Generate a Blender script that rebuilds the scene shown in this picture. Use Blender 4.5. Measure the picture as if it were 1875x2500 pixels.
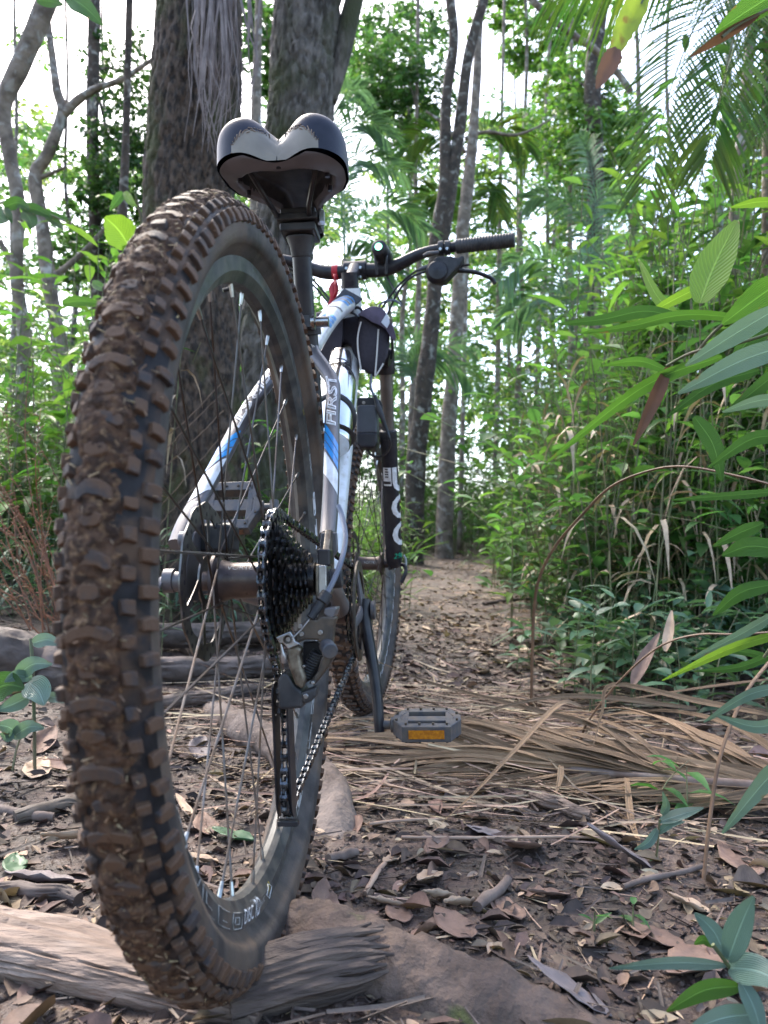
import bpy, math, random
import numpy as np
from mathutils import Vector, Matrix, noise as mnoise
for o in list(bpy.data.objects): bpy.data.objects.remove(o, do_unlink=True)
scn = bpy.context.scene
COL = scn.collection
rad = math.radians
rng = np.random.default_rng(7); random.seed(7)

# ------------------------------------------------------------------ camera, sky, sun, exposure
LEAN = 3.0                                   # the bike leans to its left; camera solved in the bike's frame
BM = Matrix.Rotation(rad(-LEAN), 4, 'X')
CW, CH, FPX = 1875.0, 2500.0, 1866.3
CP = Vector((-0.7669, -0.1935, 0.377))
yaw, pit, rol = 0.0782, 0.0700, -0.0206
cf = Vector((math.cos(pit)*math.cos(yaw), math.cos(pit)*math.sin(yaw), math.sin(pit)))
cr0 = Vector((math.sin(yaw), -math.cos(yaw), 0)); cu0 = cr0.cross(cf)
cr = math.cos(rol)*cr0 + math.sin(rol)*cu0
cu = -math.sin(rol)*cr0 + math.cos(rol)*cu0
cam_d = bpy.data.cameras.new('camera'); cam = bpy.data.objects.new('camera', cam_d); COL.objects.link(cam)
CM = Matrix(((cr.x, cu.x, -cf.x, CP.x), (cr.y, cu.y, -cf.y, CP.y), (cr.z, cu.z, -cf.z, CP.z), (0, 0, 0, 1)))
cam.matrix_world = BM @ CM
cam_d.sensor_fit = 'VERTICAL'; cam_d.sensor_height = 36.0; cam_d.sensor_width = 27.0
cam_d.lens = FPX/CH*36.0
cam_d.clip_start = 0.02; cam_d.clip_end = 500
cam_d.dof.use_dof = True; cam_d.dof.focus_distance = 1.0; cam_d.dof.aperture_fstop = 8.5
scn.camera = cam
scn.render.resolution_x = 768; scn.render.resolution_y = 1024

SUN_EL, SUN_AZ = 52.0, 35.0                  # ahead of the bike and to the left, behind the canopy
world = bpy.data.worlds.new('World'); scn.world = world; world.use_nodes = True
wn = world.node_tree.nodes; wl = world.node_tree.links; wn.clear()
sky = wn.new('ShaderNodeTexSky'); sky.sky_type = 'NISHITA'; sky.sun_disc = False
sky.sun_elevation = rad(SUN_EL); sky.sun_rotation = rad(90-SUN_AZ); sky.dust_density = 3.0; sky.air_density = 1.0; sky.ozone_density = 1.0
bg = wn.new('ShaderNodeBackground'); bg.inputs[1].default_value = 0.15
wo = wn.new('ShaderNodeOutputWorld'); wl.new(sky.outputs[0], bg.inputs[0]); wl.new(bg.outputs[0], wo.inputs[0])
sd = bpy.data.lights.new('sun', 'SUN'); sd.energy = 1.3; sd.angle = rad(12); sd.color = (1.0, 0.93, 0.82)
so = bpy.data.objects.new('sun', sd); COL.objects.link(so)
sv = Vector((math.cos(rad(SUN_EL))*math.cos(rad(SUN_AZ)), math.cos(rad(SUN_EL))*math.sin(rad(SUN_AZ)), math.sin(rad(SUN_EL))))
so.rotation_euler = sv.to_track_quat('Z', 'Y').to_euler(); so.location = sv*40
vs = scn.view_settings; vs.view_transform = 'Standard'; vs.look = 'None'; vs.gamma = 1.0; vs.use_curve_mapping = False
vs.exposure = 2.4

# ------------------------------------------------------------------ picking points in space
def ray(u, v):
    return cf + cr*((u-CW/2)/FPX) - cu*((v-CH/2)/FPX)
def P(u, v, x):                              # bike frame, at distance x along the bike
    d = ray(u, v); return CP + d*((x-CP.x)/d.x)
def D(u, v, z):                              # world frame, at depth z in front of the camera
    return BM @ (CP + ray(u, v)*z)
CWP = BM @ CP
def ground_z(x, y):
    s = max(0.0, x-1.0)
    z = 0.022*min(max((x-0.5)/0.6, 0), 1) + 0.085*(s*s/(s+2.0))
    pc = -0.25 - 0.02*x
    e = abs(y-pc)-0.5
    if e > 0: z += 0.10*min(e, 2.5)**1.2*(1.0 if x > 0.3 else 0.6)
    z += 0.03*mnoise.noise(Vector((x*0.9, y*0.9, 0.3))) + 0.012*mnoise.noise(Vector((x*4, y*4, 1.3)))*min(1, 0.4+abs(x)) + 0.005*mnoise.noise(Vector((x*17, y*17, 2.3)))+0.003*mnoise.noise(Vector((x*45, y*45, 2.3)))
    # firm, even earth where the wheels stand
    for wx, wz in ((0.0, 0.0), (1.137, 0.018)):
        k = math.exp(-((x-wx)**2+y*y)/0.02); z = z*(1-k)+wz*k
    return z
def G(u, v, lift=0.0):                       # where the line of sight meets the ground
    d = (BM.to_3x3() @ ray(u, v))
    lo, hi = 0.3, 40.0; t = lo
    while t < hi:
        p = CWP + d*t
        if p.z <= ground_z(p.x, p.y): break
        t *= 1.01
    p = CWP + d*t; return Vector((p.x, p.y, ground_z(p.x, p.y)+lift))

# ------------------------------------------------------------------ mesh helpers
ORG = {}
def link(o, parent=None):
    COL.objects.link(o)
    if parent is not None: o.parent = parent
    return o
def tag(o, label, cat, group=None):
    o['label'] = label; o['category'] = cat
    if group: o['group'] = group
    return o
def thing(name, label, cat, loc=(0, 0, 0), bike=False, group=None):
    o = bpy.data.objects.new(name, None); o.empty_display_size = 0.05; link(o)
    o.matrix_world = (BM if bike else Matrix.Identity(4)) @ Matrix.Translation(Vector(loc))
    ORG[o.name] = Vector(loc); return tag(o, label, cat, group)
def mesh_np(name, V, F, mats, parent=None, smooth=True, uv=None):
    me = bpy.data.meshes.new(name)
    V = np.asarray(V, dtype=np.float32); F = np.asarray(F, dtype=np.int32)
    me.vertices.add(len(V)); me.vertices.foreach_set('co', V.ravel())
    k = F.shape[1]; me.loops.add(F.size); me.loops.foreach_set('vertex_index', F.ravel())
    me.polygons.add(len(F)); me.polygons.foreach_set('loop_start', np.arange(0, F.size, k, dtype=np.int32))
    me.polygons.foreach_set('loop_total', np.full(len(F), k, dtype=np.int32))
    if smooth: me.polygons.foreach_set('use_smooth', np.ones(len(F), dtype=bool))
    me.update(calc_edges=True)
    me.materials.append(mats)
    o = bpy.data.objects.new(name, me); return link(o, parent)
def basis(d, ref=None):
    d = d.normalized()
    r = Vector(ref) if ref is not None else (Vector((0, 0, 1)) if abs(d.z) < 0.9 else Vector((1, 0, 0)))
    a = (r - d*r.dot(d))
    if a.length < 1e-6: a = d.orthogonal()
    a.normalize(); return a, d.cross(a)
class MB:
    def __init__(s): s.v = []; s.f = []
    def add(s, vs, fs):
        n = len(s.v); s.v += [Vector(p) for p in vs]; s.f += [tuple(i+n for i in f) for f in fs]; return s
    def tube(s, pts, r, n=8, cap=True, ref=None, flat=None):
        pts = [Vector(p) for p in pts]; m = len(pts)
        rs = [r]*m if isinstance(r, (int, float)) else list(r)
        vs, fs = [], []; a = None
        for i, p in enumerate(pts):
            d = (pts[min(i+1, m-1)]-pts[max(i-1, 0)])
            if a is None or ref is not None: a, b = basis(d, ref)
            else:
                d.normalize(); a = (a-d*a.dot(d)); a.normalize(); b = d.cross(a)
            ra = rs[i]; rb = ra if flat is None else (ra*flat if isinstance(flat, (int, float)) else flat[i])
            for k in range(n):
                t = 2*math.pi*k/n; vs.append(p + a*(rb*math.cos(t)) + b*(ra*math.sin(t)))
        for i in range(m-1):
            for k in range(n):
                fs.append((i*n+k, i*n+(k+1) % n, (i+1)*n+(k+1) % n, (i+1)*n+k))
        if cap: fs.append(tuple(range(n-1, -1, -1))); fs.append(tuple((m-1)*n+k for k in range(n)))
        return s.add(vs, fs)
    def cyl(s, p0, p1, r, n=16, r2=None):
        return s.tube([p0, p1], [r, r if r2 is None else r2], n)
    def lathe(s, prof, o, axis, n=32, ref=None, close=False):
        o = Vector(o); axis = Vector(axis).normalized(); a, b = basis(axis, ref)
        vs, fs = [], []; m = len(prof)
        for k in range(n):
            t = 2*math.pi*k/n; e = a*math.cos(t)+b*math.sin(t)
            for (r, h) in prof: vs.append(o + e*r + axis*h)
        for k in range(n):
            k2 = (k+1) % n
            for i in range(m if close else m-1):
                j = (i+1) % m; fs.append((k*m+i, k2*m+i, k2*m+j, k*m+j))
        return s.add(vs, fs)
    def box(s, c, sz, R=None):
        c = Vector(c); h = Vector(sz)/2; vs = []
        for x in (-1, 1):
            for y in (-1, 1):
                for z in (-1, 1):
                    p = Vector((x*h.x, y*h.y, z*h.z)); vs.append(c + (R @ p if R is not None else p))
        return s.add(vs, [(0, 1, 3, 2), (4, 6, 7, 5), (0, 4, 5, 1), (2, 3, 7, 6), (0, 2, 6, 4), (1, 5, 7, 3)])
    def prism(s, a, b):
        n = len(a); return s.add(list(a)+list(b), [tuple(range(n-1, -1, -1)), tuple(range(n, 2*n))] + [(i, (i+1) % n, n+(i+1) % n, n+i) for i in range(n)])
    def px(s, outline, x0, x1):              # a plate of real thickness between two distances along the bike
        a = [P(u, v, x0) for u, v in outline]; d = Vector((x1-x0, 0, 0)); return s.prism(a, [p+d for p in a])
    def strip(s, rows):                      # open grid
        n = len(rows[0]); vs = [p for r in rows for p in r]
        return s.add(vs, [(i*n+k, i*n+k+1, (i+1)*n+k+1, (i+1)*n+k) for i in range(len(rows)-1) for k in range(n-1)])
    def sphere(s, c, r, n=10, sc=(1, 1, 1)):
        prof = [(r*math.sin(math.pi*i/n), -r*math.cos(math.pi*i/n)) for i in range(n+1)]
        k = len(s.v); s.lathe(prof, (0, 0, 0), (0, 0, 1), n*2)
        for i in range(k, len(s.v)): p = s.v[i]; s.v[i] = Vector((p.x*sc[0]+c[0], p.y*sc[1]+c[1], p.z*sc[2]+c[2]))
        return s
    def build(s, name, mat, parent=None, smooth=True, bevel=0, sub=0, xf=None, label=None, angle=40):
        o0 = ORG.get(parent.name, Vector()) if parent is not None else Vector()
        vs = [xf(p) for p in s.v] if xf else s.v
        me = bpy.data.meshes.new(name); me.from_pydata([tuple(p-o0) for p in vs], [], s.f)
        me.materials.append(mat); me.update()
        o = bpy.data.objects.new(name, me); link(o, parent)
        ORG[o.name] = o0
        if smooth:
            me.polygons.foreach_set('use_smooth', [True]*len(me.polygons))
            try: me.set_sharp_from_angle(angle=rad(angle))
            except Exception: pass
        if bevel:
            b = o.modifiers.new('bevel', 'BEVEL'); b.width = bevel; b.segments = 2; b.limit_method = 'ANGLE'; b.angle_limit = rad(35)
        if sub:
            b = o.modifiers.new('sub', 'SUBSURF'); b.levels = sub; b.render_levels = sub
        if label: o['label'] = label
        return o
def spline(pts, n=8):                        # Catmull-Rom through points
    pts = [Vector(p) for p in pts]
    if len(pts) < 3: return [pts[0].lerp(pts[-1], i/n) for i in range(n+1)]
    q = [2*pts[0]-pts[1]] + pts + [2*pts[-1]-pts[-2]]; out = []
    for i in range(1, len(q)-2):
        a, b, c, d = q[i-1:i+3]
        for k in range(n):
            t = k/n; out.append(0.5*((2*b)+(c-a)*t+(2*a-5*b+4*c-d)*t*t+(3*b-a-3*c+d)*t**3))
    out.append(pts[-1]); return out
def text_mesh(txt, outline=0.0, size=1.0, shear=0.0, offset=0.0):
    c = bpy.data.curves.new('t', 'FONT'); c.body = txt; c.size = size; c.shear = shear; c.resolution_u = 3; c.offset = offset
    c.align_x = 'CENTER'; c.align_y = 'CENTER'
    if outline: c.fill_mode = 'NONE'; c.bevel_depth = outline; c.bevel_resolution = 0
    o = bpy.data.objects.new('t', c); COL.objects.link(o)
    dg = bpy.context.evaluated_depsgraph_get(); e = o.evaluated_get(dg); m = e.to_mesh()
    import bmesh
    bm_ = bmesh.new(); bm_.from_mesh(m); bmesh.ops.triangulate(bm_, faces=bm_.faces[:])
    for _ in range(3 if not outline else 0):
        ed = [x for x in bm_.edges if x.calc_length() > 0.13*size]
        if ed: bmesh.ops.subdivide_edges(bm_, edges=ed, cuts=1); bmesh.ops.triangulate(bm_, faces=[x for x in bm_.faces if len(x.verts) > 3])
    bm_.verts.index_update(); V = [v.co.copy() for v in bm_.verts]; F = [tuple(v.index for v in p.verts) for p in bm_.faces]; bm_.free()
    e.to_mesh_clear(); bpy.data.objects.remove(o, do_unlink=True); bpy.data.curves.remove(c)
    return V, F

# ------------------------------------------------------------------ materials
def mat(name, c1, c2=None, rough=0.6, metal=0.0, scale=30.0, bump=0.0, bscale=None, c3=None, scale3=8.0, amt=0.5, amt3=0.45, soft=0.12, rvar=0.0, stretch=None, spec=0.5, coat=0.0, island=0.0, trans=0.0, transcol=None, detail=5.0, emit=None):
    m = bpy.data.materials.new(name); m.use_nodes = True; nt = m.node_tree; N = nt.nodes; L = nt.links; N.clear()
    out = N.new('ShaderNodeOutputMaterial'); b = N.new('ShaderNodeBsdfPrincipled')
    b.inputs['Metallic'].default_value = metal; b.inputs['Roughness'].default_value = rough
    b.inputs['Specular IOR Level'].default_value = spec; b.inputs['Coat Weight'].default_value = coat
    geo = N.new('ShaderNodeNewGeometry'); pos = geo.outputs['Position']
    if stretch:
        mp = N.new('ShaderNodeMapping'); mp.inputs['Scale'].default_value = stretch; L.new(pos, mp.inputs[0]); pos = mp.outputs[0]
    def nz(sc, dt=detail, d=0.0):
        n = N.new('ShaderNodeTexNoise'); n.inputs['Scale'].default_value = sc; n.inputs['Detail'].default_value = dt; n.inputs['Distortion'].default_value = d
        L.new(pos, n.inputs['Vector']); return n.outputs[0]
    def ramp(f, lo, hi):
        r = N.new('ShaderNodeMapRange'); r.inputs[1].default_value = lo; r.inputs[2].default_value = hi; L.new(f, r.inputs[0]); return r.outputs[0]
    def mix(f, a, c):
        x = N.new('ShaderNodeMix'); x.data_type = 'RGBA'; L.new(f, x.inputs[0])
        for s, i in ((a, 6), (c, 7)):
            if isinstance(s, tuple): x.inputs[i].default_value = (*s, 1)
            else: L.new(s, x.inputs[i])
        return x.outputs[2]
    col = c1
    if c2 is not None:
        f = nz(scale); col = mix(ramp(f, amt-soft, amt+soft), c1, c2)
    if c3 is not None:
        f3 = nz(scale3, 6.0, 0.5); col = mix(ramp(f3, 1-amt3-0.08, 1-amt3+0.08), col, c3)
    if island:
        h = N.new('ShaderNodeHueSaturation'); L.new(ramp(geo.outputs['Random Per Island'], 0, 1), h.inputs['Fac']); h.inputs['Fac'].default_value = 1
        L.remove(h.inputs['Fac'].links[0])
        r = N.new('ShaderNodeMapRange'); r.inputs[3].default_value = 1-island; r.inputs[4].default_value = 1+island; L.new(geo.outputs['Random Per Island'], r.inputs[0])
        L.new(r.outputs[0], h.inputs['Value'])
        r2 = N.new('ShaderNodeMapRange'); r2.inputs[3].default_value = 0.5-island*0.06; r2.inputs[4].default_value = 0.5+island*0.05
        mm = N.new('ShaderNodeMath'); mm.operation = 'MULTIPLY'; mm.inputs[1].default_value = 7.31; fr = N.new('ShaderNodeMath'); fr.operation = 'FRACT'
        L.new(geo.outputs['Random Per Island'], mm.inputs[0]); L.new(mm.outputs[0], fr.inputs[0]); L.new(fr.outputs[0], r2.inputs[0]); L.new(r2.outputs[0], h.inputs['Hue'])
        if isinstance(col, tuple): h.inputs['Color'].default_value = (*col, 1)
        else: L.new(col, h.inputs['Color'])
        col = h.outputs[0]
    if isinstance(col, tuple): b.inputs['Base Color'].default_value = (*col, 1)
    else: L.new(col, b.inputs['Base Color'])
    if rvar: L.new(ramp(nz(scale*0.7+3), 0.3, 0.7), (rr := N.new('ShaderNodeMapRange')).inputs[0]); rr.inputs[3].default_value = max(0.05, rough-rvar); rr.inputs[4].default_value = min(1, rough+rvar); L.new(rr.outputs[0], b.inputs['Roughness'])
    if bump:
        bp = N.new('ShaderNodeBump'); bp.inputs['Strength'].default_value = 1.0; bp.inputs['Distance'].default_value = bump
        L.new(nz(bscale or scale*2, 6.0), bp.inputs['Height']); L.new(bp.outputs[0], b.inputs['Normal'])
    if emit:
        b.inputs['Emission Color'].default_value = (*emit[0], 1); b.inputs['Emission Strength'].default_value = emit[1]
    if trans:
        t = N.new('ShaderNodeBsdfTranslucent'); ms = N.new('ShaderNodeMixShader'); ms.inputs[0].default_value = trans
        if transcol is None and not isinstance(col, tuple):
            g = N.new('ShaderNodeMix'); g.data_type = 'RGBA'; g.blend_type = 'MULTIPLY'; g.inputs[0].default_value = 1; L.new(col, g.inputs[6]); g.inputs[7].default_value = (1.35, 1.55, 0.85, 1); L.new(g.outputs[2], t.inputs[0])
        else: t.inputs[0].default_value = (*(transcol or col), 1)
        L.new(b.outputs[0], ms.inputs[1]); L.new(t.outputs[0], ms.inputs[2]); L.new(ms.outputs[0], out.inputs[0])
    else: L.new(b.outputs[0], out.inputs[0])
    return m
MT = {}
MT['soil'] = mat('soil', (0.080, 0.049, 0.037), (0.028, 0.017, 0.012), 0.60, scale=22, bump=0.010, bscale=95, c3=(0.125, 0.080, 0.060), scale3=5, amt3=0.42, rvar=0.25, detail=12)
MT['rubber'] = mat('dusty rubber', (0.040, 0.034, 0.035), (0.072, 0.050, 0.040), 0.70, scale=90, bump=0.0006, bscale=500, c3=(0.100, 0.055, 0.033), scale3=60, amt3=0.54, spec=0.28, detail=9)
MT['rubber2'] = mat('tyre carcass', (0.026, 0.023, 0.025), (0.013, 0.011, 0.011), 0.66, scale=55, bump=0.0004, bscale=400, c3=(0.085, 0.050, 0.032), scale3=40, amt3=0.46, rvar=0.1, spec=.2)  # kept dark to paint in the shade between lugs; brown patches are mud
MT['mud'] = mat('mud', (0.098, 0.052, 0.031), (0.034, 0.019, 0.013), 0.85, scale=130, bump=0.0025, bscale=330, c3=(0.20, 0.120, 0.066), scale3=190, amt3=0.38, spec=0.25, detail=9)
MT['rim'] = mat('black rim', (0.030, 0.030, 0.031), (0.075, 0.070, 0.062), 0.42, scale=60, bump=0.0002, bscale=600, c3=(0.11, 0.085, 0.065), scale3=25, amt3=0.38, rvar=0.12, spec=0.5)
MT['steel'] = mat('steel', (0.45, 0.45, 0.46), (0.30, 0.29, 0.29), 0.32, 1.0, scale=60, rvar=0.1)
MT['spoke'] = mat('spoke steel', (0.075, 0.072, 0.075), (0.07, 0.048, 0.034), 0.34, 0.75, scale=25)
MT['spokemud'] = mat('muddy spoke', (0.135, 0.080, 0.046), (0.15, 0.13, 0.12), 0.6, 0.2, scale=40)
MT['nipple'] = mat('nipple brass', (0.45, 0.45, 0.43), (0.30, 0.27, 0.24), 0.3, 0.9, scale=90)
MT['hub'] = mat('muddy hub', (0.055, 0.040, 0.040), (0.095, 0.066, 0.054), 0.38, 0.35, scale=45, bump=0.0002, bscale=300, rvar=0.12)
MT['black'] = mat('black paint', (0.014, 0.013, 0.018), (0.030, 0.027, 0.029), 0.36, scale=40, rvar=0.1, spec=0.3, c3=(0.09, 0.065, 0.05), scale3=75, amt3=0.25)
MT['blackm'] = mat('black plastic', (0.020, 0.020, 0.023), (0.045, 0.042, 0.043), 0.5, scale=50, bump=0.0002, bscale=500, spec=.3)
MT['greyblack'] = mat('worn pedal resin', (0.055, 0.057, 0.068), (0.10, 0.085, 0.075), 0.55, scale=60, bump=0.0004, bscale=300, c3=(0.15, 0.10, 0.07), scale3=30, amt3=0.33)
MT['cog'] = mat('oily sprocket steel', (0.050, 0.050, 0.054), (0.025, 0.022, 0.020), 0.26, 0.85, scale=80, rvar=0.1)
MT['chain'] = mat('oily chain', (0.16, 0.17, 0.19), (0.030, 0.028, 0.027), 0.24, 0.9, scale=150, amt=0.52, rvar=0.1)
MT['disc'] = mat('brake disc steel', (0.20, 0.195, 0.19), (0.10, 0.085, 0.075), 0.42, 0.85, scale=40)
MT['alloy'] = mat('grey painted frame', (0.135, 0.126, 0.134), (0.105, 0.097, 0.102), 0.46, 0.35, scale=14, coat=0.1, c3=(0.22, 0.16, 0.12), scale3=26, amt3=0.27)
MT['white'] = mat('white paint', (0.62, 0.62, 0.63), (0.46, 0.43, 0.40), 0.3, scale=40, coat=0.3, amt=0.6, c3=(0.20, 0.14, 0.10), scale3=70, amt3=0.27)
MT['blue'] = mat('blue paint', (0.02, 0.26, 0.62), (0.03, 0.20, 0.48), 0.3, scale=30, coat=0.3)
MT['letter'] = mat('letter white', (0.70, 0.70, 0.72), (0.52, 0.50, 0.50), 0.5, scale=90)
MT['letterdim'] = mat('worn print', (0.40, 0.38, 0.36), (0.13, 0.12, 0.11), 0.5, scale=160, amt=0.55)
MT['yellow'] = mat('yellow print', (0.62, 0.47, 0.04), (0.30, 0.23, 0.04), 0.5, scale=200)
MT['green'] = mat('green print', (0.01, 0.38, 0.22), None, 0.5)
MT['chrome'] = mat('brushed stainless', (0.72, 0.71, 0.70), (0.60, 0.59, 0.58), 0.16, 1.0, scale=12, rvar=0.05)
MT['bronze'] = mat('grimy derailleur alloy', (0.25, 0.215, 0.165), (0.085, 0.062, 0.045), 0.42, 0.55, scale=75, bump=0.0003, bscale=300, amt=0.47)
MT['dirtymetal'] = mat('dirty dark metal', (0.050, 0.042, 0.037), (0.10, 0.075, 0.055), 0.5, 0.4, scale=70, bump=0.0003, bscale=250)
MT['leather'] = mat('blue black leatherette', (0.012, 0.013, 0.026), (0.018, 0.019, 0.034), 0.46, scale=60, bump=0.0002, bscale=900, spec=.28)
MT['cream'] = mat('cream leatherette', (0.235, 0.20, 0.160), (0.19, 0.16, 0.13), 0.42, scale=25, bump=0.0002, bscale=700)
MT['greyplastic'] = mat('grey plastic', (0.130, 0.122, 0.135), (0.105, 0.098, 0.105), 0.5, scale=40)
MT['thread'] = mat('stitching', (0.30, 0.22, 0.17), None, 0.8)
MT['cloth'] = mat('black purple nylon', (0.026, 0.020, 0.030), (0.018, 0.014, 0.022), 0.75, scale=200, bump=0.0006, bscale=900)
MT['clothtop'] = mat('faded purple nylon', (0.065, 0.045, 0.070), (0.048, 0.034, 0.052), 0.8, scale=60, bump=0.0005, bscale=900)
MT['piping'] = mat('pale piping', (0.50, 0.47, 0.44), None, 0.7)
MT['reflect'] = mat('grey reflective strip', (0.46, 0.46, 0.49), None, 0.45)
MT['strap'] = mat('black strap webbing', (0.022, 0.024, 0.032), (0.035, 0.037, 0.048), 0.6, scale=120, bump=0.0005, bscale=700)
MT['ribbon'] = mat('red ribbon', (0.50, 0.012, 0.025), (0.36, 0.008, 0.02), 0.55, scale=30, trans=0.25)
MT['battery'] = mat('grey black battery case', (0.050, 0.052, 0.066), (0.040, 0.042, 0.052), 0.38, scale=30)
MT['stanchion'] = mat('stanchion grey', (0.17, 0.155, 0.145), (0.12, 0.105, 0.095), 0.3, 0.6, scale=20)
MT['amber'] = mat('amber reflector', (0.55, 0.20, 0.008), (0.38, 0.12, 0.006), 0.25, scale=220, bump=0.0006, bscale=700)
MT['amberdark'] = mat('muddy reflector', (0.16, 0.06, 0.02), (0.09, 0.05, 0.03), 0.5, scale=100)
MT['lamp'] = mat('green lit button', (0.2, 0.6, 0.4), None, 0.3, emit=((0.25, 0.95, 0.6), 0.9))
MT['cable'] = mat('black cable', (0.018, 0.018, 0.022), None, 0.32)
MT['cablegrey'] = mat('grey cable', (0.12, 0.13, 0.17), None, 0.3)
# ================================================================== THE BICYCLE
R = 0.365
bike = thing('mountain_bike', 'muddy grey, white and blue mountain bike seen from behind on the trail', 'bicycle', (0, 0, 0), True)
A = Vector((0, 0, R)); BB = Vector((0.446, 0, 0.307))
HA = rad(70.5); hd = Vector((math.cos(HA), 0, -math.sin(HA))); pf = Vector((math.sin(HA), 0, math.cos(HA)))
FA = Vector((1.139, 0, R+0.018)); FO = FA - 0.044*pf
STEER = -0.1066
SR = Matrix.Translation(FO) @ Matrix.Rotation(STEER, 4, -hd) @ Matrix.Translation(-FO)
S = lambda p: SR @ Vector(p)

def empty_part(name, parent):
    o = bpy.data.objects.new(name, None); o.empty_display_size = 0.02; link(o, parent); ORG[o.name] = ORG.get(parent.name, Vector()); return o

# ---- wheels
RIMP = [(0.3140, -0.0128), (0.3000, -0.0128), (0.2905, -0.0065), (0.2885, 0.0), (0.2905, 0.0065), (0.3000, 0.0128), (0.3140, 0.0128), (0.3135, 0.0105), (0.3080, 0.0098), (0.3080, -0.0098), (0.3135, -0.0105)]
_h = [(0.3118, 0.0112), (0.3150, 0.0150), (0.3190, 0.0188), (0.3225, 0.0222), (0.3232, 0.0240), (0.3290, 0.0262), (0.3365, 0.0272), (0.3430, 0.0264), (0.3490, 0.0236), (0.3540, 0.0188), (0.3580, 0.0118), (0.3602, 0.0055)]
TYREP = [(r, -h) for r, h in _h[7:]] + [(0.3608, 0)] + [(r, h) for r, h in reversed(_h[7:])]
SIDEP = [(r, h) for r, h in _h[:8]]
def tread(s, a, h):
    t = s/0.361; r = 0.3345+(0.0265+h)*math.cos(a); return Vector((r*math.cos(t), -(0.0268+h)*math.sin(a), r*math.sin(t)))
def block(prof, hgt, tap=0.0009):            # prof: list of (a, s0, s1)
    m = MB(); lo, hi = [], []
    n = len(prof); k = tap
    for i, (a, s0, s1) in enumerate(prof):
        ai = a + (k/0.029 if i == 0 else (-k/0.029 if i == n-1 else 0))
        lo.append((tread(s0-k, a, -0.0008), tread(s1+k, a, -0.0008))); hi.append((tread(s0, ai, hgt), tread(s1, ai, hgt)))
    vs = [p for q in lo for p in q]+[p for q in hi for p in q]; o = 2*n; fs = []
    for i in range(n-1):
        fs += [(o+2*i, o+2*i+1, o+2*i+3, o+2*i+2), (2*i, o+2*i, o+2*i+2, 2*i+2), (2*i+1, 2*i+3, o+2*i+3, o+2*i+1)]
    fs += [(0, 1, o+1, o), (2*n-2, o+2*n-2, o+2*n-1, 2*n-1)]
    return m.add(vs, fs)
wide = lambda j: block([(-0.43, 0.0008, 0.0062), (-0.30, -0.0018, 0.0070), (-0.17, -0.0032, 0.0046), (-0.06, -0.0044, 0.0040), (0.06, -0.0044, 0.0040), (0.17, -0.0032, 0.0046), (0.30, -0.0018, 0.0070), (0.43, 0.0008, 0.0062)], 0.0050+j)
small = lambda j: block([(-0.22, -0.0022, 0.0022), (-0.11, -0.0046, 0.0042), (0.11, -0.0046, 0.0042), (0.22, -0.0022, 0.0022)], 0.0048+j)
def inter(sg, j): return block([(sg*0.55, -0.0036, 0.0028), (sg*0.70, -0.0044, 0.0036), (sg*0.87, -0.0030, 0.0040)][::sg], 0.0043+j)
def shoulder(sg, j): return block([(sg*0.94, -0.0044, 0.0024), (sg*1.16, -0.0046, 0.0032), (sg*1.40, -0.0036, 0.0036)][::sg], 0.0048+j)
NP = 57; PITCH = 2*math.pi/NP
LAY = []
for i in range(NP):
    t = i*PITCH
    LAY += [('wide', t), ('small', t+PITCH*0.5)]
    for sg in (1, -1):
        LAY += [(('inter', sg), t+PITCH*0.22), (('inter', sg), t+PITCH*0.70), (('shoulder', sg), t+PITCH*0.02), (('shoulder', sg), t+PITCH*0.50)]
def blockmb(k):
    return wide(0) if k == 'wide' else small(0) if k == 'small' else (inter(k[1], 0) if k[0] == 'inter' else shoulder(k[1], 0))

# rear tyre with every lug of its own
def lathe_tyre(C):
    return MB().lathe(TYREP, C, (0, 1, 0), 200, ref=(1, 0, 0))
def sidewalls(C, parent, xf=None):
    for sg in (-1, 1): MB().lathe([(r, sg*h) for r, h in SIDEP], C, (0, 1, 0), 200, ref=(1, 0, 0)).build('sidewall', MT['sidewall'], parent, xf=xf, angle=60)
MT['sidewall'] = mat('dusty tyre wall', (0.075, 0.062, 0.055), (0.040, 0.033, 0.030), 0.65, scale=45, bump=0.0004, bscale=300, c3=(0.110, 0.078, 0.057), scale3=14, amt3=0.45, rvar=0.12, spec=.3)
rear_tyre = lathe_tyre(A).build('rear_tyre', MT['rubber2'], bike, label='muddy knobbly rear tyre')
sidewalls(A, rear_tyre)
def jitter_mesh(me):
    m2 = me.copy(); c = sum((v.co for v in m2.vertices), Vector())/len(m2.vertices); s = Vector((random.uniform(.996, 1.001), random.uniform(.86, 1.08), random.uniform(.84, 1.12)))
    for v in m2.vertices:
        d = v.co-c; v.co = c+Vector((d.x*s.x, d.y*s.y, d.z*s.z))+Vector((random.gauss(0, .00025), random.gauss(0, .0005), random.gauss(0, .0005)))
    return m2
protos = {}
scored = []
for k, t in LAY:
    a0 = 0 if k in ('wide', 'small') else (0.7 if k[0] == 'inter' else 1.14)*k[1]
    n = tread(0, a0, 0.004); q = Matrix.Rotation(-t, 4, 'Y')
    pos = A + q @ n; ctr = A + q @ Vector((0.3345, 0, 0)); nrm = (pos-ctr).normalized(); vd = CP-pos
    scored.append((vd.length + (0 if nrm.dot(vd.normalized()) > -0.12 else 10), k, t))
scored.sort(key=lambda e: e[0])
rest = MB()
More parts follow.
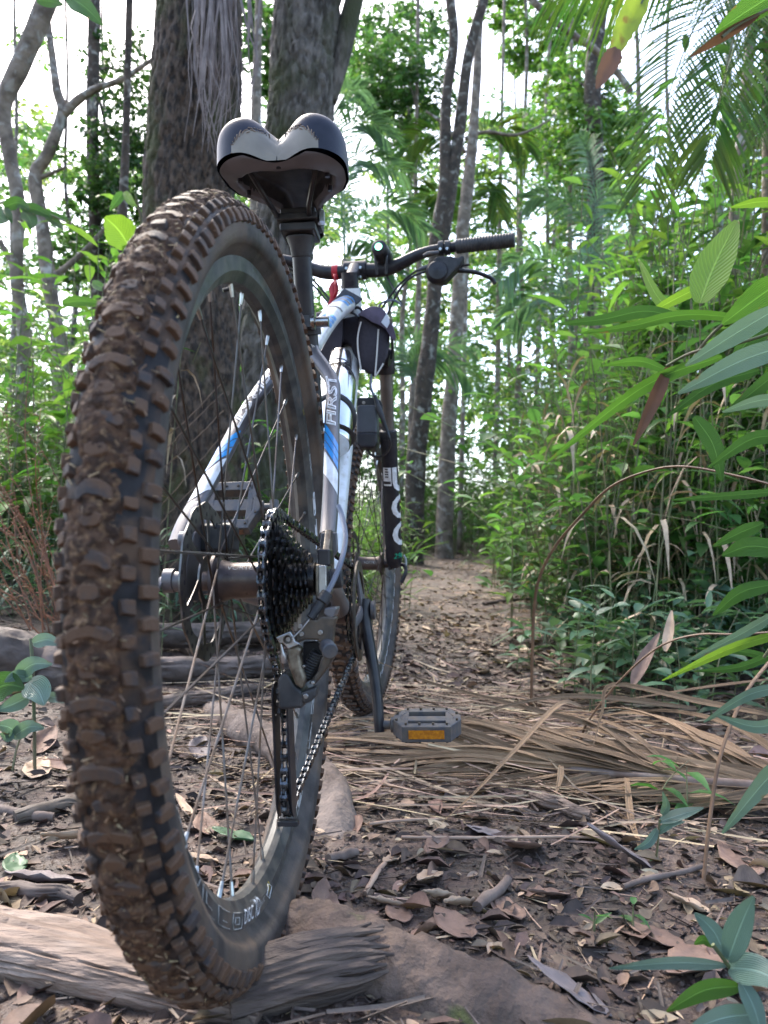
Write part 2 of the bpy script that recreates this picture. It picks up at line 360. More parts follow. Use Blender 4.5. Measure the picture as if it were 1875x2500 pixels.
for i, (sc, k, t) in enumerate(scored):
    if i < 300:
        if k not in protos: protos[k] = [blockmb(k).build('tread_block', MT['rubber'], rear_tyre, smooth=True, bevel=0.0007)]; o = protos[k][0]
        else:
            v_ = random.randrange(5); key = (k, v_)
            if key not in protos: protos[key] = jitter_mesh(protos[k][0].data)
            o = protos[k][0].copy(); o.data = protos[key]; link(o, rear_tyre)
        o.matrix_local = Matrix.Translation(A) @ Matrix.Rotation(-t+random.uniform(-.004, .004), 4, 'Y')
    else:
        b = blockmb(k); q = Matrix.Translation(A) @ Matrix.Rotation(-t, 4, 'Y'); rest.add([q @ p for p in b.v], b.f)
rest.build('tread_blocks', MT['rubber'], rear_tyre)['kind'] = 'stuff'
# dried mud packed between the lugs: uneven, thick along the crown
nt_, na_ = 1700, 40; rows = []
for i in range(nt_+1):
    t = 2*math.pi*i/nt_; row = []
    for j in range(na_+1):
        a = -1.25+2.5*j/na_
        q = Vector((math.cos(t)*0.36*1, a*0.027, math.sin(t)*0.36))
        f = mnoise.fractal(q*85, 1.0, 2.0, 5)*0.0042 + mnoise.noise(q*26)*0.0030 + mnoise.noise(q*330)*0.0013
        h = 0.0037 + f - 0.0036*min(1.4, (abs(a+0.05)/0.62))**2
        h = max(-0.0012, min(h, 0.0064)); row.append(A + Matrix.Rotation(-t, 3, 'Y') @ tread(0, a, h))
    rows.append(row)
MB().strip(rows).build('mud', MT['mud'], rear_tyre, angle=180)['kind'] = 'stuff'
fl = MB()
for i in range(420):
    t = random.uniform(1.2, 5.2); a = random.gauss(0, 0.45); q = Matrix.Rotation(-t, 3, 'Y')
    c = A + q @ tread(0, a, 0.0040); d = (q @ Vector((random.uniform(-.3, .3), random.uniform(-1, 1), random.uniform(-1, 1)))).normalized(); L_ = random.uniform(.0008, .0034)
    fl.tube([c-d*L_, c+d*L_], [0.0003, random.uniform(0.0004, 0.0008)], 4)
MT['straw'] = mat('straw flecks', (0.30, 0.21, 0.12), (0.18, 0.12, 0.07), 0.8, scale=200, island=0.4)
fl.build('straw_flecks', MT['straw'], rear_tyre)['kind'] = 'stuff'

def wheel(name, C, xf, lbl, rear):
    w = MB().lathe(RIMP, C, (0, 1, 0), 180, ref=(1, 0, 0), close=True).build(name, MT['rim'], bike, xf=xf, label=lbl, angle=25)
    fl_, fr_ = (0.034, -0.021) if rear else (0.033, -0.033)
    fr = 0.0235
    for side, fy in ((1, fl_), (-1, fr_)):
        for k in range(16):
            ah = k*math.pi/8 + (0 if side > 0 else math.pi/16) + (0.11 if rear else 0.05)
            ar = ah + (1.178 if k % 2 == 0 else -1.178)
            hp = C + Vector((fr*math.cos(ah), fy + (0.002 if k % 4 < 2 else -0.002), fr*math.sin(ah)))
            rp = C + Vector((0.2895*math.cos(ar), side*0.002, 0.2895*math.sin(ar)))
            e = (hp-rp).normalized()
            low = rp.z < C.z-0.12
            MB().tube([rp + e*0.006, hp], 0.00105, 6).build('spoke', MT['spokemud'] if (low and rear) else MT['spoke'], w, xf=xf)
            MB().tube([rp - e*0.001, rp+e*0.006, rp+e*0.0125], [0.0021, 0.0021, 0.0016], 6).build('spoke_nipple', MT['nipple'], w, xf=xf)
    return w
rear_wheel = wheel('rear_wheel', A, None, 'black rear rim with worn white print', True)
front_wheel = wheel('front_wheel', FA, S, 'front wheel with muddy rim', False)
ft = lathe_tyre(FA).build('tyre', MT['rubber2'], front_wheel, xf=S); sidewalls(FA, front_wheel, S)
fb = MB()
for k, t in LAY:
    b = blockmb(k); q = Matrix.Translation(FA) @ Matrix.Rotation(-t, 4, 'Y'); fb.add([q @ p for p in b.v], b.f)
fb.build('tread_blocks', MT['rubber'], front_wheel, xf=S)['kind'] = 'stuff'
MT['dust'] = mat('dust on sidewall', (0.21, 0.155, 0.115), (0.10, 0.08, 0.066), 0.85, scale=30, bump=0.0003, bscale=300, amt=0.5)
def hubmesh(C, w, r):
    pr = [(0.006, -w), (0.010, -w), (0.010, -w+0.012), (0.0285, -w+0.016), (0.0285, -w+0.0195), (r+0.003, -w+0.024), (r, -w+0.034), (r, w-0.034), (r+0.003, w-0.024), (0.0285, w-0.0195), (0.0285, w-0.016), (0.010, w-0.012), (0.010, w), (0.006, w)]
    return MB().lathe(pr, C, (0, 1, 0), 40)
hubmesh(A+Vector((0, 0.006, 0)), 0.050, 0.0185).build('hub', MT['hub'], rear_wheel, angle=30)
hubmesh(FA, 0.050, 0.0165).build('hub', MT['hub'], front_wheel, xf=S, angle=30)

def ring_print(parent, C, txt, th, r0, hgt, matr, up_in=True, xf=None, profile=None, outline=0, width=None, name='print', spread=1.0):
    V, F = text_mesh(txt, outline)
    if not V: return
    ys = [v.y for v in V]; y0, y1 = min(ys), max(ys); sc = hgt/(y1-y0); m = MB(); out = []
    for v in V:
        x = v.x*sc*spread; y = (v.y-y0)*sc
        r = r0 - y if up_in else r0 + y
        t = th + (1 if up_in else -1)*x/r0*(1)
        out.append(C + Vector((r*math.cos(t), profile(r), r*math.sin(t))))
    m.add(out, F); return m.build(name, matr, parent, smooth=False, xf=xf)
# right rim wall: from (r .300, y -.0128) to (r .2905, y -.0065), then vertical out to r .314
def rimwall(r):
    return -(0.0132 if r > 0.300 else 0.0132 - 0.0063*(0.300-r)/0.0095)
def tyrewall(r):
    for (ra, ha), (rb, hb) in zip(_h, _h[1:]):
        if ra <= r <= rb: return -(ha+(hb-ha)*(r-ra)/(rb-ra)) - 0.0004
    return -0.027
def side_outline(parent, C, pts, matr, wdt=0.0007, xf=None, name='print'):
    m = MB()
    for pl in pts:
        q = [(t0+(t1-t0)*i/10, r0_+(r1-r0_)*i/10) for (t0, r0_), (t1, r1) in zip(pl, pl[1:]) for i in range(11)]
        for (t0, r0_), (t1, r1) in zip(q, q[1:]):
            a = C+Vector((r0_*math.cos(t0), rimwall(r0_), r0_*math.sin(t0))); b = C+Vector((r1*math.cos(t1), rimwall(r1), r1*math.sin(t1)))
            if (b-a).length < 1e-6: continue
            m.tube([a, b], wdt/2, 4)
    m.build(name, matr, parent, smooth=False, xf=xf)
LOWT = math.pi*1.5
ring_print(rear_wheel, A, 'DISC', LOWT-0.27, 0.3095, 0.0115, MT['letter'], profile=rimwall, spread=0.95)
ring_print(rear_wheel, A, 'RD', LOWT-0.165, 0.3110, 0.0150, MT['letter'], profile=rimwall, spread=0.6)
ring_print(rear_wheel, A, 'TUBELESS', LOWT-0.19, 0.2985, 0.0035, MT['letterdim'], profile=rimwall)
ring_print(rear_wheel, A, '29x19C', LOWT-0.105, 0.3065, 0.0050, MT['letterdim'], profile=rimwall, spread=0.8)
ring_print(rear_wheel, A, '///', LOWT-0.015, 0.3050, 0.0085, MT['yellow'], profile=rimwall)
side_outline(rear_wheel, A, [[(LOWT-0.05, 0.304), (LOWT-0.015, 0.311), (LOWT+0.02, 0.304), (LOWT-0.015, 0.2975), (LOWT-0.05, 0.304)]], MT['letter'])
def vortex_outline(t0, sgn):
    d = lambda *q: [(t0+sgn*a, r) for a, r in q]
    return [d((0, .3115), (-.085, .3115), (-.10, .3075), (-.10, .2995), (-.02, .2995), (0, .304), (0, .3115)), d((-.03, .308), (-.075, .308), (-.075, .303), (-.03, .303), (-.03, .308)),
            d((-.125, .3115), (-.24, .3115), (-.26, .300), (-.145, .300)), d((-.16, .3075), (-.20, .3075)), d((-.28, .3115), (-.40, .3115), (-.42, .300)), d((-.31, .307), (-.37, .307), (-.385, .300)),
            d((-.44, .3115), (-.56, .3115), (-.57, .3065), (-.46, .3065), (-.45, .300), (-.57, .300)), d((-.60, .3115), (-.72, .3115), (-.72, .300), (-.60, .300), (-.60, .3115)), d((-.63, .308), (-.69, .308), (-.69, .3035), (-.63, .3035), (-.63, .308))]
side_outline(rear_wheel, A, vortex_outline(LOWT-0.35, 1), MT['letterdim'], 0.0008)
side_outline(rear_wheel, A, vortex_outline(rad(22), 1), MT['letter'], 0.0014)
side_outline(rear_wheel, A, vortex_outline(rad(-22), 1), MT['letterdim'], 0.0012)
ring_print(rear_wheel, A, 'DISC', rad(30), 0.3000, 0.0100, MT['letter'], up_in=False, profile=rimwall)
ring_print(rear_wheel, A, '///', rad(45), 0.3010, 0.0075, MT['yellow'], up_in=False, profile=rimwall)
ring_print(rear_wheel, A, 'RD', rad(37), 0.3000, 0.0105, MT['letterdim'], up_in=False, profile=rimwall)
MT['moulded'] = mat('moulded letters', (0.035, 0.032, 0.031), (0.055, 0.05, 0.048), 0.6, scale=90)
ring_print(rear_tyre, A, 'WANSEPRO', LOWT-0.10, 0.3395, 0.0095, MT['moulded'], profile=tyrewall, name='moulded_lettering', spread=1.25)
for k in range(22):
    side_outline(front_wheel, FA, [[(rad(-75+k*7.2), .3115), (rad(-75+k*7.2+4), .3115), (rad(-75+k*7.2+5), .300)]], MT['letter'], 0.0016, S)
ring_print(front_wheel, FA, '29x19C', rad(12), 0.300, 0.009, MT['yellow'], up_in=False, xf=S, profile=rimwall)
def hub_print(parent, C, r, th, y0, xf, txt):
    V, F = text_mesh(txt); sc = 0.0085; m = MB()
    m.add([C+Vector((-(r+0.0004)*math.cos(th+v.y*sc/r), y0 - v.x*sc, (r+0.0004)*math.sin(th+v.y*sc/r))) for v in V], F); m.build('print', MT['letterdim'], parent, smooth=False, xf=xf)
hub_print(rear_wheel, A, 0.0185, 0.75, 0.008, None, 'VORTEX'); hub_print(front_wheel, FA, 0.0165, 0.15, -0.006, S, 'VORTEX')

# ---- brake discs
def disc(C, y, r, xf, name):
    d = MB(); n = 144; pr = []
    rin, ro = r*0.80, r
    for sgn in (1,):
        vs, fs = [], []
        for k in range(n):
            t = 2*math.pi*k/n; e = Vector((math.cos(t), 0, math.sin(t))); w = ro*(1+0.016*math.cos(12*t)) ; w2 = rin*(1-0.018*math.cos(12*t))
            vs += [C+e*w2+Vector((0, y-0.0009, 0)), C+e*w+Vector((0, y-0.0009, 0)), C+e*w+Vector((0, y+0.0009, 0)), C+e*w2+Vector((0, y+0.0009, 0))]
        # drilled slots: leave out faces of the ring in small groups
        for k in range(n):
            q = (k+1) % n; a, b = 4*k, 4*q
            fs += [(a+1, b+1, b+2, a+2), (a+3, b+3, b, a)]
            fs += [(a, b, b+1, a+1), (a+2, b+2, b+3, a+3)]
        d.add(vs, fs)
    for k in range(6):
        t = k*math.pi/3
        p0 = C+Vector((0.021*math.cos(t), y, 0.021*math.sin(t))); p1 = C+Vector((rin*math.cos(t+0.42), y, rin*math.sin(t+0.42)))
        d.tube([p0, p0.lerp(p1, 0.5), p1], [0.0055, 0.004, 0.005], 6, flat=0.2, ref=(0, 1, 0))
    d.lathe([(0.019, -0.001), (0.026, -0.001), (0.026, 0.001), (0.019, 0.001)], C+Vector((0, y, 0)), (0, 1, 0), 30, close=True)
    o = d.build(name, MT['disc'], bike, xf=xf, angle=30)
    h = MB()
    for k in range(48):
        t = k*2*math.pi/48; rr = (rin+ro)/2 + (0.0045 if k % 2 else -0.0035)
        c = C+Vector((rr*math.cos(t), y, rr*math.sin(t))); tn = Vector((-math.sin(t), 0, math.cos(t)))
        h.tube([c-Vector((0, 0.0012, 0)), c+Vector((0, 0.0012, 0))], 0.0024, 8)
    h.build('drill_hole', MT['black'], o, xf=xf)['kind'] = 'stuff'
    return o
disc(A, 0.0500, 0.080, None, 'rear_brake_disc')
disc(FA, 0.042, 0.080, S, 'front_brake_disc')
# rear caliper behind the disc, ahead of the left dropout
cal = MB(); cal.box((0.055, 0.053, R+0.045), (0.048, 0.034, 0.030)); cal.cyl((0.060, 0.036, R+0.050), (0.060, 0.074, R+0.050), 0.013)
cal.build('rear_brake_caliper', MT['blackm'], bike, bevel=0.004)

# ---- cassette: nine sprockets
cass = MB().cyl(A+Vector((0, -0.020, 0)), A+Vector((0, -0.060, 0)), 0.0165, 24).build('cassette', MT['cog'], bike)
TEETH = [34, 30, 26, 23, 20, 17, 15, 13, 11]; CY = []
for i, t in enumerate(TEETH):
    y = -0.0235 - i*0.0042; CY.append(y); pr = t*0.0127/(2*math.pi); m = MB(); n = t*6; vs = []
    for w in (-0.0009, 0.0009):
        for k in range(n):
            ph = k % 6; rr = pr + (0.0040, 0.0028, -0.0018, -0.0032, -0.0018, 0.0028)[ph]
            a_ = 2*math.pi*k/n + 0.2*i; vs.append(A+Vector((rr*math.cos(a_), y+w, rr*math.sin(a_))))
        rin = max(0.0155, pr*0.74)
        for k in range(n):
            a_ = 2*math.pi*k/n + 0.2*i; vs.append(A+Vector((rin*math.cos(a_), y+w, rin*math.sin(a_))))
    fs = []
    for k in range(n):
        q = (k+1) % n
        fs += [(k, q, n+q, n+k), (2*n+k, 3*n+k, 3*n+q, 2*n+q), (k, 2*n+k, 2*n+q, q)]
    m.add(vs, fs)
    if i < 4:
        for j in range(5):
            a_ = j*2*math.pi/5; m.tube([A+Vector((0.014*math.cos(a_), y, 0.014*math.sin(a_))), A+Vector((pr*0.78*math.cos(a_), y, pr*0.78*math.sin(a_)))], 0.006, 6, flat=0.25, ref=(0, 1, 0))
    m.build('sprocket', MT['cog'], cass, smooth=False)
MB().lathe([(0.010, 0.0), (0.017, 0.0), (0.017, 0.003), (0.010, 0.003)], A+Vector((0, -0.0632, 0)), (0, 1, 0), 24, close=True).build('lockring', MT['cog'], cass)

# ---- frame
frame = MB().tube([BB, BB+Vector((-0.2924, 0, 0.9563))*0.235, BB+Vector((-0.2924, 0, 0.9563))*0.448], [0.0172, 0.0165, 0.0165], 24).build('frame', MT['black'], bike, label='grey, white and blue mountain bike frame')
STT = BB+Vector((-0.2924, 0, 0.9563))*0.44
HT0, HT1 = FO-hd*0.545, FO-hd*0.66                       # head tube
MB().tube([HT0, HT1], [0.024, 0.023], 24).build('head_tube', MT['white'], frame)
TTa = STT+Vector((0.0, 0, -0.040)); TTb = HT1+hd*0.030
ttp = [TTa.lerp(TTb, i/12) + Vector((0, 0, 0.016*math.sin(math.pi*i/12))) for i in range(13)]
MB().tube(ttp, [0.0165+0.004*i/12 for i in range(13)], 24, flat=0.92).build('top_tube', MT['white'], frame)
DTb = HT0-hd*0.015
MB().tube([BB+Vector((0.01, 0, 0.01)), BB.lerp(DTb, 0.5), DTb], [0.021, 0.0225, 0.0215], 24).build('down_tube', MT['white'], frame)
MB().cyl(BB+Vector((0, 0.036, 0)), BB+Vector((0, -0.036, 0)), 0.021, 28).build('bottom_bracket', MT['hub'], frame)
def band(path, radf, t0, t1, matr, name, extra=0.0006, flat=0.92, a0=0, a1=2*math.pi, skew=0.0, n=36, rows=7):
    m = MB(); rws = []; L_ = len(path)-1
    for i in range(rows):
        row = []
        for k in range(n+1):
            an = a0+(a1-a0)*k/n; tt = t0+(t1-t0)*i/(rows-1) + skew*math.sin(an)
            f = min(max(tt*L_, 0), L_-1e-4); j = int(f); p = path[j].lerp(path[j+1], f-j); d = path[j+1]-path[j]
            a, b = basis(d); r = radf(tt)+extra
            row.append(p + a*(r*flat*math.cos(an)) + b*(r*math.sin(an)))
        rws.append(row)
    m.strip(rws).build(name, matr, frame, angle=180)
ttr = lambda t: 0.0165+0.004*t
for t0, t1, mm in ((0.02, 0.20, 'white'), (0.21, 0.245, 'blue'), (0.255, 0.29, 'blue'), (0.30, 0.335, 'blue'), (0.46, 0.475, 'black'), (0.60, 0.64, 'blue'), (0.655, 0.67, 'black'), (0.69, 0.74, 'blue'), (0.755, 0.78, 'black'), (0.80, 0.83, 'blue'), (0.845, 0.86, 'black')):
    band(ttp, ttr, t0, t1, MT[mm], 'paint_band', a0=-1.3, a1=1.3, skew=0.02)
dtp = [BB.lerp(DTb, i/8) for i in range(9)]
band(dtp, lambda t: 0.0228, 0.30, 0.62, MT['blue'], 'paint_band', flat=1.0, a0=math.pi*0.9, a1=math.pi*1.25)
# seat stays: flattened tubes
def flat_tube(path, w, th, name, matr, nrm=(-1, 0, 0.25), n=20):
    m = MB(); vs = []; fs = []; nn = Vector(nrm)
    for i, p in enumerate(path):
        d = path[min(i+1, len(path)-1)]-path[max(i-1, 0)]; a, b = basis(d, nn)
        for k in range(n):
            t = 2*math.pi*k/n; cs, sn = math.cos(t), math.sin(t)
            vs.append(p + a*(th[i]/2*math.copysign(abs(cs)**0.75, cs)) + b*(w[i]/2*math.copysign(abs(sn)**0.75, sn)))
    for i in range(len(path)-1):
        for k in range(n): fs.append((i*n+k, i*n+(k+1) % n, (i+1)*n+(k+1) % n, (i+1)*n+k))
    fs += [tuple(range(n-1, -1, -1)), tuple((len(path)-1)*n+k for k in range(n))]
    m.add(vs, fs); return m.build(name, matr, frame, angle=60)
def densify(px, n):
    pts = spline([P(u, v, x) for u, v, x in px], n); return pts
rs = densify([(752, 838, 0.335), (768, 868, 0.318), (790, 897, 0.300), (813, 940, 0.275), (811, 1020, 0.228), (810, 1103, 0.180), (808, 1190, 0.130), (804, 1265, 0.090), (800, 1310, 0.064)], 6)
NS = len(rs); wr = [0.020+0.0 + 0.001*min(i, 10)/10*0 for i in range(NS)]
wr = [np.interp(i/(NS-1), [0, .15, .35, .7, 1], [0.026, 0.0205, 0.0195, 0.0195, 0.0185]) for i in range(NS)]
tr = [np.interp(i/(NS-1), [0, .2, 1], [0.022, 0.020, 0.016]) for i in range(NS)]
flat_tube(rs, wr, tr, 'seat_stay', MT['alloy'])
lsx = densify([(722, 838, 0.335), (705, 868, 0.318), (685, 890, 0.300), (658, 925, 0.270), (600, 1010, 0.212), (545, 1112, 0.148), (490, 1215, 0.088), (452, 1280, 0.052), (432, 1330, 0.028)], 6)
flat_tube(lsx, wr, tr, 'seat_stay', MT['alloy'])
def on_stay(path, w, th, t, c, lift=0.0005, nrm=(-1, 0, 0.25)):
    f = min(max(t*(len(path)-1), 0), len(path)-1.001); i = int(f); p = path[i].lerp(path[i+1], f-i); d = path[min(i+2, len(path)-1)]-path[max(i-1, 0)]
    a, b = basis(d, Vector(nrm)); W_ = w[i]/2; T_ = th[i]/2
    cc = max(-0.985, min(0.985, c)); sn = math.copysign(abs(cc)**(1/0.75), cc); k = math.sqrt(max(0.0, 1-sn*sn))**0.75
    return p + a*(T_*k+lift) + b*(W_*cc)
def stay_patch(path, t0, t1, skew, matr, name, sgn=1):
    rws = []
    for i in range(9):
        t = t0+(t1-t0)*i/8; rws.append([on_stay(path, wr, tr, t+skew*c*sgn, c) for c in np.linspace(-0.93, 0.93, 15)])
    MB().strip(rws).build(name, matr, frame, angle=180)
def stay_text(path, t0, t1, c0, c1, flip):
    V, F = text_mesh('FIRST', 0.017, 1.0, 0.25); xs = [v.x for v in V]; ys = [v.y for v in V]; xa, xb, ya, yb = min(xs), max(xs), min(ys), max(ys); out = []
    for v in V:
        fx = (v.x-xa)/(xb-xa); fy = (v.y-ya)/(yb-ya)
        if flip: t = t0+(t1-t0)*fx; c = c1+(c0-c1)*fy
        else: t = t1+(t0-t1)*fx; c = c0+(c1-c0)*fy
        out.append(on_stay(path, wr, tr, t, c, 0.0004+v.z*0.008))
    MB().add(out, F).build('lettering', MT['letter'], frame, smooth=False)
sideR = -1 if (on_stay(rs, wr, tr, .5, .9)-on_stay(rs, wr, tr, .5, -.9)).y > 0 else 1   # +1: c grows to the right
stay_text(rs, 0.33, 0.555, -0.72*sideR, 0.72*sideR, False) if False else None
def text_on(path, ta, tb, up_sign):
    # text runs from ta to tb along the stay; its top side lies towards up_sign (image right positive)
    V, F = text_mesh('FIRST', 0.034, 1.0, 0.2); xs = [v.x for v in V]; ys = [v.y for v in V]; xa, xb, ya, yb = min(xs), max(xs), min(ys), max(ys); out = []
    sg = sideR*up_sign
    for v in V:
        fx = (v.x-xa)/(xb-xa); fy = (v.y-ya)/(yb-ya)
        out.append(on_stay(path, wr, tr, ta+(tb-ta)*fx, sg*(-0.68+1.36*fy), 0.0012+v.z*0.004))
    MB().add(out, F).build('lettering', MT['letter'], frame, smooth=False)
def tpar(path, v):
    h = [CH/2-FPX*(p-CP).dot(cu)/(p-CP).dot(cf) for p in path]; return float(np.interp(v, h, np.linspace(0, 1, len(h))))
def tpar_old(path, v):                            # parameter of the path where it meets an image height
    best = min(range(len(path)), key=lambda i: abs(CH/2-FPX*(path[i]-CP).dot(cu)/(path[i]-CP).dot(cf)-v)); return best/(len(path)-1)
text_on(rs, tpar(rs, 1054), tpar(rs, 928), -1)
text_on(lsx, tpar(lsx, 925), tpar(lsx, 1058), 1)
for pth, v0, sk in ((rs, 1068, 0.045), (lsx, 1085, -0.035)):
    dv = 21
    for j in range(3): stay_patch(pth, tpar(pth, v0+j*dv), tpar(pth, v0+j*dv+18), sk*sideR, MT['blue'], 'paint_band')
    stay_patch(pth, tpar(pth, v0+68), tpar(pth, v0+ (122 if pth is rs else 140)), sk*sideR, MT['white'], 'paint_band')
# stay bridge yoke at the seat tube, chain stays, dropouts, hanger
MB().tube([P(722, 842, .338), P(737, 832, .345), P(752, 842, .338)], [0.012, 0.014, 0.012], 12).build('stay_yoke', MT['alloy'], frame)
for sgn in (1, -1):
    e = A+Vector((0.03, sgn*0.064, -0.004))
    MB().tube(spline([BB+Vector((-0.01, sgn*0.022, 0)), BB+Vector((-0.10, sgn*0.040, 0.012)), A+Vector((0.13, sgn*0.060, -0.012)), e], 6), [0.013]*8+[0.011]*11, 14).build('chain_stay', MT['alloy'], frame)
dr = MB(); dr.px([(783, 1300), (822, 1300), (824, 1345), (806, 1372), (806, 1400), (778, 1400), (779, 1352)], 0.055, 0.062); dr.build('dropout', MT['alloy'], frame, bevel=0.0015, label='right dropout with bare metal')
dr = MB(); dr.prism([A+Vector((x, -0.0655, z)) for x, z in ((-0.018, -0.02), (0.02, -0.026), (0.065, -0.012), (0.068, 0.05), (0.05, 0.052), (0.02, 0.02), (-0.016, 0.014))], [A+Vector((x, -0.0725, z)) for x, z in ((-0.018, -0.02), (0.02, -0.026), (0.065, -0.012), (0.068, 0.05), (0.05, 0.052), (0.02, 0.02), (-0.016, 0.014))])
dr.build('dropout', MT['bronze'], frame, bevel=0.001)
dr = MB(); ol = ((-0.016, -0.018), (0.02, -0.022), (0.06, -0.012), (0.055, 0.055), (0.028, 0.085), (0.012, 0.07), (-0.014, 0.016)); dr.prism([A+Vector((x, 0.0660, z)) for x, z in ol], [A+Vector((x, 0.0730, z)) for x, z in ol]); dr.cyl(A+Vector((0.012, 0.064, 0.043)), A+Vector((0.012, 0.082, 0.043)), 0.009)
dr.build('dropout', MT['alloy'], frame, bevel=0.0015)
# axle skewer: lever on the left, nut on the right
sk = MB(); sk.cyl(A+Vector((0, 0.070, 0)), A+Vector((0, 0.086, 0)), 0.0105, 18); sk.tube(spline([A+Vector((0, 0.088, 0.004)), A+Vector((-0.006, 0.094, 0.003)), A+Vector((-0.014, 0.099, -0.012)), A+Vector((-0.012, 0.101, -0.032)), A+Vector((-0.006, 0.101, -0.045))], 5), 0.0058, 10, flat=0.45)
sk.lathe([(0.003, 0), (0.0125, 0), (0.0125, 0.010), (0.003, 0.010)], A+Vector((0, 0.083, 0.001)), (0, 1, 0), 20, close=True)
sk.build('quick_release', MT['alloy'], bike)
MB().lathe([(0.002, 0), (0.0105, 0), (0.0095, -0.016), (0.002, -0.016)], A+Vector((0.004, -0.0735, 0)), (0, 1, 0), 20, close=True).build('axle_nut', MT['blackm'], bike, bevel=0.001)

# ---- seat post, clamp and saddle
sdir = Vector((-0.2924, 0, 0.9563))
SPT = STT+sdir*0.124
MB().tube([STT-sdir*0.02, SPT], 0.0136, 24).build('seat_post', MT['black'], bike)
cl = MB(); cl.lathe([(0.0160, -0.012), (0.0215, -0.012), (0.0215, 0.010), (0.0160, 0.010)], STT, sdir, 28, close=True); cl.box(STT+Vector((-0.022, -0.004, -0.002)), (0.018, 0.020, 0.018))
clo = cl.build('seat_clamp', MT['blackm'], bike, bevel=0.001)
q = MB(); q.cyl(STT+Vector((-0.024, 0.016, -0.002)), STT+Vector((-0.024, -0.030, -0.002)), 0.0035, 12); q.cyl(STT+Vector((-0.024, -0.012, -0.002)), STT+Vector((-0.024, -0.017, -0.002)), 0.0105, 20); q.cyl(STT+Vector((-0.024, -0.019, -0.002)), STT+Vector((-0.024, -0.037, -0.002)), 0.0075, 16)
q.build('quick_release_nut', MT['steel'], clo)
ch = MB()
c0 = SPT
ch.tube([SPT-sdir*0.028, SPT-sdir*0.012, SPT+sdir*0.002], [0.0142, 0.0165, 0.021], 20)
ch.box(SPT+Vector((0, 0, 0.006)), (0.048, 0.050, 0.012)); ch.box(SPT+Vector((0, 0, 0.020)), (0.052, 0.058, 0.010)); ch.box(SPT+Vector((0, 0, 0.031)), (0.040, 0.050, 0.008))
cho = ch.build('saddle_clamp', MT['blackm'], bike, bevel=0.002)
bolt = MB(); bolt.cyl(SPT+Vector((-0.018, -0.031, 0.010)), SPT+Vector((-0.010, -0.031, 0.034)), 0.003, 10); bolt.box(SPT+Vector((-0.02, -0.035, 0.018)), (0.012, 0.006, 0.016)); bolt.build('bolt', MT['steel'], cho)
saddle = empty_part('saddle', bike); saddle.location.y = 0.005
XR, XN = 0.132, 0.405; SZ = 0.009
def w_of(x):
    t = (x-XR)/(XN-XR)
    if t < 0.22: b = 0.0845*(1-(1-t/0.22)**2.8)**(1/2.8)
    else: b = np.interp(t, [0.22, 0.33, 0.42, 0.50, 0.58, 0.70, 0.85, 1.0], [0.0845, 0.083, 0.075, 0.056, 0.038, 0.029, 0.0245, 0.0205])
    if t > 0.95: b *= math.sqrt(max(0.0, 1-((t-0.95)/0.05)**2))+0.02
    return max(b, 0.0005)
def h_of(x):
    t = (x-XR)/(XN-XR); h = 0.056-0.018*min(1, max(0, (t-0.3)/0.5))
    if t < 0.11: h *= 0.10+0.90*(1-(1-t/0.11)**2.6)**(1/2.6)
    if t > 0.93: h *= 1-0.6*((t-0.93)/0.07)**2
    return h
ZB = lambda x: 0.8845+SZ+0.004*(x-XR)/0.27
nx, ns = 110, 120; grid = []
for i in range(nx+1):
    tt = i/nx; x = XR+(XN-XR)*(tt**1.7); w, h = w_of(x), h_of(x); row = []
    for k in range(ns+1):
        an = math.pi*k/ns; cs, sn = math.cos(an), math.sin(an)
        y = w*math.copysign(abs(cs)**0.50, cs)*(1.0); z = h*abs(sn)**0.38
        z -= 0.30*h*0
        gd = 0.027*math.exp(-(abs(y)/0.020)**1.6)*min(1, h/0.045)*(1-0.7*min(1, (x-XR)/0.17))
        z = z + 0.003*math.exp(-((abs(y)-0.045)/0.030)**2)*min(1, h/0.05) - gd
        xx = x + 0.020*math.exp(-(y/0.028)**2)*max(0, 1-(x-XR)/0.06)
        row.append(Vector((xx, y, ZB(x)+z)))
    grid.append(row)
def in_cream(p, h):
    a = abs(p.y)
    if p.x > XR+0.036: return a < 0.014 and p.x < XR+0.20
    lim = 0.8845+SZ+0.0335*math.sqrt(max(0, 1-((a-0.020)/0.036)**2)) if a < 0.056 else 0
    return a < 0.055 and p.z < lim
parts = {True: ([], []), False: ([], [])}
for i in range(nx):
    for k in range(ns):
        c = (grid[i][k]+grid[i+1][k+1]+grid[i+1][k]+grid[i][k+1])/4
        parts[in_cream(c, 0)][1].append((i*(ns+1)+k, (i+1)*(ns+1)+k, (i+1)*(ns+1)+k+1, i*(ns+1)+k+1))
allv = [p for r in grid for p in r]
for key, nm, mm in ((False, 'cover', 'leather'), (True, 'rear_panel', 'cream')):
    used = {}; fs = []; vs = []
    for f in parts[key][1]:
        g = []
        for j in f:
            if j not in used: used[j] = len(vs); vs.append(allv[j])
            g.append(used[j])
        fs.append(tuple(g))
    MB().add(vs, fs).build(nm, MT[mm], saddle, angle=180)
st = MB()
for sgn in (1, -1):                          # stitched seams
    for lift, off in ((0.0010, 0.0022), (0.0010, -0.0016)):
        for k in range(64):
            a = 0.020+0.036*math.sin(-0.58+k*(1.55+0.58)/63); zz = 0.8845+SZ+(0.0335+off)*math.sqrt(max(0, 1-((a-0.020)/0.036)**2))
            best = None
            for row in grid[:46]:
                for p in row[(0 if sgn > 0 else ns//2):(ns//2 if sgn > 0 else ns)]:
                    dd = abs(p.y-sgn*a)+abs(p.z-zz)
                    if p.x < XR+0.05 and (best is None or dd < best[0]): best = (dd, p)
            p = best[1]
            if best[0] < 0.006: st.sphere(p+Vector((-0.0006, 0, 0.0003)), 0.0008, 3)
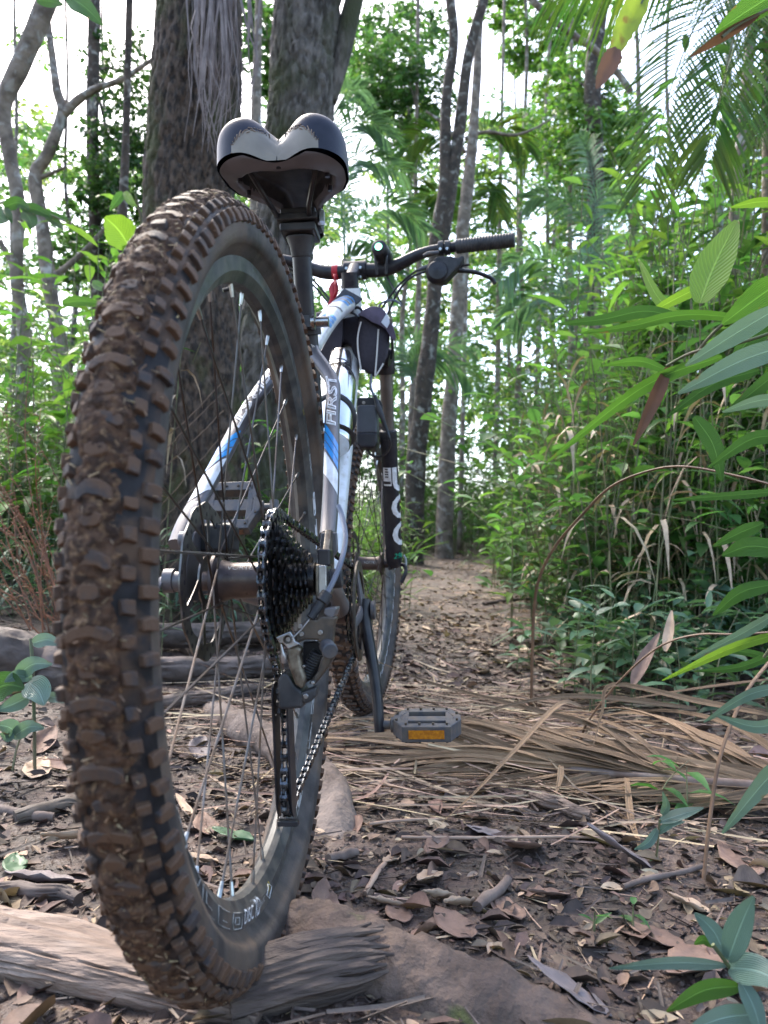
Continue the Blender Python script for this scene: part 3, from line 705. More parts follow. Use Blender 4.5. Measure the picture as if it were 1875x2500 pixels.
st.build('stitching', MT['thread'], saddle)['kind'] = 'stuff'
# underside: grey moulded base with a dark hollow
ub = {0: [], 1: []}; uv_ = []
nx2, ns2 = 70, 60
for i in range(nx2+1):
    x = XR+0.003+(XN-0.012-XR)*(i/nx2)**1.3; w = w_of(x)*0.955
    for k in range(ns2+1):
        s_ = -1+2*k/ns2; y = w*s_; hw = np.interp(x, [XR+0.030, XR+0.045, XR+0.075, XR+0.105, XR+0.125, XR+0.16], [0.020, 0.040, 0.060, 0.056, 0.040, 0.022])
        ins = 1/(1+math.exp(-(hw-abs(y))/0.0022))*(1/(1+math.exp(-(x-XR-0.034)/0.0016)))
        xx = x + 0.018*math.exp(-(y/0.028)**2)*max(0, 1-(x-XR)/0.06)
        uv_.append((Vector((xx, y, ZB(x)-0.0035-0.006*math.exp(-((x-XR-0.03)/0.03)**2)+0.004*abs(s_)**3+0.026*ins)), ins))
for i in range(nx2):
    for k in range(ns2):
        f = (i*(ns2+1)+k, i*(ns2+1)+k+1, (i+1)*(ns2+1)+k+1, (i+1)*(ns2+1)+k)
        ub[1 if sum(uv_[j][1] for j in f) > 1.4 else 0].append(f)
for key, nm, mm in ((0, 'base', 'greyplastic'), (1, 'base_hollow', 'blackm')):
    used = {}; fs = []; vs = []
    for f in ub[key]:
        g = []
        for j in f:
            if j not in used: used[j] = len(vs); vs.append(uv_[j][0])
            g.append(used[j])
        fs.append(tuple(g))
    MB().add(vs, fs).build(nm, MT[mm], saddle, angle=180)
for (x, y) in ((XR+0.030, 0.0), (XR+0.060, 0.058), (XR+0.060, -0.058), (XR+0.098, 0.056), (XR+0.098, -0.056)):
    MB().cyl((x, y, ZB(x)-0.009), (x, y, ZB(x)-0.002), 0.0032, 12).build('plug', MT['black'], saddle)
for sgn in (1, -1):
    MB().tube(spline([(XR+0.045, sgn*0.048, 0.893+SZ), (XR+0.085, sgn*0.032, 0.872+SZ*.7), (XR+0.12, sgn*0.023, 0.862+SZ*.6), (0.33, sgn*0.022, 0.862+SZ*.6), (0.39, sgn*0.009, 0.886+SZ)], 5), 0.0036, 8).build('rail', MT['black'], saddle)
# ---- cranks, rings, pedals
CA = -1.7867
def crank_pt(s, y): return BB + Vector((0.175*math.cos(CA)*s, y, 0.175*math.sin(CA)*s))
cd = Vector((math.cos(CA), 0, math.sin(CA)))
crank = MB().cyl(BB+Vector((0, 0.062, 0)), BB+Vector((0, -0.066, 0)), 0.011, 16).build('crankset', MT['dirtymetal'], bike)
def arm(sg, y0, y1, y2):
    m = MB(); pts = spline([BB+cd*(sg*-0.016)+Vector((0, y0, 0)), BB+cd*(sg*0.02)+Vector((0, y0, 0)), BB+cd*(sg*0.075)+Vector((0, (y0*0.45+y1*0.55), 0)), BB+cd*(sg*0.13)+Vector((0, y1, 0)), BB+cd*(sg*0.186)+Vector((0, y2, 0))], 5)
    k = len(pts); m.tube(pts, [np.interp(i/(k-1), [0, .15, .6, .93, 1], [0.017, 0.0175, 0.0135, 0.0135, 0.010]) for i in range(k)], 14, ref=(0, 1, 0), flat=[np.interp(i/(k-1), [0, .2, 1], [0.010, 0.010, 0.0078]) for i in range(k)])
    return m
arm(1, -0.066, -0.084, -0.088).build('crank_arm', MT['black'], crank, label='right crank arm pointing down')
arm(-1, 0.066, 0.084, 0.088).build('crank_arm', MT['greyblack'], crank, label='left crank arm pointing up')
def ring(t, y, w, matr, name, rin, tooth=True):
    pr = t*0.0127/(2*math.pi); n = t*6; vs = []; fs = []; m = MB()
    for h in (-w/2, w/2):
        for k in range(n):
            rr = pr + ((0.0040, 0.0028, -0.0018, -0.0032, -0.0018, 0.0028)[k % 6] if tooth else 0.006)
            a_ = 2*math.pi*k/n; vs.append(BB+Vector((rr*math.cos(a_), y+h, rr*math.sin(a_))))
        for k in range(n):
            a_ = 2*math.pi*k/n; vs.append(BB+Vector((rin*math.cos(a_), y+h, rin*math.sin(a_))))
    for k in range(n):
        q = (k+1) % n
        fs += [(k, q, n+q, n+k), (2*n+k, 3*n+k, 3*n+q, 2*n+q), (k, 2*n+k, 2*n+q, q), (n+k, n+q, 3*n+q, 3*n+k)]
    m.add(vs, fs); return m.build(name, matr, crank, smooth=not tooth)
ring(34, -0.0490, 0.002, MT['cog'], 'chainring', 0.052)
ring(24, -0.0410, 0.002, MT['cog'], 'chainring', 0.034)
ring(36, -0.0560, 0.003, MT['dirtymetal'], 'chain_guard', 0.062, False)
sp = MB()
for k in range(4):
    t = CA + k*math.pi/2 + 0.5; e = Vector((math.cos(t), 0, math.sin(t)))
    sp.tube([BB+Vector((0, -0.060, 0))+e*0.010, BB+Vector((0, -0.058, 0))+e*0.040, BB+Vector((0, -0.0545, 0))+e*0.068], [0.013, 0.009, 0.008], 10, flat=0.4, ref=(0, 1, 0))
sp.build('spider', MT['alloy'], crank)
MB().lathe([(0.001, 0), (0.015, 0), (0.015, -0.006), (0.001, -0.008)], BB+Vector((0, -0.075, 0)), (0, 1, 0), 20).build('crank_bolt_cap', MT['greyblack'], crank)
def pedal(C, ang, lbl, refl, parent):
    Rm = Matrix.Rotation(ang, 3, 'Y'); T = lambda p: C + Rm @ Vector(p)
    root = MB()
    z0, z1 = -0.0115, 0.0115
    def plate(poly): root.prism([(x, y, z0) for x, y in poly], [(x, y, z1) for x, y in poly])
    plate([(-0.046, -0.036), (-0.046, 0.036), (-0.029, 0.037), (-0.029, -0.037)]); plate([(0.029, -0.037), (0.029, 0.037), (0.046, 0.036), (0.046, -0.036)])
    plate([(-0.0301, 0.030), (-0.044, 0.0355), (-0.010, 0.051), (0.010, 0.051), (0.044, 0.0355), (0.0301, 0.030), (0.008, 0.040), (-0.008, 0.040)][::-1])
    plate([(-0.0301, -0.030), (-0.044, -0.0355), (-0.010, -0.051), (0.010, -0.051), (0.044, -0.0355), (0.0301, -0.030), (0.008, -0.040), (-0.008, -0.040)])
    root.prism([(-0.011, -0.042, -0.010), (-0.011, -0.042, 0.010), (-0.011, 0.042, 0.010), (-0.011, 0.042, -0.010)], [(0.011, -0.042, -0.010), (0.011, -0.042, 0.010), (0.011, 0.042, 0.010), (0.011, 0.042, -0.010)])
    for y in (-0.033, 0.033):
        root.prism([(-0.034, y-0.005, -0.0105), (-0.034, y-0.005, 0.0105), (-0.034, y+0.005, 0.0105), (-0.034, y+0.005, -0.0105)], [(0.034, y-0.005, -0.0105), (0.034, y-0.005, 0.0105), (0.034, y+0.005, 0.0105), (0.034, y+0.005, -0.0105)])
    root.v = [T(p) for p in root.v]
    o = root.build('pedal', MT['greyblack'], parent, smooth=False, bevel=0.0012, label=lbl)
    sg = 1 if C.y < 0 else -1
    MB().tube([T((0, sg*0.070, 0)), T((0, sg*0.056, 0)), T((0, sg*0.054, 0)), T((0, sg*0.040, 0))], [0.0065, 0.0065, 0.0115, 0.0115], 14).build('pedal_axle', MT['greyblack'], o)
    for x in (-0.046, 0.046):
        s_ = math.copysign(1, x)
        m = MB(); m.v = []; m.prism([T((x-s_*0.002, y, z)) for y, z in ((-0.026, -0.0062), (0.026, -0.0062), (0.026, 0.0062), (-0.026, 0.0062))], [T((x+s_*0.0016, y, z)) for y, z in ((-0.026, -0.0062), (0.026, -0.0062), (0.026, 0.0062), (-0.026, 0.0062))]); m.build('reflector', refl, o, smooth=False)
    for x in (-0.037, 0.037):
        for y in (-0.030, -0.010, 0.010, 0.030):
            for z in (-1, 1):
                MB().cyl(T((x, y, z*0.010)), T((x, y, z*0.0148)), 0.0021, 6).build('pin', MT['dirtymetal'], o)
    for x in (-0.016, 0.016):
        for y in (-0.045, 0.045):
            for z in (-1, 1): MB().cyl(T((x, y, z*0.010)), T((x, y, z*0.0148)), 0.0021, 6).build('pin', MT['dirtymetal'], o)
    return o
pedal(crank_pt(1, -0.160), rad(-6), 'right pedal with amber reflector', MT['amber'], bike)
pedal(crank_pt(-1, 0.160), rad(-62), 'left pedal hanging upright, seen flat through the spokes', MT['amberdark'], bike)

# ---- chain
BIG = TEETH[0]*0.0127/(2*math.pi)
GP = Vector((0.004, -0.0262, 0.250)); TP = Vector((0.018, -0.0285, 0.150)); PR = 0.0205
path = []
t0, t1 = 1.50, 4.15
for i in range(60):
    t = t0+(t1-t0)*i/59; path.append(A+Vector((BIG*math.cos(t), -0.0235, BIG*math.sin(t))))
for i in range(12):                          # round the front of the guide pulley
    t = 2.2-2.75*i/11; path.append(GP+Vector((PR*math.cos(t), 0, PR*math.sin(t))))
for i in range(16):                          # round the back and bottom of the tension pulley
    t = 2.75+2.4*i/15; path.append(TP+Vector((PR*math.cos(t), 0, PR*math.sin(t))))
CR_ = 34*0.0127/(2*math.pi)
for i in range(40):
    t = -1.75+3.45*i/39; path.append(BB+Vector((CR_*math.cos(t), -0.049, CR_*math.sin(t))))
path.append(path[0].copy())
def resample(pts, step):
    out = [pts[0].copy()]; acc = 0.0
    for a, b in zip(pts, pts[1:]):
        L_ = (b-a).length
        while L_ > 0 and acc+L_ >= step:
            a = a+(b-a)*((step-acc)/L_); L_ = (b-a).length; acc = 0.0; out.append(a.copy())
        acc += L_
    return out
lk = resample(path, 0.0127)
def linkmesh(yo, name):
    m = MB()
    for y in (yo, -yo):
        ol = []
        for k in range(6): t = math.pi/2+math.pi*k/5; ol.append((-0.0063+0.0042*math.cos(t), 0.0042*math.sin(t)))
        ol.append((0.0, -0.0030))
        for k in range(6): t = -math.pi/2+math.pi*k/5; ol.append((0.0063+0.0042*math.cos(t), 0.0042*math.sin(t)))
        ol.append((0.0, 0.0030))
        m.prism([(x, y-0.0005, z) for x, z in ol], [(x, y+0.0005, z) for x, z in ol])
    for x in (-0.0063, 0.0063): m.cyl((x, -yo-0.0008, 0), (x, yo+0.0008, 0), 0.0019 if yo > 0.0025 else 0.0036, 8)
    return m
chain = empty_part('chain', bike)
lp = [linkmesh(0.0031, 'chain_link').build('chain_link', MT['chain'], chain, smooth=False), linkmesh(0.0021, 'chain_link').build('chain_link', MT['chain'], chain, smooth=False)]
for i, (a, b) in enumerate(zip(lk, lk[1:])):
    o = lp[i] if i < 2 else link(lp[i % 2].copy(), chain)
    d = (b-a).normalized(); z = d.cross(Vector((0, 1, 0))).normalized(); y = z.cross(d)
    c = (a+b)/2
    o.matrix_local = Matrix(((d.x, y.x, z.x, c.x), (d.y, y.y, z.y, c.y), (d.z, y.z, z.z, c.z), (0, 0, 0, 1)))

# ---- rear derailleur
der = empty_part('rear_derailleur', bike)
Q = lambda pts: [(660+a/5.53, 1350+b/5.53) for a, b in pts]
def dpx(pts, x0, x1, m, name, bev=0.0012):
    return MB().px(Q(pts), x0, x1).build(name, MT[m], der, smooth=False, bevel=bev)
dpx([(520, 885), (620, 905), (700, 850), (890, 870), (850, 1000), (830, 1240), (700, 1300), (640, 1180), (480, 1170), (330, 1235), (330, 1080), (400, 950)], -0.040, -0.022, 'dirtymetal', 'body_plate', 0.002)
dpx([(225, 1290), (330, 1240), (430, 1290), (400, 1380), (430, 1560), (475, 1700), (430, 1850), (330, 1780), (250, 1560), (205, 1400)], -0.044, -0.030, 'bronze', 'parallelogram_link', 0.003)
dpx([(75, 1140), (265, 1060), (310, 1120), (330, 1190), (410, 1230), (240, 1295), (170, 1215), (125, 1225)], -0.050, -0.044, 'steel', 'cable_clamp', 0.0008)
dpx([(740, 1265), (870, 1235), (865, 1400), (770, 1560), (610, 1770), (510, 1770), (640, 1600), (720, 1400)], -0.034, -0.020, 'dirtymetal', 'parallelogram_link', 0.002)
dpx([(440, 1200), (640, 1190), (720, 1300), (620, 1680), (470, 1760), (420, 1560)], -0.018, -0.012, 'black', 'inner_plate')
dpx([(95, 1720), (160, 1610), (245, 1640), (330, 1790), (430, 1870), (440, 1960), (440, 2100), (110, 2120)], -0.040, -0.004, 'blackm', 'pulley_knuckle', 0.003)
dpx([(390, 1890), (500, 1850), (620, 1805), (615, 1930), (560, 2010), (440, 2050)], -0.040, -0.022, 'blackm', 'pivot_cup', 0.003)
dpx([(735, 745), (880, 735), (895, 760), (850, 870), (790, 880), (720, 820)], -0.038, -0.012, 'alloy', 'mounting_knuckle', 0.002)
for (a, b, r) in ((405, 990, 30), (425, 1095, 32), (675, 1075, 33), (480, 1935, 34), (575, 1750, 22), (455, 1530, 20)):
    p = P(660+a/5.53, 1350+b/5.53, -0.041); k = r/5.53/FPX*0.75
    MB().cyl(p+Vector((0.006, 0, 0)), p-Vector((0.0015, 0, 0)), k, 14).build('screw', MT['steel'], der, bevel=0.0004)
p = P(660+240/5.53, 1350+1165/5.53, -0.050)
MB().lathe([(0.0022, -0.001), (0.0040, -0.004), (0.0042, 0.003), (0.0022, 0.003)], p, (1, 0, 0), 20, close=True).build('clamp_bolt', MT['bronze'], der)
def pq(a, b, x): return P(660+a/5.53, 1350+b/5.53, x)
MB().tube([pq(760, 1250, -0.036), pq(810, 1330, -0.052)], [0.0075, 0.0075], 16).build('pivot_pin', MT['greyblack'], der, bevel=0.001)
h0, h1 = pq(640, 1340, -0.030), pq(455, 1660, -0.030); ax = (h1-h0).normalized(); ha_, hb_ = basis(ax); tn = 10
MB().tube([h0.lerp(h1, i/160)+(ha_*math.cos(i/160*tn*2*math.pi)+hb_*math.sin(i/160*tn*2*math.pi))*0.0055 for i in range(161)], 0.0011, 6).build('spring', MT['blackm'], der)
MB().tube([pq(145, 1230, -0.047), pq(170, 1340, -0.047), pq(180, 1380, -0.046), pq(185, 1480, -0.044)], [0.0012, 0.0012, 0.003, 0.0024], 10).build('adjuster_screw', MT['steel'], der)
MB().tube([pq(770, 545, -0.030), pq(690, 660, -0.034), pq(680, 670, -0.034), pq(640, 740, -0.036), pq(540, 880, -0.040)], [0.0062, 0.0066, 0.0046, 0.0046, 0.0042], 14).build('barrel_adjuster', MT['blackm'], der)
MB().tube([pq(540, 880, -0.040), pq(430, 1020, -0.046), pq(290, 1160, -0.052)], 0.0006, 6).build('cable_wire', MT['steel'], der)
MB().tube(spline([P(826, 1235, 0.06), P(836, 1262, 0.05), P(844, 1310, 0.02), P(836, 1360, -0.01), P(818, 1410, -0.025), P(799, 1448, -0.031)], 7), 0.0027, 8).build('cable_housing', MT['cablegrey'], der)
MB().px([(777, 1384), (782, 1380), (794, 1380), (797, 1385), (797, 1455), (777, 1455)], -0.026, 0.006).build('hanger', MT['steel'], der, smooth=False, bevel=0.001)
MB().px([(774, 1340), (806, 1340), (806, 1382), (774, 1382)], -0.012, 0.012).build('hanger_block', MT['black'], der, smooth=False, bevel=0.002)
for yo, nm in ((0.0072, 0), (-0.0072, 1)):
    ol = []; ca, cb = Vector((GP.x, 0, GP.z)), Vector((TP.x, 0, TP.z)); dd = (cb-ca).normalized(); nn = Vector((-dd.z, 0, dd.x))
    for k in range(9): t = math.pi*k/8; ol.append(ca + nn*(0.013*math.cos(t)) - dd*(0.013*math.sin(t)))
    for k in range(9): t = math.pi*k/8; ol.append(cb - nn*(0.014*math.cos(t)) + dd*(0.026*math.sin(t)))
    MB().prism([p+Vector((0, GP.y+yo-0.001, 0)) for p in ol], [p+Vector((0, GP.y+yo+0.001, 0)) for p in ol]).build('pulley_cage', MT['black'], der, smooth=False, bevel=0.0004)
MB().box(TP+Vector((-0.006, -0.001, -0.029)), (0.010, 0.021, 0.0055)).build('cage_end', MT['black'], der, smooth=False, bevel=0.001)
for c in (GP, TP):
    m = MB(); n = 66; vs = []; fs = []
    for y in (-0.0012, 0.0012):
        vs += [c+Vector((0, y, 0))] + [c+Vector(((PR-0.001+(0.0035 if k % 6 in (0, 1, 5) else -0.001))*math.cos(2*math.pi*k/n), y, (PR-0.001+(0.0035 if k % 6 in (0, 1, 5) else -0.001))*math.sin(2*math.pi*k/n))) for k in range(n)]
    for k in range(n):
        q = (k+1) % n; fs += [(0, 1+k, 1+q), (n+1, n+2+q, n+2+k), (1+k, n+2+k, n+2+q, 1+q)]
    m.add(vs, fs).build('pulley', MT['blackm'], der, smooth=False)

# ---- fork
fork = empty_part('fork', bike)
cr_ = FO-hd*0.505
MB().tube([cr_+Vector((0, 0.085, 0.0)), cr_+Vector((0, 0.05, 0.012)), cr_+Vector((0, 0, 0.020)), cr_+Vector((0, -0.05, 0.012)), cr_+Vector((0, -0.085, 0.0))], [0.020, 0.022, 0.024, 0.022, 0.020], 16).build('crown', MT['black'], fork, xf=S)
for sg in (1, -1):
    base = FA + pf*(-0.016) + Vector((0, sg*0.066, 0)); up = -hd
    MB().tube([base+up*0.27, base+up*0.50], 0.0150, 20).build('stanchion', MT['stanchion'], fork, xf=S)
    MB().tube([base+up*0.468, base+up*0.473, base+up*0.515, base+up*0.524, base+up*0.527], [0.0205, 0.0222, 0.0222, 0.020, 0.012], 20).build('leg_cap', MT['black'], fork, xf=S)
    MB().tube([base+up*0.530, base+up*0.540, base+up*0.556], [0.013, 0.0125, 0.0105], 14).build('top_cap', MT['blackm'], fork, xf=S)
    MB().tube([base+up*0.318, base+up*0.322, base+up*0.336, base+up*0.339], [0.0195, 0.0205, 0.0205, 0.0165], 20).build('dust_seal', MT['blackm'], fork, xf=S)
    lw = MB().tube([base-up*0.002, base+up*0.012, base+up*0.06, base+up*0.20, base+up*0.29, base+up*0.318], [0.012, 0.0195, 0.0200, 0.0195, 0.0195, 0.0205], 24).build('lower_leg', MT['black'], fork, xf=S)
    MB().box(FA+Vector((0, sg*0.055, 0)), (0.034, 0.010, 0.030)).build('fork_dropout', MT['blackm'], fork, xf=S, bevel=0.003)
    if sg < 0:
        def wrap(V, F, hh, az, h0, matr, nm, r=0.0206, wsc=None):
            xs = [v.x for v in V]; ys = [v.y for v in V]; sc = hh/(max(ys)-min(ys)); ym = min(ys); xm = (max(xs)+min(xs))/2; out = []
            for v in V:
                an = az + (v.x-xm)*sc*(wsc or 1)/r
                ea = Vector((-math.cos(an), -math.sin(an), 0)); ea = (ea - up*ea.dot(up)).normalized()
                out.append(base + up*(h0+(v.y-ym)*sc) + ea*r)
            MB().add(out, F).build(nm, matr, lw, smooth=False, xf=S)
        for ch_, h0 in (('U', 0.192), ('O', 0.124), ('O', 0.056)):
            V, F = text_mesh(ch_, 0, 1, 0, 0.03); wrap(V, F, 0.060, rad(92), h0, MT['letter'], 'lettering', r=0.0212, wsc=1.0)
        V, F = text_mesh('29er', 0, 1, 0.25); wrap(V, F, 0.013, rad(58), 0.026, MT['green'], 'lettering')
        quad = [Vector((x, y, 0)) for y in (0, 1) for x in np.linspace(0, 0.45, 8)]; wrap(quad, [(i, i+1, 9+i, 8+i) for i in range(7)], 0.044, rad(-12), 0.208, MT['letter'], 'sticker')
        for i, (yy, ww) in enumerate(((0.246, 2.2), (0.240, 2.6), (0.234, 2.6), (0.228, 2.4), (0.212, 2.6))):
            quad = [Vector((x, y, 0)) for y in (0, 1) for x in np.linspace(0, ww, 6)]; wrap(quad, [(j, j+1, 7+j, 6+j) for j in range(5)], 0.0034 if i < 4 else 0.007, rad(-14), yy, MT['black'], 'sticker_print', r=0.0209)
        MB().tube(spline([FA+Vector((0, -0.074, 0)), FA+Vector((-0.004, -0.090, -0.004)), FA+Vector((-0.012, -0.094, -0.02)), FA+Vector((-0.012, -0.084, -0.045))], 5), 0.0048, 8).build('quick_release', MT['black'], fork, xf=S)
        MB().tube(spline([FA+Vector((0, -0.086, 0.022)), FA+Vector((0, -0.092, 0.010)), FA+Vector((-0.004, -0.092, -0.01))], 4), 0.003, 6).build('quick_release_edge', MT['steel'], fork, xf=S)
# ---- cockpit
SC = FO - hd*0.700 + pf*0.0703
STE = FO - hd*0.678
stem = MB().tube([FO-hd*0.640, FO-hd*0.694], 0.0185, 20).build('stem', MT['black'], bike, xf=S)
MB().tube([STE+hd*0.004, STE.lerp(SC, 0.6)-hd*0.004, SC-pf*0.012], [0.0165, 0.0155, 0.018], 18).build('stem_body', MT['black'], stem, xf=S)
MB().tube([SC+Vector((0, 0.026, 0)), SC+Vector((0, -0.026, 0))], 0.0215, 22).build('bar_clamp', MT['black'], stem, xf=S, bevel=0.001)
for y in (0.016, -0.016):
    for z in (0.0, 0.022): MB().cyl(SC+Vector((-0.028, y, -0.026+z)), SC+Vector((-0.020, y, -0.026+z)), 0.0034, 8).build('bolt', MT['steel'], stem, xf=S)
BR = [(0.0, 0.0, 0.0, 0.0159), (0.0, 0.045, -0.002, 0.0159), (-0.001, 0.075, 0.0, 0.0155), (-0.004, 0.10, 0.007, 0.0145), (-0.010, 0.145, 0.024, 0.0125), (-0.016, 0.185, 0.031, 0.0115), (-0.026, 0.26, 0.033, 0.0111), (-0.036, 0.352, 0.034, 0.0111)]
bp_ = [SC+Vector((x, y, z)) for x, y, z, r in reversed(BR)] + [SC+Vector((x, -y, z)) for x, y, z, r in BR[1:]]
br_ = [r for *_, r in reversed(BR)] + [r for *_, r in BR[1:]]
bps = spline(bp_, 5); brs = [float(np.interp(i/5, range(len(br_)), br_)) for i in range(len(bps))]
bar = MB().tube(bps, brs, 18).build('handlebar', MT['black'], bike, xf=S)
def barpt(y):
    i = min(range(len(bps)), key=lambda k: abs(bps[k].y-y)); return bps[i]
for sg in (1, -1):
    g0, g1 = SC+Vector((-0.0225, sg*0.232, 0.0328)), SC+Vector((-0.0368, sg*0.358, 0.034)); m = MB(); pts = [g0.lerp(g1, i/40) for i in range(41)]
    m.tube(pts, [0.0155 if i in (0, 1, 2, 39, 40) else (0.0160 if i % 2 else 0.0150) for i in range(41)], 20).build('grip', MT['blackm'], bike, xf=S, angle=20, label='right grip' if sg < 0 else 'left grip')
    br = empty_part('brake_lever', bike)
    Y = lambda dx, y, dz: S(SC+Vector((dx, sg*y, dz)))
    for y in (0.197, 0.212):
        c = SC+Vector((-0.020, sg*y, 0.0322)); MB().lathe([(0.0110, -0.0058), (0.0158, -0.0058), (0.0158, 0.0058), (0.0110, 0.0058)], c, (0, 1, 0), 22, close=True).build('bar_band', MT['blackm'], br, xf=S, bevel=0.0008)
        MB().cyl(c+Vector((-0.0165, 0, -0.008)), c+Vector((-0.010, 0, -0.008)), 0.0034, 10).build('bolt', MT['steel'], br, xf=S)
    if sg < 0:
        q5 = lambda a, b, x: P(680+a/2.86, 550+b/2.86, x)
        m = MB(); m.px([(680+a/2.86, 550+b/2.86) for a, b in ((1062, 268), (1100, 215), (1200, 212), (1250, 225), (1285, 205), (1302, 222), (1270, 275), (1215, 330), (1160, 384), (1085, 375), (1045, 330))], 0.862, 0.900); m.build('shifter_body', MT['blackm'], br, smooth=False, bevel=0.006)
        MB().tube([q5(1010, 212, .858), q5(1045, 196, .858), q5(1120, 190, .858)], [0.003, 0.0045, 0.004], 10).build('thumb_lever', MT['greyblack'], br)
        c = q5(1110, 318, 0.862); MB().lathe([(0.001, -0.008), (0.020, -0.005), (0.026, 0.004), (0.026, 0.012)], c, (1, 0, 0), 26).build('shifter_cover', MT['black'], br)
        MB().tube(spline([q5(1215, 300, .885), q5(1270, 315, .890), q5(1360, 325, .91), q5(1440, 350, .92), q5(1490, 375, .925), q5(1511, 408, .925)], 5), [0.0075]*6+[0.0065]*6+[0.0058]*14, 10, flat=0.8).build('lever_blade', MT['black'], br)
        MB().tube([q5(1240, 296, .88), q5(1290, 282, .885), q5(1330, 276, .89)], [0.006, 0.005, 0.004], 8, flat=0.6).build('release_lever', MT['black'], br)
        for pts, r in (([(1060, 285, .875), (985, 308, .88), (915, 352, .89), (830, 430, .90), (765, 515, .91), (716, 590, .92)], 0.0026), ([(1050, 315, .875), (955, 348, .88), (885, 400, .89), (820, 492, .90), (760, 625, .91)], 0.0028)):
            MB().tube(spline([q5(*p) for p in pts], 6), r, 8).build('cable', MT['cable'], br)
        MB().tube([q5(1062, 283, .874), q5(1010, 300, .877), q5(975, 312, .88)], [0.0052, 0.0052, 0.0034], 10).build('cable_ferrule', MT['greyblack'], br)
        MB().tube(spline([q5(716, 590, .92), q5(705, 560, .91), q5(745, 530, .90), (q5(805, 524, .90)), q5(845, 545, .90), q5(858, 562, .91)], 6), 0.0024, 8).build('cable', MT['cablegrey'], br)
        MB().tube(spline([q5(738, 322, .93), q5(790, 420, .92), q5(835, 500, .91), q5(862, 556, .91)], 6), 0.0022, 8).build('cable', MT['cable'], br)
    else:
        b0 = SC+Vector((0.0, 0.195, 0.006)); MB().box(b0, (0.030, 0.045, 0.040)).build('shifter_body', MT['blackm'], br, xf=S, bevel=0.008)
        MB().tube(spline([b0+Vector((0.012, 0.02, 0)), b0+Vector((0.035, 0.06, -0.006)), b0+Vector((0.032, 0.11, -0.018)), b0+Vector((0.022, 0.135, -0.028))], 5), 0.006, 8, flat=0.8).build('lever_blade', MT['black'], br, xf=S)
        for dz in (0.0, 0.012):
            MB().tube(spline([b0+Vector((0, -0.02, dz)), b0+Vector((0.02, -0.08, -0.02+dz)), b0+Vector((0.02, -0.14, -0.09+dz)), b0+Vector((-0.02, -0.185, -0.16+dz))], 7), 0.0027, 8).build('cable', MT['cable'], br, xf=S)

# ================================================================== things carried by the bike (each its own)
dtd = (DTb-BB).normalized(); dtn = Vector((-dtd.z, 0, dtd.x))
b0 = BB+dtd*0.322+dtn*0.061+Vector((0, 0.008, 0))
bottle = thing('water_bottle', 'shiny stainless steel drinking bottle standing in the bike frame', 'bottle', b0, True)
MB().lathe([(0.001, 0), (0.034, 0), (0.0365, 0.004), (0.0365, 0.168), (0.0355, 0.182), (0.0315, 0.198), (0.0258, 0.211), (0.0238, 0.219), (0.0238, 0.226)], b0, dtd, 48).build('body', MT['chrome'], bottle, angle=50)
MB().lathe([(0.0205, 0.2255), (0.0205, 0.228), (0.0238, 0.2285), (0.0240, 0.262), (0.0225, 0.266), (0.001, 0.2665)], b0, dtd, 48).build('cap', MT['chrome'], bottle)
MB().lathe([(0.0242, 0.2248), (0.0247, 0.2264), (0.0242, 0.2280)], b0, dtd, 40).build('seal', MT['black'], bottle)
cage = empty_part('bottle_cage', bike)
for s_, tilt in ((0.075, 0.02), (0.02, -0.01)):
    c = b0+dtd*s_; a, b = basis(dtd, dtn)
    MB().tube([c + dtd*(tilt*math.cos(t)) + (a*math.cos(t)+b*math.sin(t))*0.0395 for t in np.linspace(-2.7, 2.7, 25)], 0.0055, 8, flat=0.4).build('cage_arm', MT['blackm'], cage)
MB().tube([b0-dtn*0.040-dtd*0.01, b0-dtn*0.040+dtd*0.15], 0.009, 8, flat=0.4).build('cage_spine', MT['blackm'], cage)
MB().tube([b0-dtn*0.036-dtd*0.012, b0+dtn*0.02-dtd*0.012], 0.012, 8, flat=0.3).build('cage_foot', MT['blackm'], cage)

z4 = lambda pts: [(780+a/7.37, 700+b/7.37) for a, b in pts]
def loft(loops, matr, name, parent, xf=None, sub=0, angle=60):
    m = MB(); n = len(loops[0]); vs = [p for l in loops for p in l]; fs = []
    for i in range(len(loops)-1):
        for k in range(n): fs.append((i*n+k, i*n+(k+1) % n, (i+1)*n+(k+1) % n, (i+1)*n+k))
    fs += [tuple(range(n-1, -1, -1)), tuple((len(loops)-1)*n+k for k in range(n))]
    return m.add(vs, fs).build(name, matr, parent, sub=sub, angle=angle)
def pouch(outline, xs, scs, name, matr, parent):
    loops = []
    for x, sc in zip(xs, scs):
        l = [P(u, v, x) for u, v in outline]; c = sum(l, Vector())/len(l)
        l0 = [P(u, v, xs[len(xs)//2]) for u, v in outline]; c0 = sum(l0, Vector())/len(l0)
        loops.append([Vector((x, c.y+(p.y-c0.y)*sc, c.z+(p.z-c0.z)*sc)) for p in l0])
    return loft(loops, matr, name, parent, angle=75)
bag = thing('frame_bag', 'black and purple nylon bag with pale piping strapped at the front of the bike frame', 'bag', P(925, 915, .84), True)
body = z4([(745, 480), (715, 640), (692, 780), (683, 900), (686, 1050), (700, 1200), (722, 1340), (752, 1480), (800, 1490), (860, 1545), (930, 1570), (985, 1612), (1025, 1600), (1085, 1500), (1160, 1365), (1215, 1255), (1240, 1120), (1250, 980), (1262, 880), (1245, 740), (1190, 560), (1100, 470), (960, 440), (840, 450)])
pouch(body, [0.792, 0.797, 0.815, 0.85, 0.90, 0.925], [0.86, 0.96, 1.0, 1.02, 1.0, 0.9], 'pouch', MT['cloth'], bag)
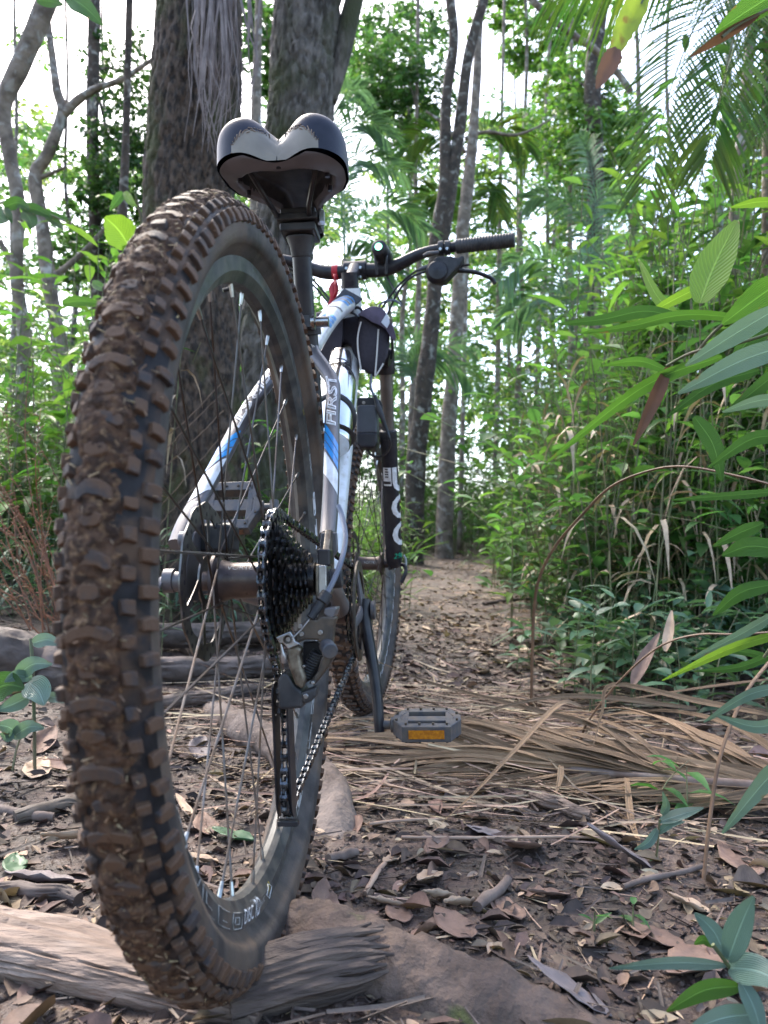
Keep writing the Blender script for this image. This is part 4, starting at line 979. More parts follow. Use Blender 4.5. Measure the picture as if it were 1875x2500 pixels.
lid = z4([(705, 512), (760, 455), (830, 405), (900, 375), (960, 358), (1040, 365), (1110, 388), (1170, 440), (1220, 520), (1270, 620), (1320, 720), (1350, 820), (1372, 900), (1350, 962), (1295, 935), (1240, 840), (1195, 765), (1110, 705), (1030, 665), (950, 640), (870, 580), (800, 540)])
pouch(lid, [0.780, 0.786, 0.81, 0.86, 0.91, 0.935], [0.94, 0.99, 1.0, 1.0, 0.98, 0.9], 'lid', MT['clothtop'], bag)
MB().px(z4([(1110, 640), (1205, 482), (1240, 545), (1262, 610), (1258, 660), (1212, 742)]), 0.777, 0.790).build('reflective_patch', MT['reflect'], bag, smooth=False)
for pl in ([(748, 630), (712, 770), (690, 900), (688, 1060), (705, 1230), (748, 1495)], [(1062, 765), (1052, 900), (1040, 1100), (1022, 1350), (1000, 1605)], [(1012, 1600), (1080, 1500), (1150, 1380)]):
    MB().tube(spline([P(u, v, 0.790) for u, v in z4(pl)], 6), 0.0017, 8).build('piping', MT['piping'], bag)
lb = [(u*-1+1672, v+8) for u, v in body]
pouch(z4([(-60, 470), (80, 440), (300, 440), (420, 520), (420, 900), (380, 1200), (200, 1380), (20, 1300), (-60, 900)]), [0.80, 0.81, 0.85, 0.90, 0.92], [0.92, 1, 1, 1, 0.92], 'pouch', MT['cloth'], bag)
MB().px(z4([(420, 560), (640, 520), (760, 560), (760, 900), (700, 1350), (640, 1300), (560, 1050), (470, 980), (280, 1000), (330, 880)]), 0.832, 0.90).build('bag_back', MT['cloth'], bag, smooth=False, bevel=0.004)
# straps
sp_ = MB(); sp_.px(z4([(215, 278), (330, 150), (445, 25), (640, 130), (772, 208), (700, 280), (622, 345), (590, 270), (560, 262), (400, 262)]), 0.792, 0.798); sp_.build('strap', MT['strap'], bag, smooth=False, bevel=0.001)
sp_ = MB(); sp_.px(z4([(215, 282), (400, 272), (585, 268), (600, 350), (618, 450), (460, 455), (300, 468), (255, 400)]), 0.772, 0.778); sp_.build('strap', MT['strap'], bag, smooth=False, bevel=0.001)
MB().tube(spline([P(u, v, .80) for u, v in z4([(270, 520), (350, 468), (450, 452), (560, 462), (640, 500), (690, 560)])], 5), 0.0024, 8).build('strap_edge', MT['strap'], bag)
MB().tube(spline([P(u, v, .81) for u, v in z4([(610, 390), (680, 370), (740, 400), (770, 460), (720, 520)])], 5), 0.006, 8, flat=0.5).build('strap_loop', MT['strap'], bag)

bat = thing('battery_pack', 'small dark grey battery pack with a cable hanging beside the fork', 'battery', P(900, 1093, .82), True)
MB().px([(870, 994), (876, 988), (914, 988), (921, 996), (921, 1058), (870, 1058)], 0.802, 0.845).build('case', MT['battery'], bat, smooth=False, bevel=0.004)
MB().px([(870, 1056), (921.5, 1056), (921.5, 1080), (914, 1093), (880, 1093), (870, 1082)], 0.800, 0.846).build('case_end', MT['black'], bat, smooth=False, bevel=0.004)
MB().px([(872, 971), (912, 970), (928, 976), (934, 990), (934, 1006), (870, 1006)], 0.835, 0.842).build('mount_plate', MT['black'], bat, smooth=False, bevel=0.001)
MB().cyl(P(888, 983, .836), P(888, 983, .830), 0.0035, 12).build('rivet', MT['steel'], bat)
MB().tube(spline([P(938, 880, .80), P(912, 902, .80), P(905, 940, .80), P(912, 964, .80), P(917, 972, .80)], 6), 0.0028, 8).build('cable', MT['cablegrey'], bat)
MB().tube([P(915, 966, .80), P(922, 990, .798), P(923, 993, .798), P(932, 1017, .797), P(933, 1020, .797), P(944, 1050, .798)], [0.0040, 0.0050, 0.0062, 0.0062, 0.0052, 0.0036], 12).build('connector', MT['blackm'], bat)
MB().tube(spline([P(944, 1048, .80), P(951, 1070, .80), P(951, 1092, .81), P(935, 1112, .82), P(908, 1112, .825), P(892, 1090, .83)], 6), 0.0027, 8).build('cable', MT['cable'], bat)
MB().tube(spline([P(944, 786, .82), P(955, 815, .83), P(958, 850, .84), P(955, 876, .85)], 5), 0.003, 8).build('cable', MT['cable'], bat)

lc = P(930, 614, .885)
lamp = thing('bicycle_light', 'small black bike light with a glowing green button on the handlebar', 'light', lc, True)
MB().lathe([(0.001, -0.028), (0.0115, -0.027), (0.0172, -0.022), (0.0180, 0.0), (0.0195, 0.004), (0.0205, 0.040), (0.018, 0.044), (0.001, 0.044)], lc, (1, -0.12, 0), 28).build('housing', MT['black'], lamp)
MB().lathe([(0.001, -0.0305), (0.0070, -0.030), (0.0085, -0.0265)], lc, (1, -0.12, 0), 24).build('button', MT['lamp'], lamp)
for dy in (0.010, -0.010): MB().tube(spline([lc+Vector((0.0, dy*1.3, -0.006)), lc+Vector((-0.002, dy*1.2, -0.024)), lc+Vector((0.006, dy, -0.050))], 5), 0.003, 8).build('rubber_band', MT['blackm'], lamp)
rb = thing('red_ribbon', 'red ribbon knotted round the handlebar and hanging down', 'ribbon', P(815, 770, .9), True)
q6 = lambda a, b, x: P(560+a/3.318, 650+b/3.318, x)
bc = P(817, 662, 0.915)
MB().lathe([(0.0166, -0.0068), (0.0174, 0), (0.0166, 0.0068), (0.0160, 0)], Vector((S(barpt(0.042)).x, bc.y, S(barpt(0.042)).z)), (S(barpt(0.06))-S(barpt(0.02))), 24, close=True).build('loop', MT['ribbon'], rb)
def ribbon(pts, x):
    m = MB(); rows_ = []
    for i, (a, b, w, dx) in enumerate(pts): rows_.append([q6(a-w/2, b, x+dx), q6(a, b+3, x+dx-0.003), q6(a+w/2, b, x+dx+0.002)])
    o = m.strip(rows_).build('tail', MT['ribbon'], rb, angle=180); o.modifiers.new('solid', 'SOLIDIFY').thickness = 0.0006
ribbon([(853, 60, 30, 0), (857, 95, 22, -.002), (858, 112, 14, -.003), (848, 140, 55, 0), (845, 180, 78, .003), (846, 225, 66, .001), (838, 262, 44, -.002), (822, 300, 40, 0), (815, 360, 44, .003)], 0.893)
ribbon([(860, 110, 14, -.003), (862, 150, 34, -.005), (868, 200, 32, -.006), (852, 245, 26, -.004)], 0.890)
# ================================================================== THE GROUND
def graded(a, b, lo, hi, fine, grow):
    c = list(np.arange(lo, hi+1e-9, fine)); s = fine; x = lo; left = []
    while x > a: s *= grow; x -= s; left.append(x)
    s = fine; x = hi; right = []
    while x < b: s *= grow; x += s; right.append(x)
    return np.array(left[::-1]+c+right)
GX = graded(-5, 70, -0.6, 2.6, 0.016, 1.06); GY = graded(-45, 45, -1.3, 1.2, 0.016, 1.07)
GZ = np.array([[ground_z(x, y) for y in GY] for x in GX])
nxg, nyg = GZ.shape
XX, YY = np.meshgrid(GX, GY, indexing='ij'); idx = np.arange(nxg*nyg).reshape(nxg, nyg)
ground = mesh_np('ground', np.stack([XX, YY, GZ], -1).reshape(-1, 3), np.stack([idx[:-1, :-1], idx[1:, :-1], idx[1:, 1:], idx[:-1, 1:]], -1).reshape(-1, 4), MT['soil']); ground['kind'] = 'structure'
def gz(x, y):
    x = np.clip(np.asarray(x, float), GX[0]+.01, GX[-1]-.01); y = np.clip(np.asarray(y, float), GY[0]+.01, GY[-1]-.01)
    i = np.clip(np.searchsorted(GX, x)-1, 0, nxg-2); j = np.clip(np.searchsorted(GY, y)-1, 0, nyg-2)
    fx = (x-GX[i])/(GX[i+1]-GX[i]); fy = (y-GY[j])/(GY[j+1]-GY[j])
    return GZ[i, j]*(1-fx)*(1-fy)+GZ[i+1, j]*fx*(1-fy)+GZ[i, j+1]*(1-fx)*fy+GZ[i+1, j+1]*fx*fy

# ------------------------------------------------------------------ leaves in bulk
def unit(a): return a/np.maximum(np.linalg.norm(a, axis=-1, keepdims=True), 1e-9)
SHAPES = {'lance': lambda t: np.sin(np.pi*np.clip(t, 0, 1)**0.62)**0.9*0.96+0.04, 'broad': lambda t: np.sin(np.pi*t**0.8)**0.8*0.95+0.05, 'blade': lambda t: (1-t)**0.6*0.95+0.05, 'straw': lambda t: 0.7+0.3*np.sin(np.pi*t)}
def leaves(base, d, nrm, L, W, droop=0.2, fold=0.2, seg=3, shape='lance', mid=True, curl=0.0, twist=0.0):
    base = np.asarray(base, float); n = len(base); d = unit(np.asarray(d, float)); side = unit(np.cross(d, nrm)); up = np.cross(side, d)
    L = np.broadcast_to(np.asarray(L, float), n); W = np.broadcast_to(np.asarray(W, float), n); droop = np.broadcast_to(np.asarray(droop, float), n); curl = np.broadcast_to(np.asarray(curl, float), n); twist = np.broadcast_to(np.asarray(twist, float), n)
    t = np.linspace(0, 1, seg+1); w = SHAPES[shape](t); ss = (-1, 0, 1) if mid else (-1, 1); k = len(ss)
    V = np.zeros((n, seg+1, k, 3))
    for i in range(seg+1):
        dr = -droop*t[i]**2
        for j, s in enumerate(ss):
            a = twist*t[i]; sd = side*np.cos(a)[:, None]+up*np.sin(a)[:, None]; uu = -side*np.sin(a)[:, None]+up*np.cos(a)[:, None]
            V[:, i, j] = base + d*(L*t[i]*(1-0.25*np.abs(droop)*t[i]))[:, None] + sd*(W*w[i]*s*0.5)[:, None] + uu*((np.abs(s)*fold*W*w[i]*0.5 + curl*W*w[i]*(s*s)))[:, None]
            V[:, i, j, 2] += dr*L
    q = []
    for i in range(seg):
        for j in range(k-1): q.append((i*k+j, i*k+j+1, (i+1)*k+j+1, (i+1)*k+j))
    F = (np.arange(n)*((seg+1)*k))[:, None, None]+np.array(q)[None]
    return V.reshape(-1, 3), F.reshape(-1, 4)
class Bag:
    def __init__(s): s.V = []; s.F = []; s.n = 0
    def add(s, V, F): s.V.append(V); s.F.append(np.asarray(F)+s.n); s.n += len(V); return s
    def tubes(s, P0, P1, r0, r1, n=4):
        P0 = np.asarray(P0, float); P1 = np.asarray(P1, float); d = unit(P1-P0); ref = np.where(np.abs(d[:, 2:3]) < 0.9, np.array([[0, 0, 1.0]]), np.array([[1.0, 0, 0]])); a = unit(np.cross(d, ref)); b = np.cross(d, a); m = len(P0)
        V = np.zeros((m, 2, n, 3)); r0 = np.broadcast_to(r0, m); r1 = np.broadcast_to(r1, m)
        for k in range(n):
            e = a*math.cos(2*math.pi*k/n)+b*math.sin(2*math.pi*k/n); V[:, 0, k] = P0+e*r0[:, None]; V[:, 1, k] = P1+e*r1[:, None]
        q = np.array([(k, (k+1) % n, n+(k+1) % n, n+k) for k in range(n)]); return s.add(V.reshape(-1, 3), ((np.arange(m)*2*n)[:, None, None]+q[None]).reshape(-1, 4))
    def build(s, name, m, parent=None, org=None, smooth=True):
        V = np.concatenate(s.V); o = np.array(org if org is not None else (ORG.get(parent.name, Vector()) if parent is not None else (0, 0, 0)))
        return mesh_np(name, V-o, np.concatenate(s.F), m, parent, smooth)
def rnd_dir(n, zlo=-1, zhi=1):
    z = rng.uniform(zlo, zhi, n); a = rng.uniform(0, 2*np.pi, n); r = np.sqrt(np.maximum(0, 1-z*z)); return np.stack([r*np.cos(a), r*np.sin(a), z], -1)

LF = dict(trans=0.45, island=0.40, spec=0.35)
MT['leaf'] = mat('leaf green', (0.085, 0.172, 0.050), (0.062, 0.132, 0.042), 0.42, scale=3, **LF)
MT['leafy'] = mat('leaf yellow green', (0.130, 0.235, 0.052), (0.090, 0.180, 0.040), 0.42, scale=3, **LF)
MT['leafb'] = mat('leaf blue green', (0.085, 0.155, 0.105), (0.080, 0.150, 0.070), 0.46, scale=4, trans=0.28, island=0.35, spec=0.45)
MT['leafd'] = mat('leaf dark green', (0.035, 0.080, 0.024), (0.050, 0.100, 0.026), 0.38, scale=3, **LF)
MT['palm'] = mat('palm leaflet', (0.050, 0.115, 0.022), (0.100, 0.155, 0.024), 0.5, scale=4, trans=0.30, island=0.4, spec=0.3)
MT['palmb'] = mat('grey green palm leaflet', (0.110, 0.190, 0.125), (0.085, 0.165, 0.075), 0.38, scale=4, trans=0.35, island=0.3, spec=0.5)
MT['dryleaf'] = mat('dry leaf', (0.22, 0.145, 0.098), (0.125, 0.080, 0.055), 0.7, scale=40, bump=0.0006, bscale=300, island=0.45, trans=0.06)
MT['dryleafp'] = mat('pale dry leaf', (0.45, 0.335, 0.225), (0.33, 0.235, 0.155), 0.65, scale=40, bump=0.0006, bscale=300, island=0.25, trans=0.06)
MT['dryleafg'] = mat('grey dry leaf', (0.19, 0.155, 0.150), (0.13, 0.105, 0.10), 0.6, scale=40, bump=0.0006, bscale=300, island=0.25)
MT['strawg'] = mat('dry straw', (0.36, 0.255, 0.165), (0.25, 0.17, 0.112), 0.65, scale=25, island=0.5)
MT['frond'] = mat('dead palm leaflet', (0.34, 0.235, 0.150), (0.23, 0.150, 0.098), 0.55, scale=22, bump=0.0006, bscale=160, island=0.3, stretch=(1, 4, 4))
MT['rachis'] = mat('dead palm rib', (0.13, 0.080, 0.058), (0.20, 0.145, 0.12), 0.6, scale=30, bump=0.0006, bscale=150)
MT['twig'] = mat('twig bark', (0.14, 0.105, 0.085), (0.085, 0.062, 0.050), 0.8, scale=30, bump=0.001, bscale=120, island=0.3)
MT['bark'] = mat('rough bark', (0.105, 0.070, 0.049), (0.024, 0.017, 0.013), 0.9, scale=48, bump=0.011, bscale=90, c3=(0.055, 0.055, 0.017), scale3=7, amt3=0.41, stretch=(1, 1, 0.5), detail=12)
MT['bark2'] = mat('mossy bark', (0.175, 0.148, 0.128), (0.045, 0.036, 0.028), 0.9, scale=26, bump=0.010, bscale=90, c3=(0.052, 0.054, 0.022), scale3=4.5, amt3=0.44, stretch=(1, 1, 0.4), detail=12)
MT['barkp'] = mat('pale spotted bark', (0.25, 0.195, 0.15), (0.12, 0.090, 0.068), 0.85, scale=14, bump=0.01, bscale=40, c3=(0.46, 0.44, 0.40), scale3=11, amt3=0.37, detail=8)
MT['barkd'] = mat('dark lichen bark', (0.085, 0.060, 0.045), (0.040, 0.030, 0.023), 0.9, scale=12, bump=0.012, bscale=40, c3=(0.32, 0.30, 0.26), scale3=14, amt3=0.37, detail=8)
MT['bamboo'] = mat('bamboo cane', (0.16, 0.19, 0.115), (0.22, 0.22, 0.17), 0.4, scale=8)
MT['wood'] = mat('grey brown dead wood', (0.215, 0.148, 0.112), (0.115, 0.075, 0.056), 0.7, scale=16, bump=0.003, bscale=45, stretch=(6, 1, 6), detail=8, c3=(0.27, 0.205, 0.165), scale3=6, amt3=0.36)
MT['wood2'] = mat('weathered split wood', (0.120, 0.083, 0.064), (0.055, 0.037, 0.030), 0.75, scale=20, bump=0.003, bscale=60, stretch=(1, 1, 6), detail=8)
MT['wood3'] = mat('dark damp log', (0.105, 0.078, 0.066), (0.055, 0.040, 0.033), 0.7, scale=14, bump=0.004, bscale=50, detail=8, c3=(0.17, 0.125, 0.105), scale3=6, amt3=0.38)
MT['root'] = mat('earthy root bark', (0.130, 0.088, 0.068), (0.070, 0.046, 0.035), 0.85, scale=28, bump=0.008, bscale=80, c3=(0.115, 0.150, 0.018), scale3=14, amt3=0.30, detail=10)
MT['stone'] = mat('smooth earthy root', (0.155, 0.112, 0.090), (0.090, 0.062, 0.048), 0.8, scale=34, bump=0.005, bscale=90, detail=10, c3=(0.19, 0.145, 0.12), scale3=9)
MT['drystem'] = mat('dry brown stem', (0.20, 0.120, 0.072), (0.12, 0.072, 0.046), 0.6, scale=30, bump=0.0006, bscale=200)
MT['ferndry'] = mat('rusty dry fern', (0.25, 0.105, 0.045), (0.14, 0.075, 0.042), 0.8, scale=20, island=0.3)

def blob(c, sz, seed=0.0, amp=0.25, fr=2.0, seg=20, Rm=None):
    m = MB(); rows_ = []; c = Vector(c)
    for i in range(seg+1):
        th = math.pi*i/seg; row = []
        for j in range(seg*2+1):
            ph = 2*math.pi*j/(seg*2); d = Vector((math.sin(th)*math.cos(ph), math.sin(th)*math.sin(ph), math.cos(th)))
            k = 1+amp*mnoise.fractal(d*fr+Vector((seed, seed*1.7, 0)), 1.0, 2.0, 3)
            p = Vector((d.x*sz[0]*k, d.y*sz[1]*k, d.z*sz[2]*k)); row.append(c+(Rm @ p if Rm is not None else p))
        rows_.append(row)
    return m.strip(rows_)
def rough_tube(pts, rs, n=14, amp=0.12, fr=3.0, seed=0.0, per=6, lob=0.0):
    sp_ = spline(pts, per); m = len(sp_); rr = np.interp(np.linspace(0, 1, m), np.linspace(0, 1, len(rs)), rs); mb = MB().tube(sp_, list(rr), n)
    for i in range(m):
        for k in range(n):
            v = mb.v[i*n+k]; e = v-sp_[i]; q = v*fr + Vector((seed, 0, 0)); f = amp*mnoise.fractal(Vector((q.x, q.y, q.z*0.5)), 1.0, 2.0, 3) + lob*math.cos(3*2*math.pi*k/n+seed)
            mb.v[i*n+k] = sp_[i]+e*(1+f)
    return mb
def leafmat(name, c1, c2, rough, trans, par=True, brown=.25, spec=.4, dry=False):
    m = bpy.data.materials.new(name); m.use_nodes = True; nt = m.node_tree; N = nt.nodes; L = nt.links; N.clear(); out = N.new('ShaderNodeOutputMaterial'); b = N.new('ShaderNodeBsdfPrincipled'); b.inputs['Roughness'].default_value = rough; b.inputs['Specular IOR Level'].default_value = spec
    uv = N.new('ShaderNodeUVMap'); sx = N.new('ShaderNodeSeparateXYZ'); L.new(uv.outputs[0], sx.inputs[0]); geo = N.new('ShaderNodeNewGeometry')
    def M_(op, a, bb=None):
        n = N.new('ShaderNodeMath'); n.operation = op
        for i, q in enumerate((a, bb)):
            if q is None: continue
            if isinstance(q, (int, float)): n.inputs[i].default_value = q
            else: L.new(q, n.inputs[i])
        return n.outputs[0]
    def mix(f, a, c):
        x = N.new('ShaderNodeMix'); x.data_type = 'RGBA'; L.new(f, x.inputs[0])
        for q, i in ((a, 6), (c, 7)):
            if isinstance(q, tuple): x.inputs[i].default_value = (*q, 1)
            else: L.new(q, x.inputs[i])
        return x.outputs[2]
    def sat(f): n = N.new('ShaderNodeClamp'); L.new(f, n.inputs[0]); return n.outputs[0]
    ac = M_('ABSOLUTE', M_('SUBTRACT', sx.outputs[0], .5)); rib = sat(M_('SUBTRACT', 1.0, M_('MULTIPLY', ac, 28.0)))
    if par: vf = M_('SINE', M_('MULTIPLY', sx.outputs[0], 95.0))
    else: vf = M_('SINE', M_('MULTIPLY', M_('SUBTRACT', sx.outputs[1], M_('MULTIPLY', ac, .55)), 95.0))
    vein = sat(M_('MULTIPLY', M_('SUBTRACT', vf, .55 if par else .8), 2.2 if par else 5.0))
    nz = N.new('ShaderNodeTexNoise'); nz.inputs['Scale'].default_value = 26; nz.inputs['Detail'].default_value = 6; L.new(geo.outputs['Position'], nz.inputs['Vector'])
    oi = N.new('ShaderNodeObjectInfo'); col = mix(nz.outputs[0], c1, c2); col = mix(M_('MULTIPLY', vein, .35), col, tuple(x*1.5 for x in c1)); col = mix(M_('MULTIPLY', rib, .7), col, tuple(min(1, x*1.9+.03) for x in c1))
    n2 = N.new('ShaderNodeTexNoise'); n2.inputs['Scale'].default_value = 60; n2.inputs['Detail'].default_value = 4; L.new(geo.outputs['Position'], n2.inputs['Vector'])
    edge_ = M_('ADD', M_('MULTIPLY', ac, .55), M_('MULTIPLY', sx.outputs[1], .22)); sp = sat(M_('MULTIPLY', M_('SUBTRACT', M_('ADD', n2.outputs[0], edge_), 1.06-brown*.25), 9.0)); col = mix(sp, col, (0.20, 0.125, 0.045))
    if dry:
        hs_ = N.new('ShaderNodeHueSaturation'); r_ = N.new('ShaderNodeMapRange'); r_.inputs[3].default_value = .55; r_.inputs[4].default_value = 1.45; L.new(oi.outputs['Random'], r_.inputs[0]); L.new(r_.outputs[0], hs_.inputs['Value']); L.new(col, hs_.inputs['Color']); col = hs_.outputs[0]
    L.new(col, b.inputs['Base Color']); bp = N.new('ShaderNodeBump'); bp.inputs['Distance'].default_value = .0012; bp.inputs['Strength'].default_value = .8; L.new(M_('ADD', M_('MULTIPLY', vf, .4), M_('ADD', rib, nz.outputs[0])), bp.inputs['Height']); L.new(bp.outputs[0], b.inputs['Normal'])
    t = N.new('ShaderNodeBsdfTranslucent'); g = N.new('ShaderNodeMix'); g.data_type = 'RGBA'; g.blend_type = 'MULTIPLY'; g.inputs[0].default_value = 1; L.new(col, g.inputs[6]); g.inputs[7].default_value = (1.3, 1.5, .8, 1); L.new(g.outputs[2], t.inputs[0])
    ms = N.new('ShaderNodeMixShader'); ms.inputs[0].default_value = trans; L.new(b.outputs[0], ms.inputs[1]); L.new(t.outputs[0], ms.inputs[2]); L.new(ms.outputs[0], out.inputs[0]); return m
# ================================================================== wood, roots, litter
def ln(u0, v0, u1, v1, n=6, lift=0.0):
    return [G(u0+(u1-u0)*i/n, v0+(v1-v0)*i/n, lift) for i in range(n+1)]
def solo(mb, name, m, label, cat, group=None, base=None, angle=60, smooth=True):
    b = Vector(base) if base is not None else Vector((sum(p.x for p in mb.v)/len(mb.v), sum(p.y for p in mb.v)/len(mb.v), min(p.z for p in mb.v)))
    mb.v = [p-b for p in mb.v]; o = mb.build(name, m, None, angle=angle, smooth=smooth); o.location = b; ORG[o.name] = b; return tag(o, label, cat, group)
def lumpy(mb, k=0.0034):
    for i, p in enumerate(mb.v):
        f = mnoise.fractal(p*38, 1.0, 2.0, 4)*k*2+mnoise.noise(p*120)*k*.6; mb.v[i] = p+Vector((f*.4, f*.3, f))
    return mb
def cracked(pts, rs, seed, n=90, per=40, deep=.13):
    sp_ = spline(pts, per); m = len(sp_); rr = np.interp(np.linspace(0, 1, m), np.linspace(0, 1, len(rs)), rs); mb = MB().tube(sp_, list(rr), n); ln_ = 0.0
    for i in range(m):
        if i: ln_ += (sp_[i]-sp_[i-1]).length
        for k in range(n):
            an = 2*math.pi*k/n; v = mb.v[i*n+k]; e = v-sp_[i]; w = 0.25*mnoise.noise(Vector((ln_*9, an, seed)))
            r1 = abs(mnoise.noise(Vector((math.cos(an+w)*3.2, math.sin(an+w)*3.2, ln_*3+seed)))); r2 = mnoise.fractal(Vector((math.cos(an+w)*9, math.sin(an+w)*9, ln_*12+seed)), 1.0, 2.0, 3)
            mb.v[i*n+k] = sp_[i]+e*(1-deep*max(0, 1-r1*9)+.05*r2+.06*mnoise.noise(v*14))
    return mb
def flatten(mb, k):
    for i, p in enumerate(mb.v): g = ground_z(p.x, p.y); mb.v[i] = Vector((p.x, p.y, g+(p.z-g)*k))
    return mb
# the pale trunk under the rear tyre: two long shells of a dead palm stalk
a, b = G(-60, 2330), G(640, 2494); dl = (b-a)
solo(flatten(cracked([a+Vector((0, 0, .014)), a+dl*0.33+Vector((0, 0, .013)), a+dl*0.66+Vector((0, 0, .008)), b+Vector((0.0, 0, -.002))], [0.035, 0.032, 0.028, 0.020], 1.0), .72), 'fallen_log', MT['wood'], 'long pale grey-brown log lying under the rear tyre at the bottom left', 'log')
a2, b2 = G(-60, 2262), G(420, 2375)
solo(flatten(cracked([a2+Vector((0.0, 0, .008)), a2.lerp(b2, .5)+Vector((0, 0, .012)), b2+Vector((0, 0, .002))], [0.026, 0.028, 0.012], 4.0), .55), 'fallen_log', MT['wood'], 'thin pale log lying behind the long log left of the rear tyre', 'log')
# split wood with a frayed end, in fibres
c0, c1 = G(640, 2470), G(945, 2415)
ww = thing('split_wood', 'weathered split piece of wood with a frayed end right of the rear tyre', 'wood', c0)
ax = (c1-c0); axn = ax.normalized(); sd_ = Vector((-axn.y, axn.x, 0))
if sd_.x < 0: sd_ = -sd_
for i in range(15):
    t = i/14; off = sd_*(0.062*(t-0.3)) + Vector((0, 0, 0.016+0.030*math.sin(math.pi*min(1, t*0.9+0.05)))); Lk = 1.0+random.uniform(-0.10, 0.06)
    pts = [c0+off-axn*0.03+Vector((0, 0, -0.012)), c0+off+ax*0.35, c0+off+ax*0.7*Lk+Vector((0, 0, random.uniform(-.002, .003))), c0+off+ax*Lk+Vector((random.uniform(-.004, .004), random.uniform(-.004, .004), random.uniform(-.005, .006)))]
    rough_tube(pts, [0.0048, 0.0058, 0.0052, 0.0016], 7, 0.25, 40, i*3.1, 6).build('wood_fibre', MT['wood2'], ww)
mb = rough_tube([c0+sd_*0.012-axn*0.03+Vector((0, 0, 0.004)), c0.lerp(c1, .45)+sd_*0.012+Vector((0, 0, .014)), c0.lerp(c1, 0.86)+sd_*0.012+Vector((0, 0, .014))], [0.026, 0.030, 0.020], 14, 0.12, 14, 2, 6); mb.build('wood_core', MT['wood2'], ww)
# broad root, mossy, right of the wheel, and the rounded root that crosses under the wheel
r0 = G(700, 2300); r1 = G(1010, 2400); r2 = G(1330, 2490)
solo(lumpy(rough_tube([r0+Vector((.02, .02, -.02)), r0+Vector((0, 0, -.012)), r1+Vector((0.01, 0, -.020)), r2+Vector((0.0, 0, -.032)), r2+(r2-r1)*0.6+Vector((0, 0, -.05))], [0.026, 0.046, 0.054, 0.050, 0.045], 44, 0.24, 7, 3.0, 22)), 'tree_root', MT['root'], 'broad earthy root with moss in the foreground right of the rear tyre', 'root')
s0, s1 = G(600, 1800), G(800, 2040)
solo(lumpy(rough_tube([G(500, 1715)+Vector((0, 0, -.02)), G(585, 1790)+Vector((0, 0, .012)), G(700, 1870)+Vector((0, 0, .02)), G(800, 1985)+Vector((0, 0, .012)), G(812, 2060)+Vector((0, 0, -.035))], [0.026, 0.036, 0.036, 0.040, 0.028], 40, 0.14, 9, 7.0, 20)), 'tree_root', MT['stone'], 'smooth rounded root passing beneath the bike just ahead of the rear tyre', 'root')
# logs and sticks behind the wheel on the left
def logthing(u0, v0, u1, v1, r, m, lab, lift=0.0, name='fallen_log', cat='log', bend=0.0, taper=0.75):
    a, b = G(u0, v0), G(u1, v1); mid = a.lerp(b, .5); mid.z = ground_z(mid.x, mid.y); up = Vector((0, 0, 1))
    pts = [a+up*(r*.6+lift), a.lerp(mid, .5)+up*(r*.6+lift)+Vector((random.uniform(-r, r), 0, random.uniform(-.2, .2)*r)), mid+up*(r*.6+lift+bend), mid.lerp(b, .5)+up*(r*.6+lift)+Vector((random.uniform(-r, r), 0, random.uniform(-.2, .2)*r)), b+up*(r*.6*taper+lift)]
    if r > .009: return solo(cracked(pts, [r*.85, r, r*.93, r*.9, r*taper], u0*.01, 40, 16, .2), name, m, lab, cat)
    return solo(rough_tube(pts, [r*.85, r, r*0.93, r*.9, r*taper], 10, 0.22, 60, u0*.01, 8), name, m, lab, cat)
logthing(330, 1592, 760, 1572, 0.042, MT['wood3'], 'dark log lying behind the bike at the foot of the big tree', 0.03)
logthing(330, 1660, 720, 1640, 0.040, MT['wood3'], 'second dark log, lying in front of the log at the big tree')
logthing(360, 1745, 640, 1690, 0.022, MT['wood3'], 'thin broken branch seen through the lower rear spokes', 0, 'broken_branch', 'branch')
logthing(-90, 1650, 300, 1690, 0.075, MT['wood3'], 'thick dark log behind the blue-green plant at the left edge')
logthing(35, 2010, 190, 1975, 0.011, MT['twig'], 'short dark stick beside the rear tyre on the left', 0, 'stick', 'stick')
logthing(-10, 1985, 130, 2010, 0.008, MT['twig'], 'thin pale stick at the left edge near the short dark stick', 0, 'stick', 'stick')
logthing(-20, 2190, 190, 2215, 0.010, MT['twig'], 'stick lying just above the long pale log at the left', 0, 'stick', 'stick')
logthing(1300, 1960, 1440, 2010, 0.012, MT['wood'], 'grey rolled piece of bark on the ground below the fallen palm frond', 0, 'bark_piece', 'bark')
logthing(1165, 2235, 1240, 2165, 0.007, MT['twig'], 'short dark twig between curled leaves on the path', 0.004, 'stick', 'stick')
logthing(890, 2200, 940, 2120, 0.0035, MT['strawg'], 'thin straw stick leaning on the path right of the wheel', 0.003, 'stick', 'stick')
logthing(800, 2115, 870, 2095, 0.007, MT['twig'], 'small broken twig close to the rear tyre on the right', 0.002, 'stick', 'stick')
logthing(980, 2055, 1480, 2055, 0.0026, MT['strawg'], 'long straight straw stalk lying across the path', 0.004, 'stick', 'stick')
logthing(900, 2025, 1085, 2015, 0.0026, MT['strawg'], 'straw stalk lying left of the long straight straw', 0.004, 'stick', 'stick')
logthing(1520, 2180, 1720, 2130, 0.004, MT['twig'], 'pale stick on the damp soil at the lower right', 0.003, 'stick', 'stick')
logthing(1180, 1480, 1300, 1465, 0.012, MT['twig'], 'dark stick lying on the far right edge of the path', 0, 'stick', 'stick')

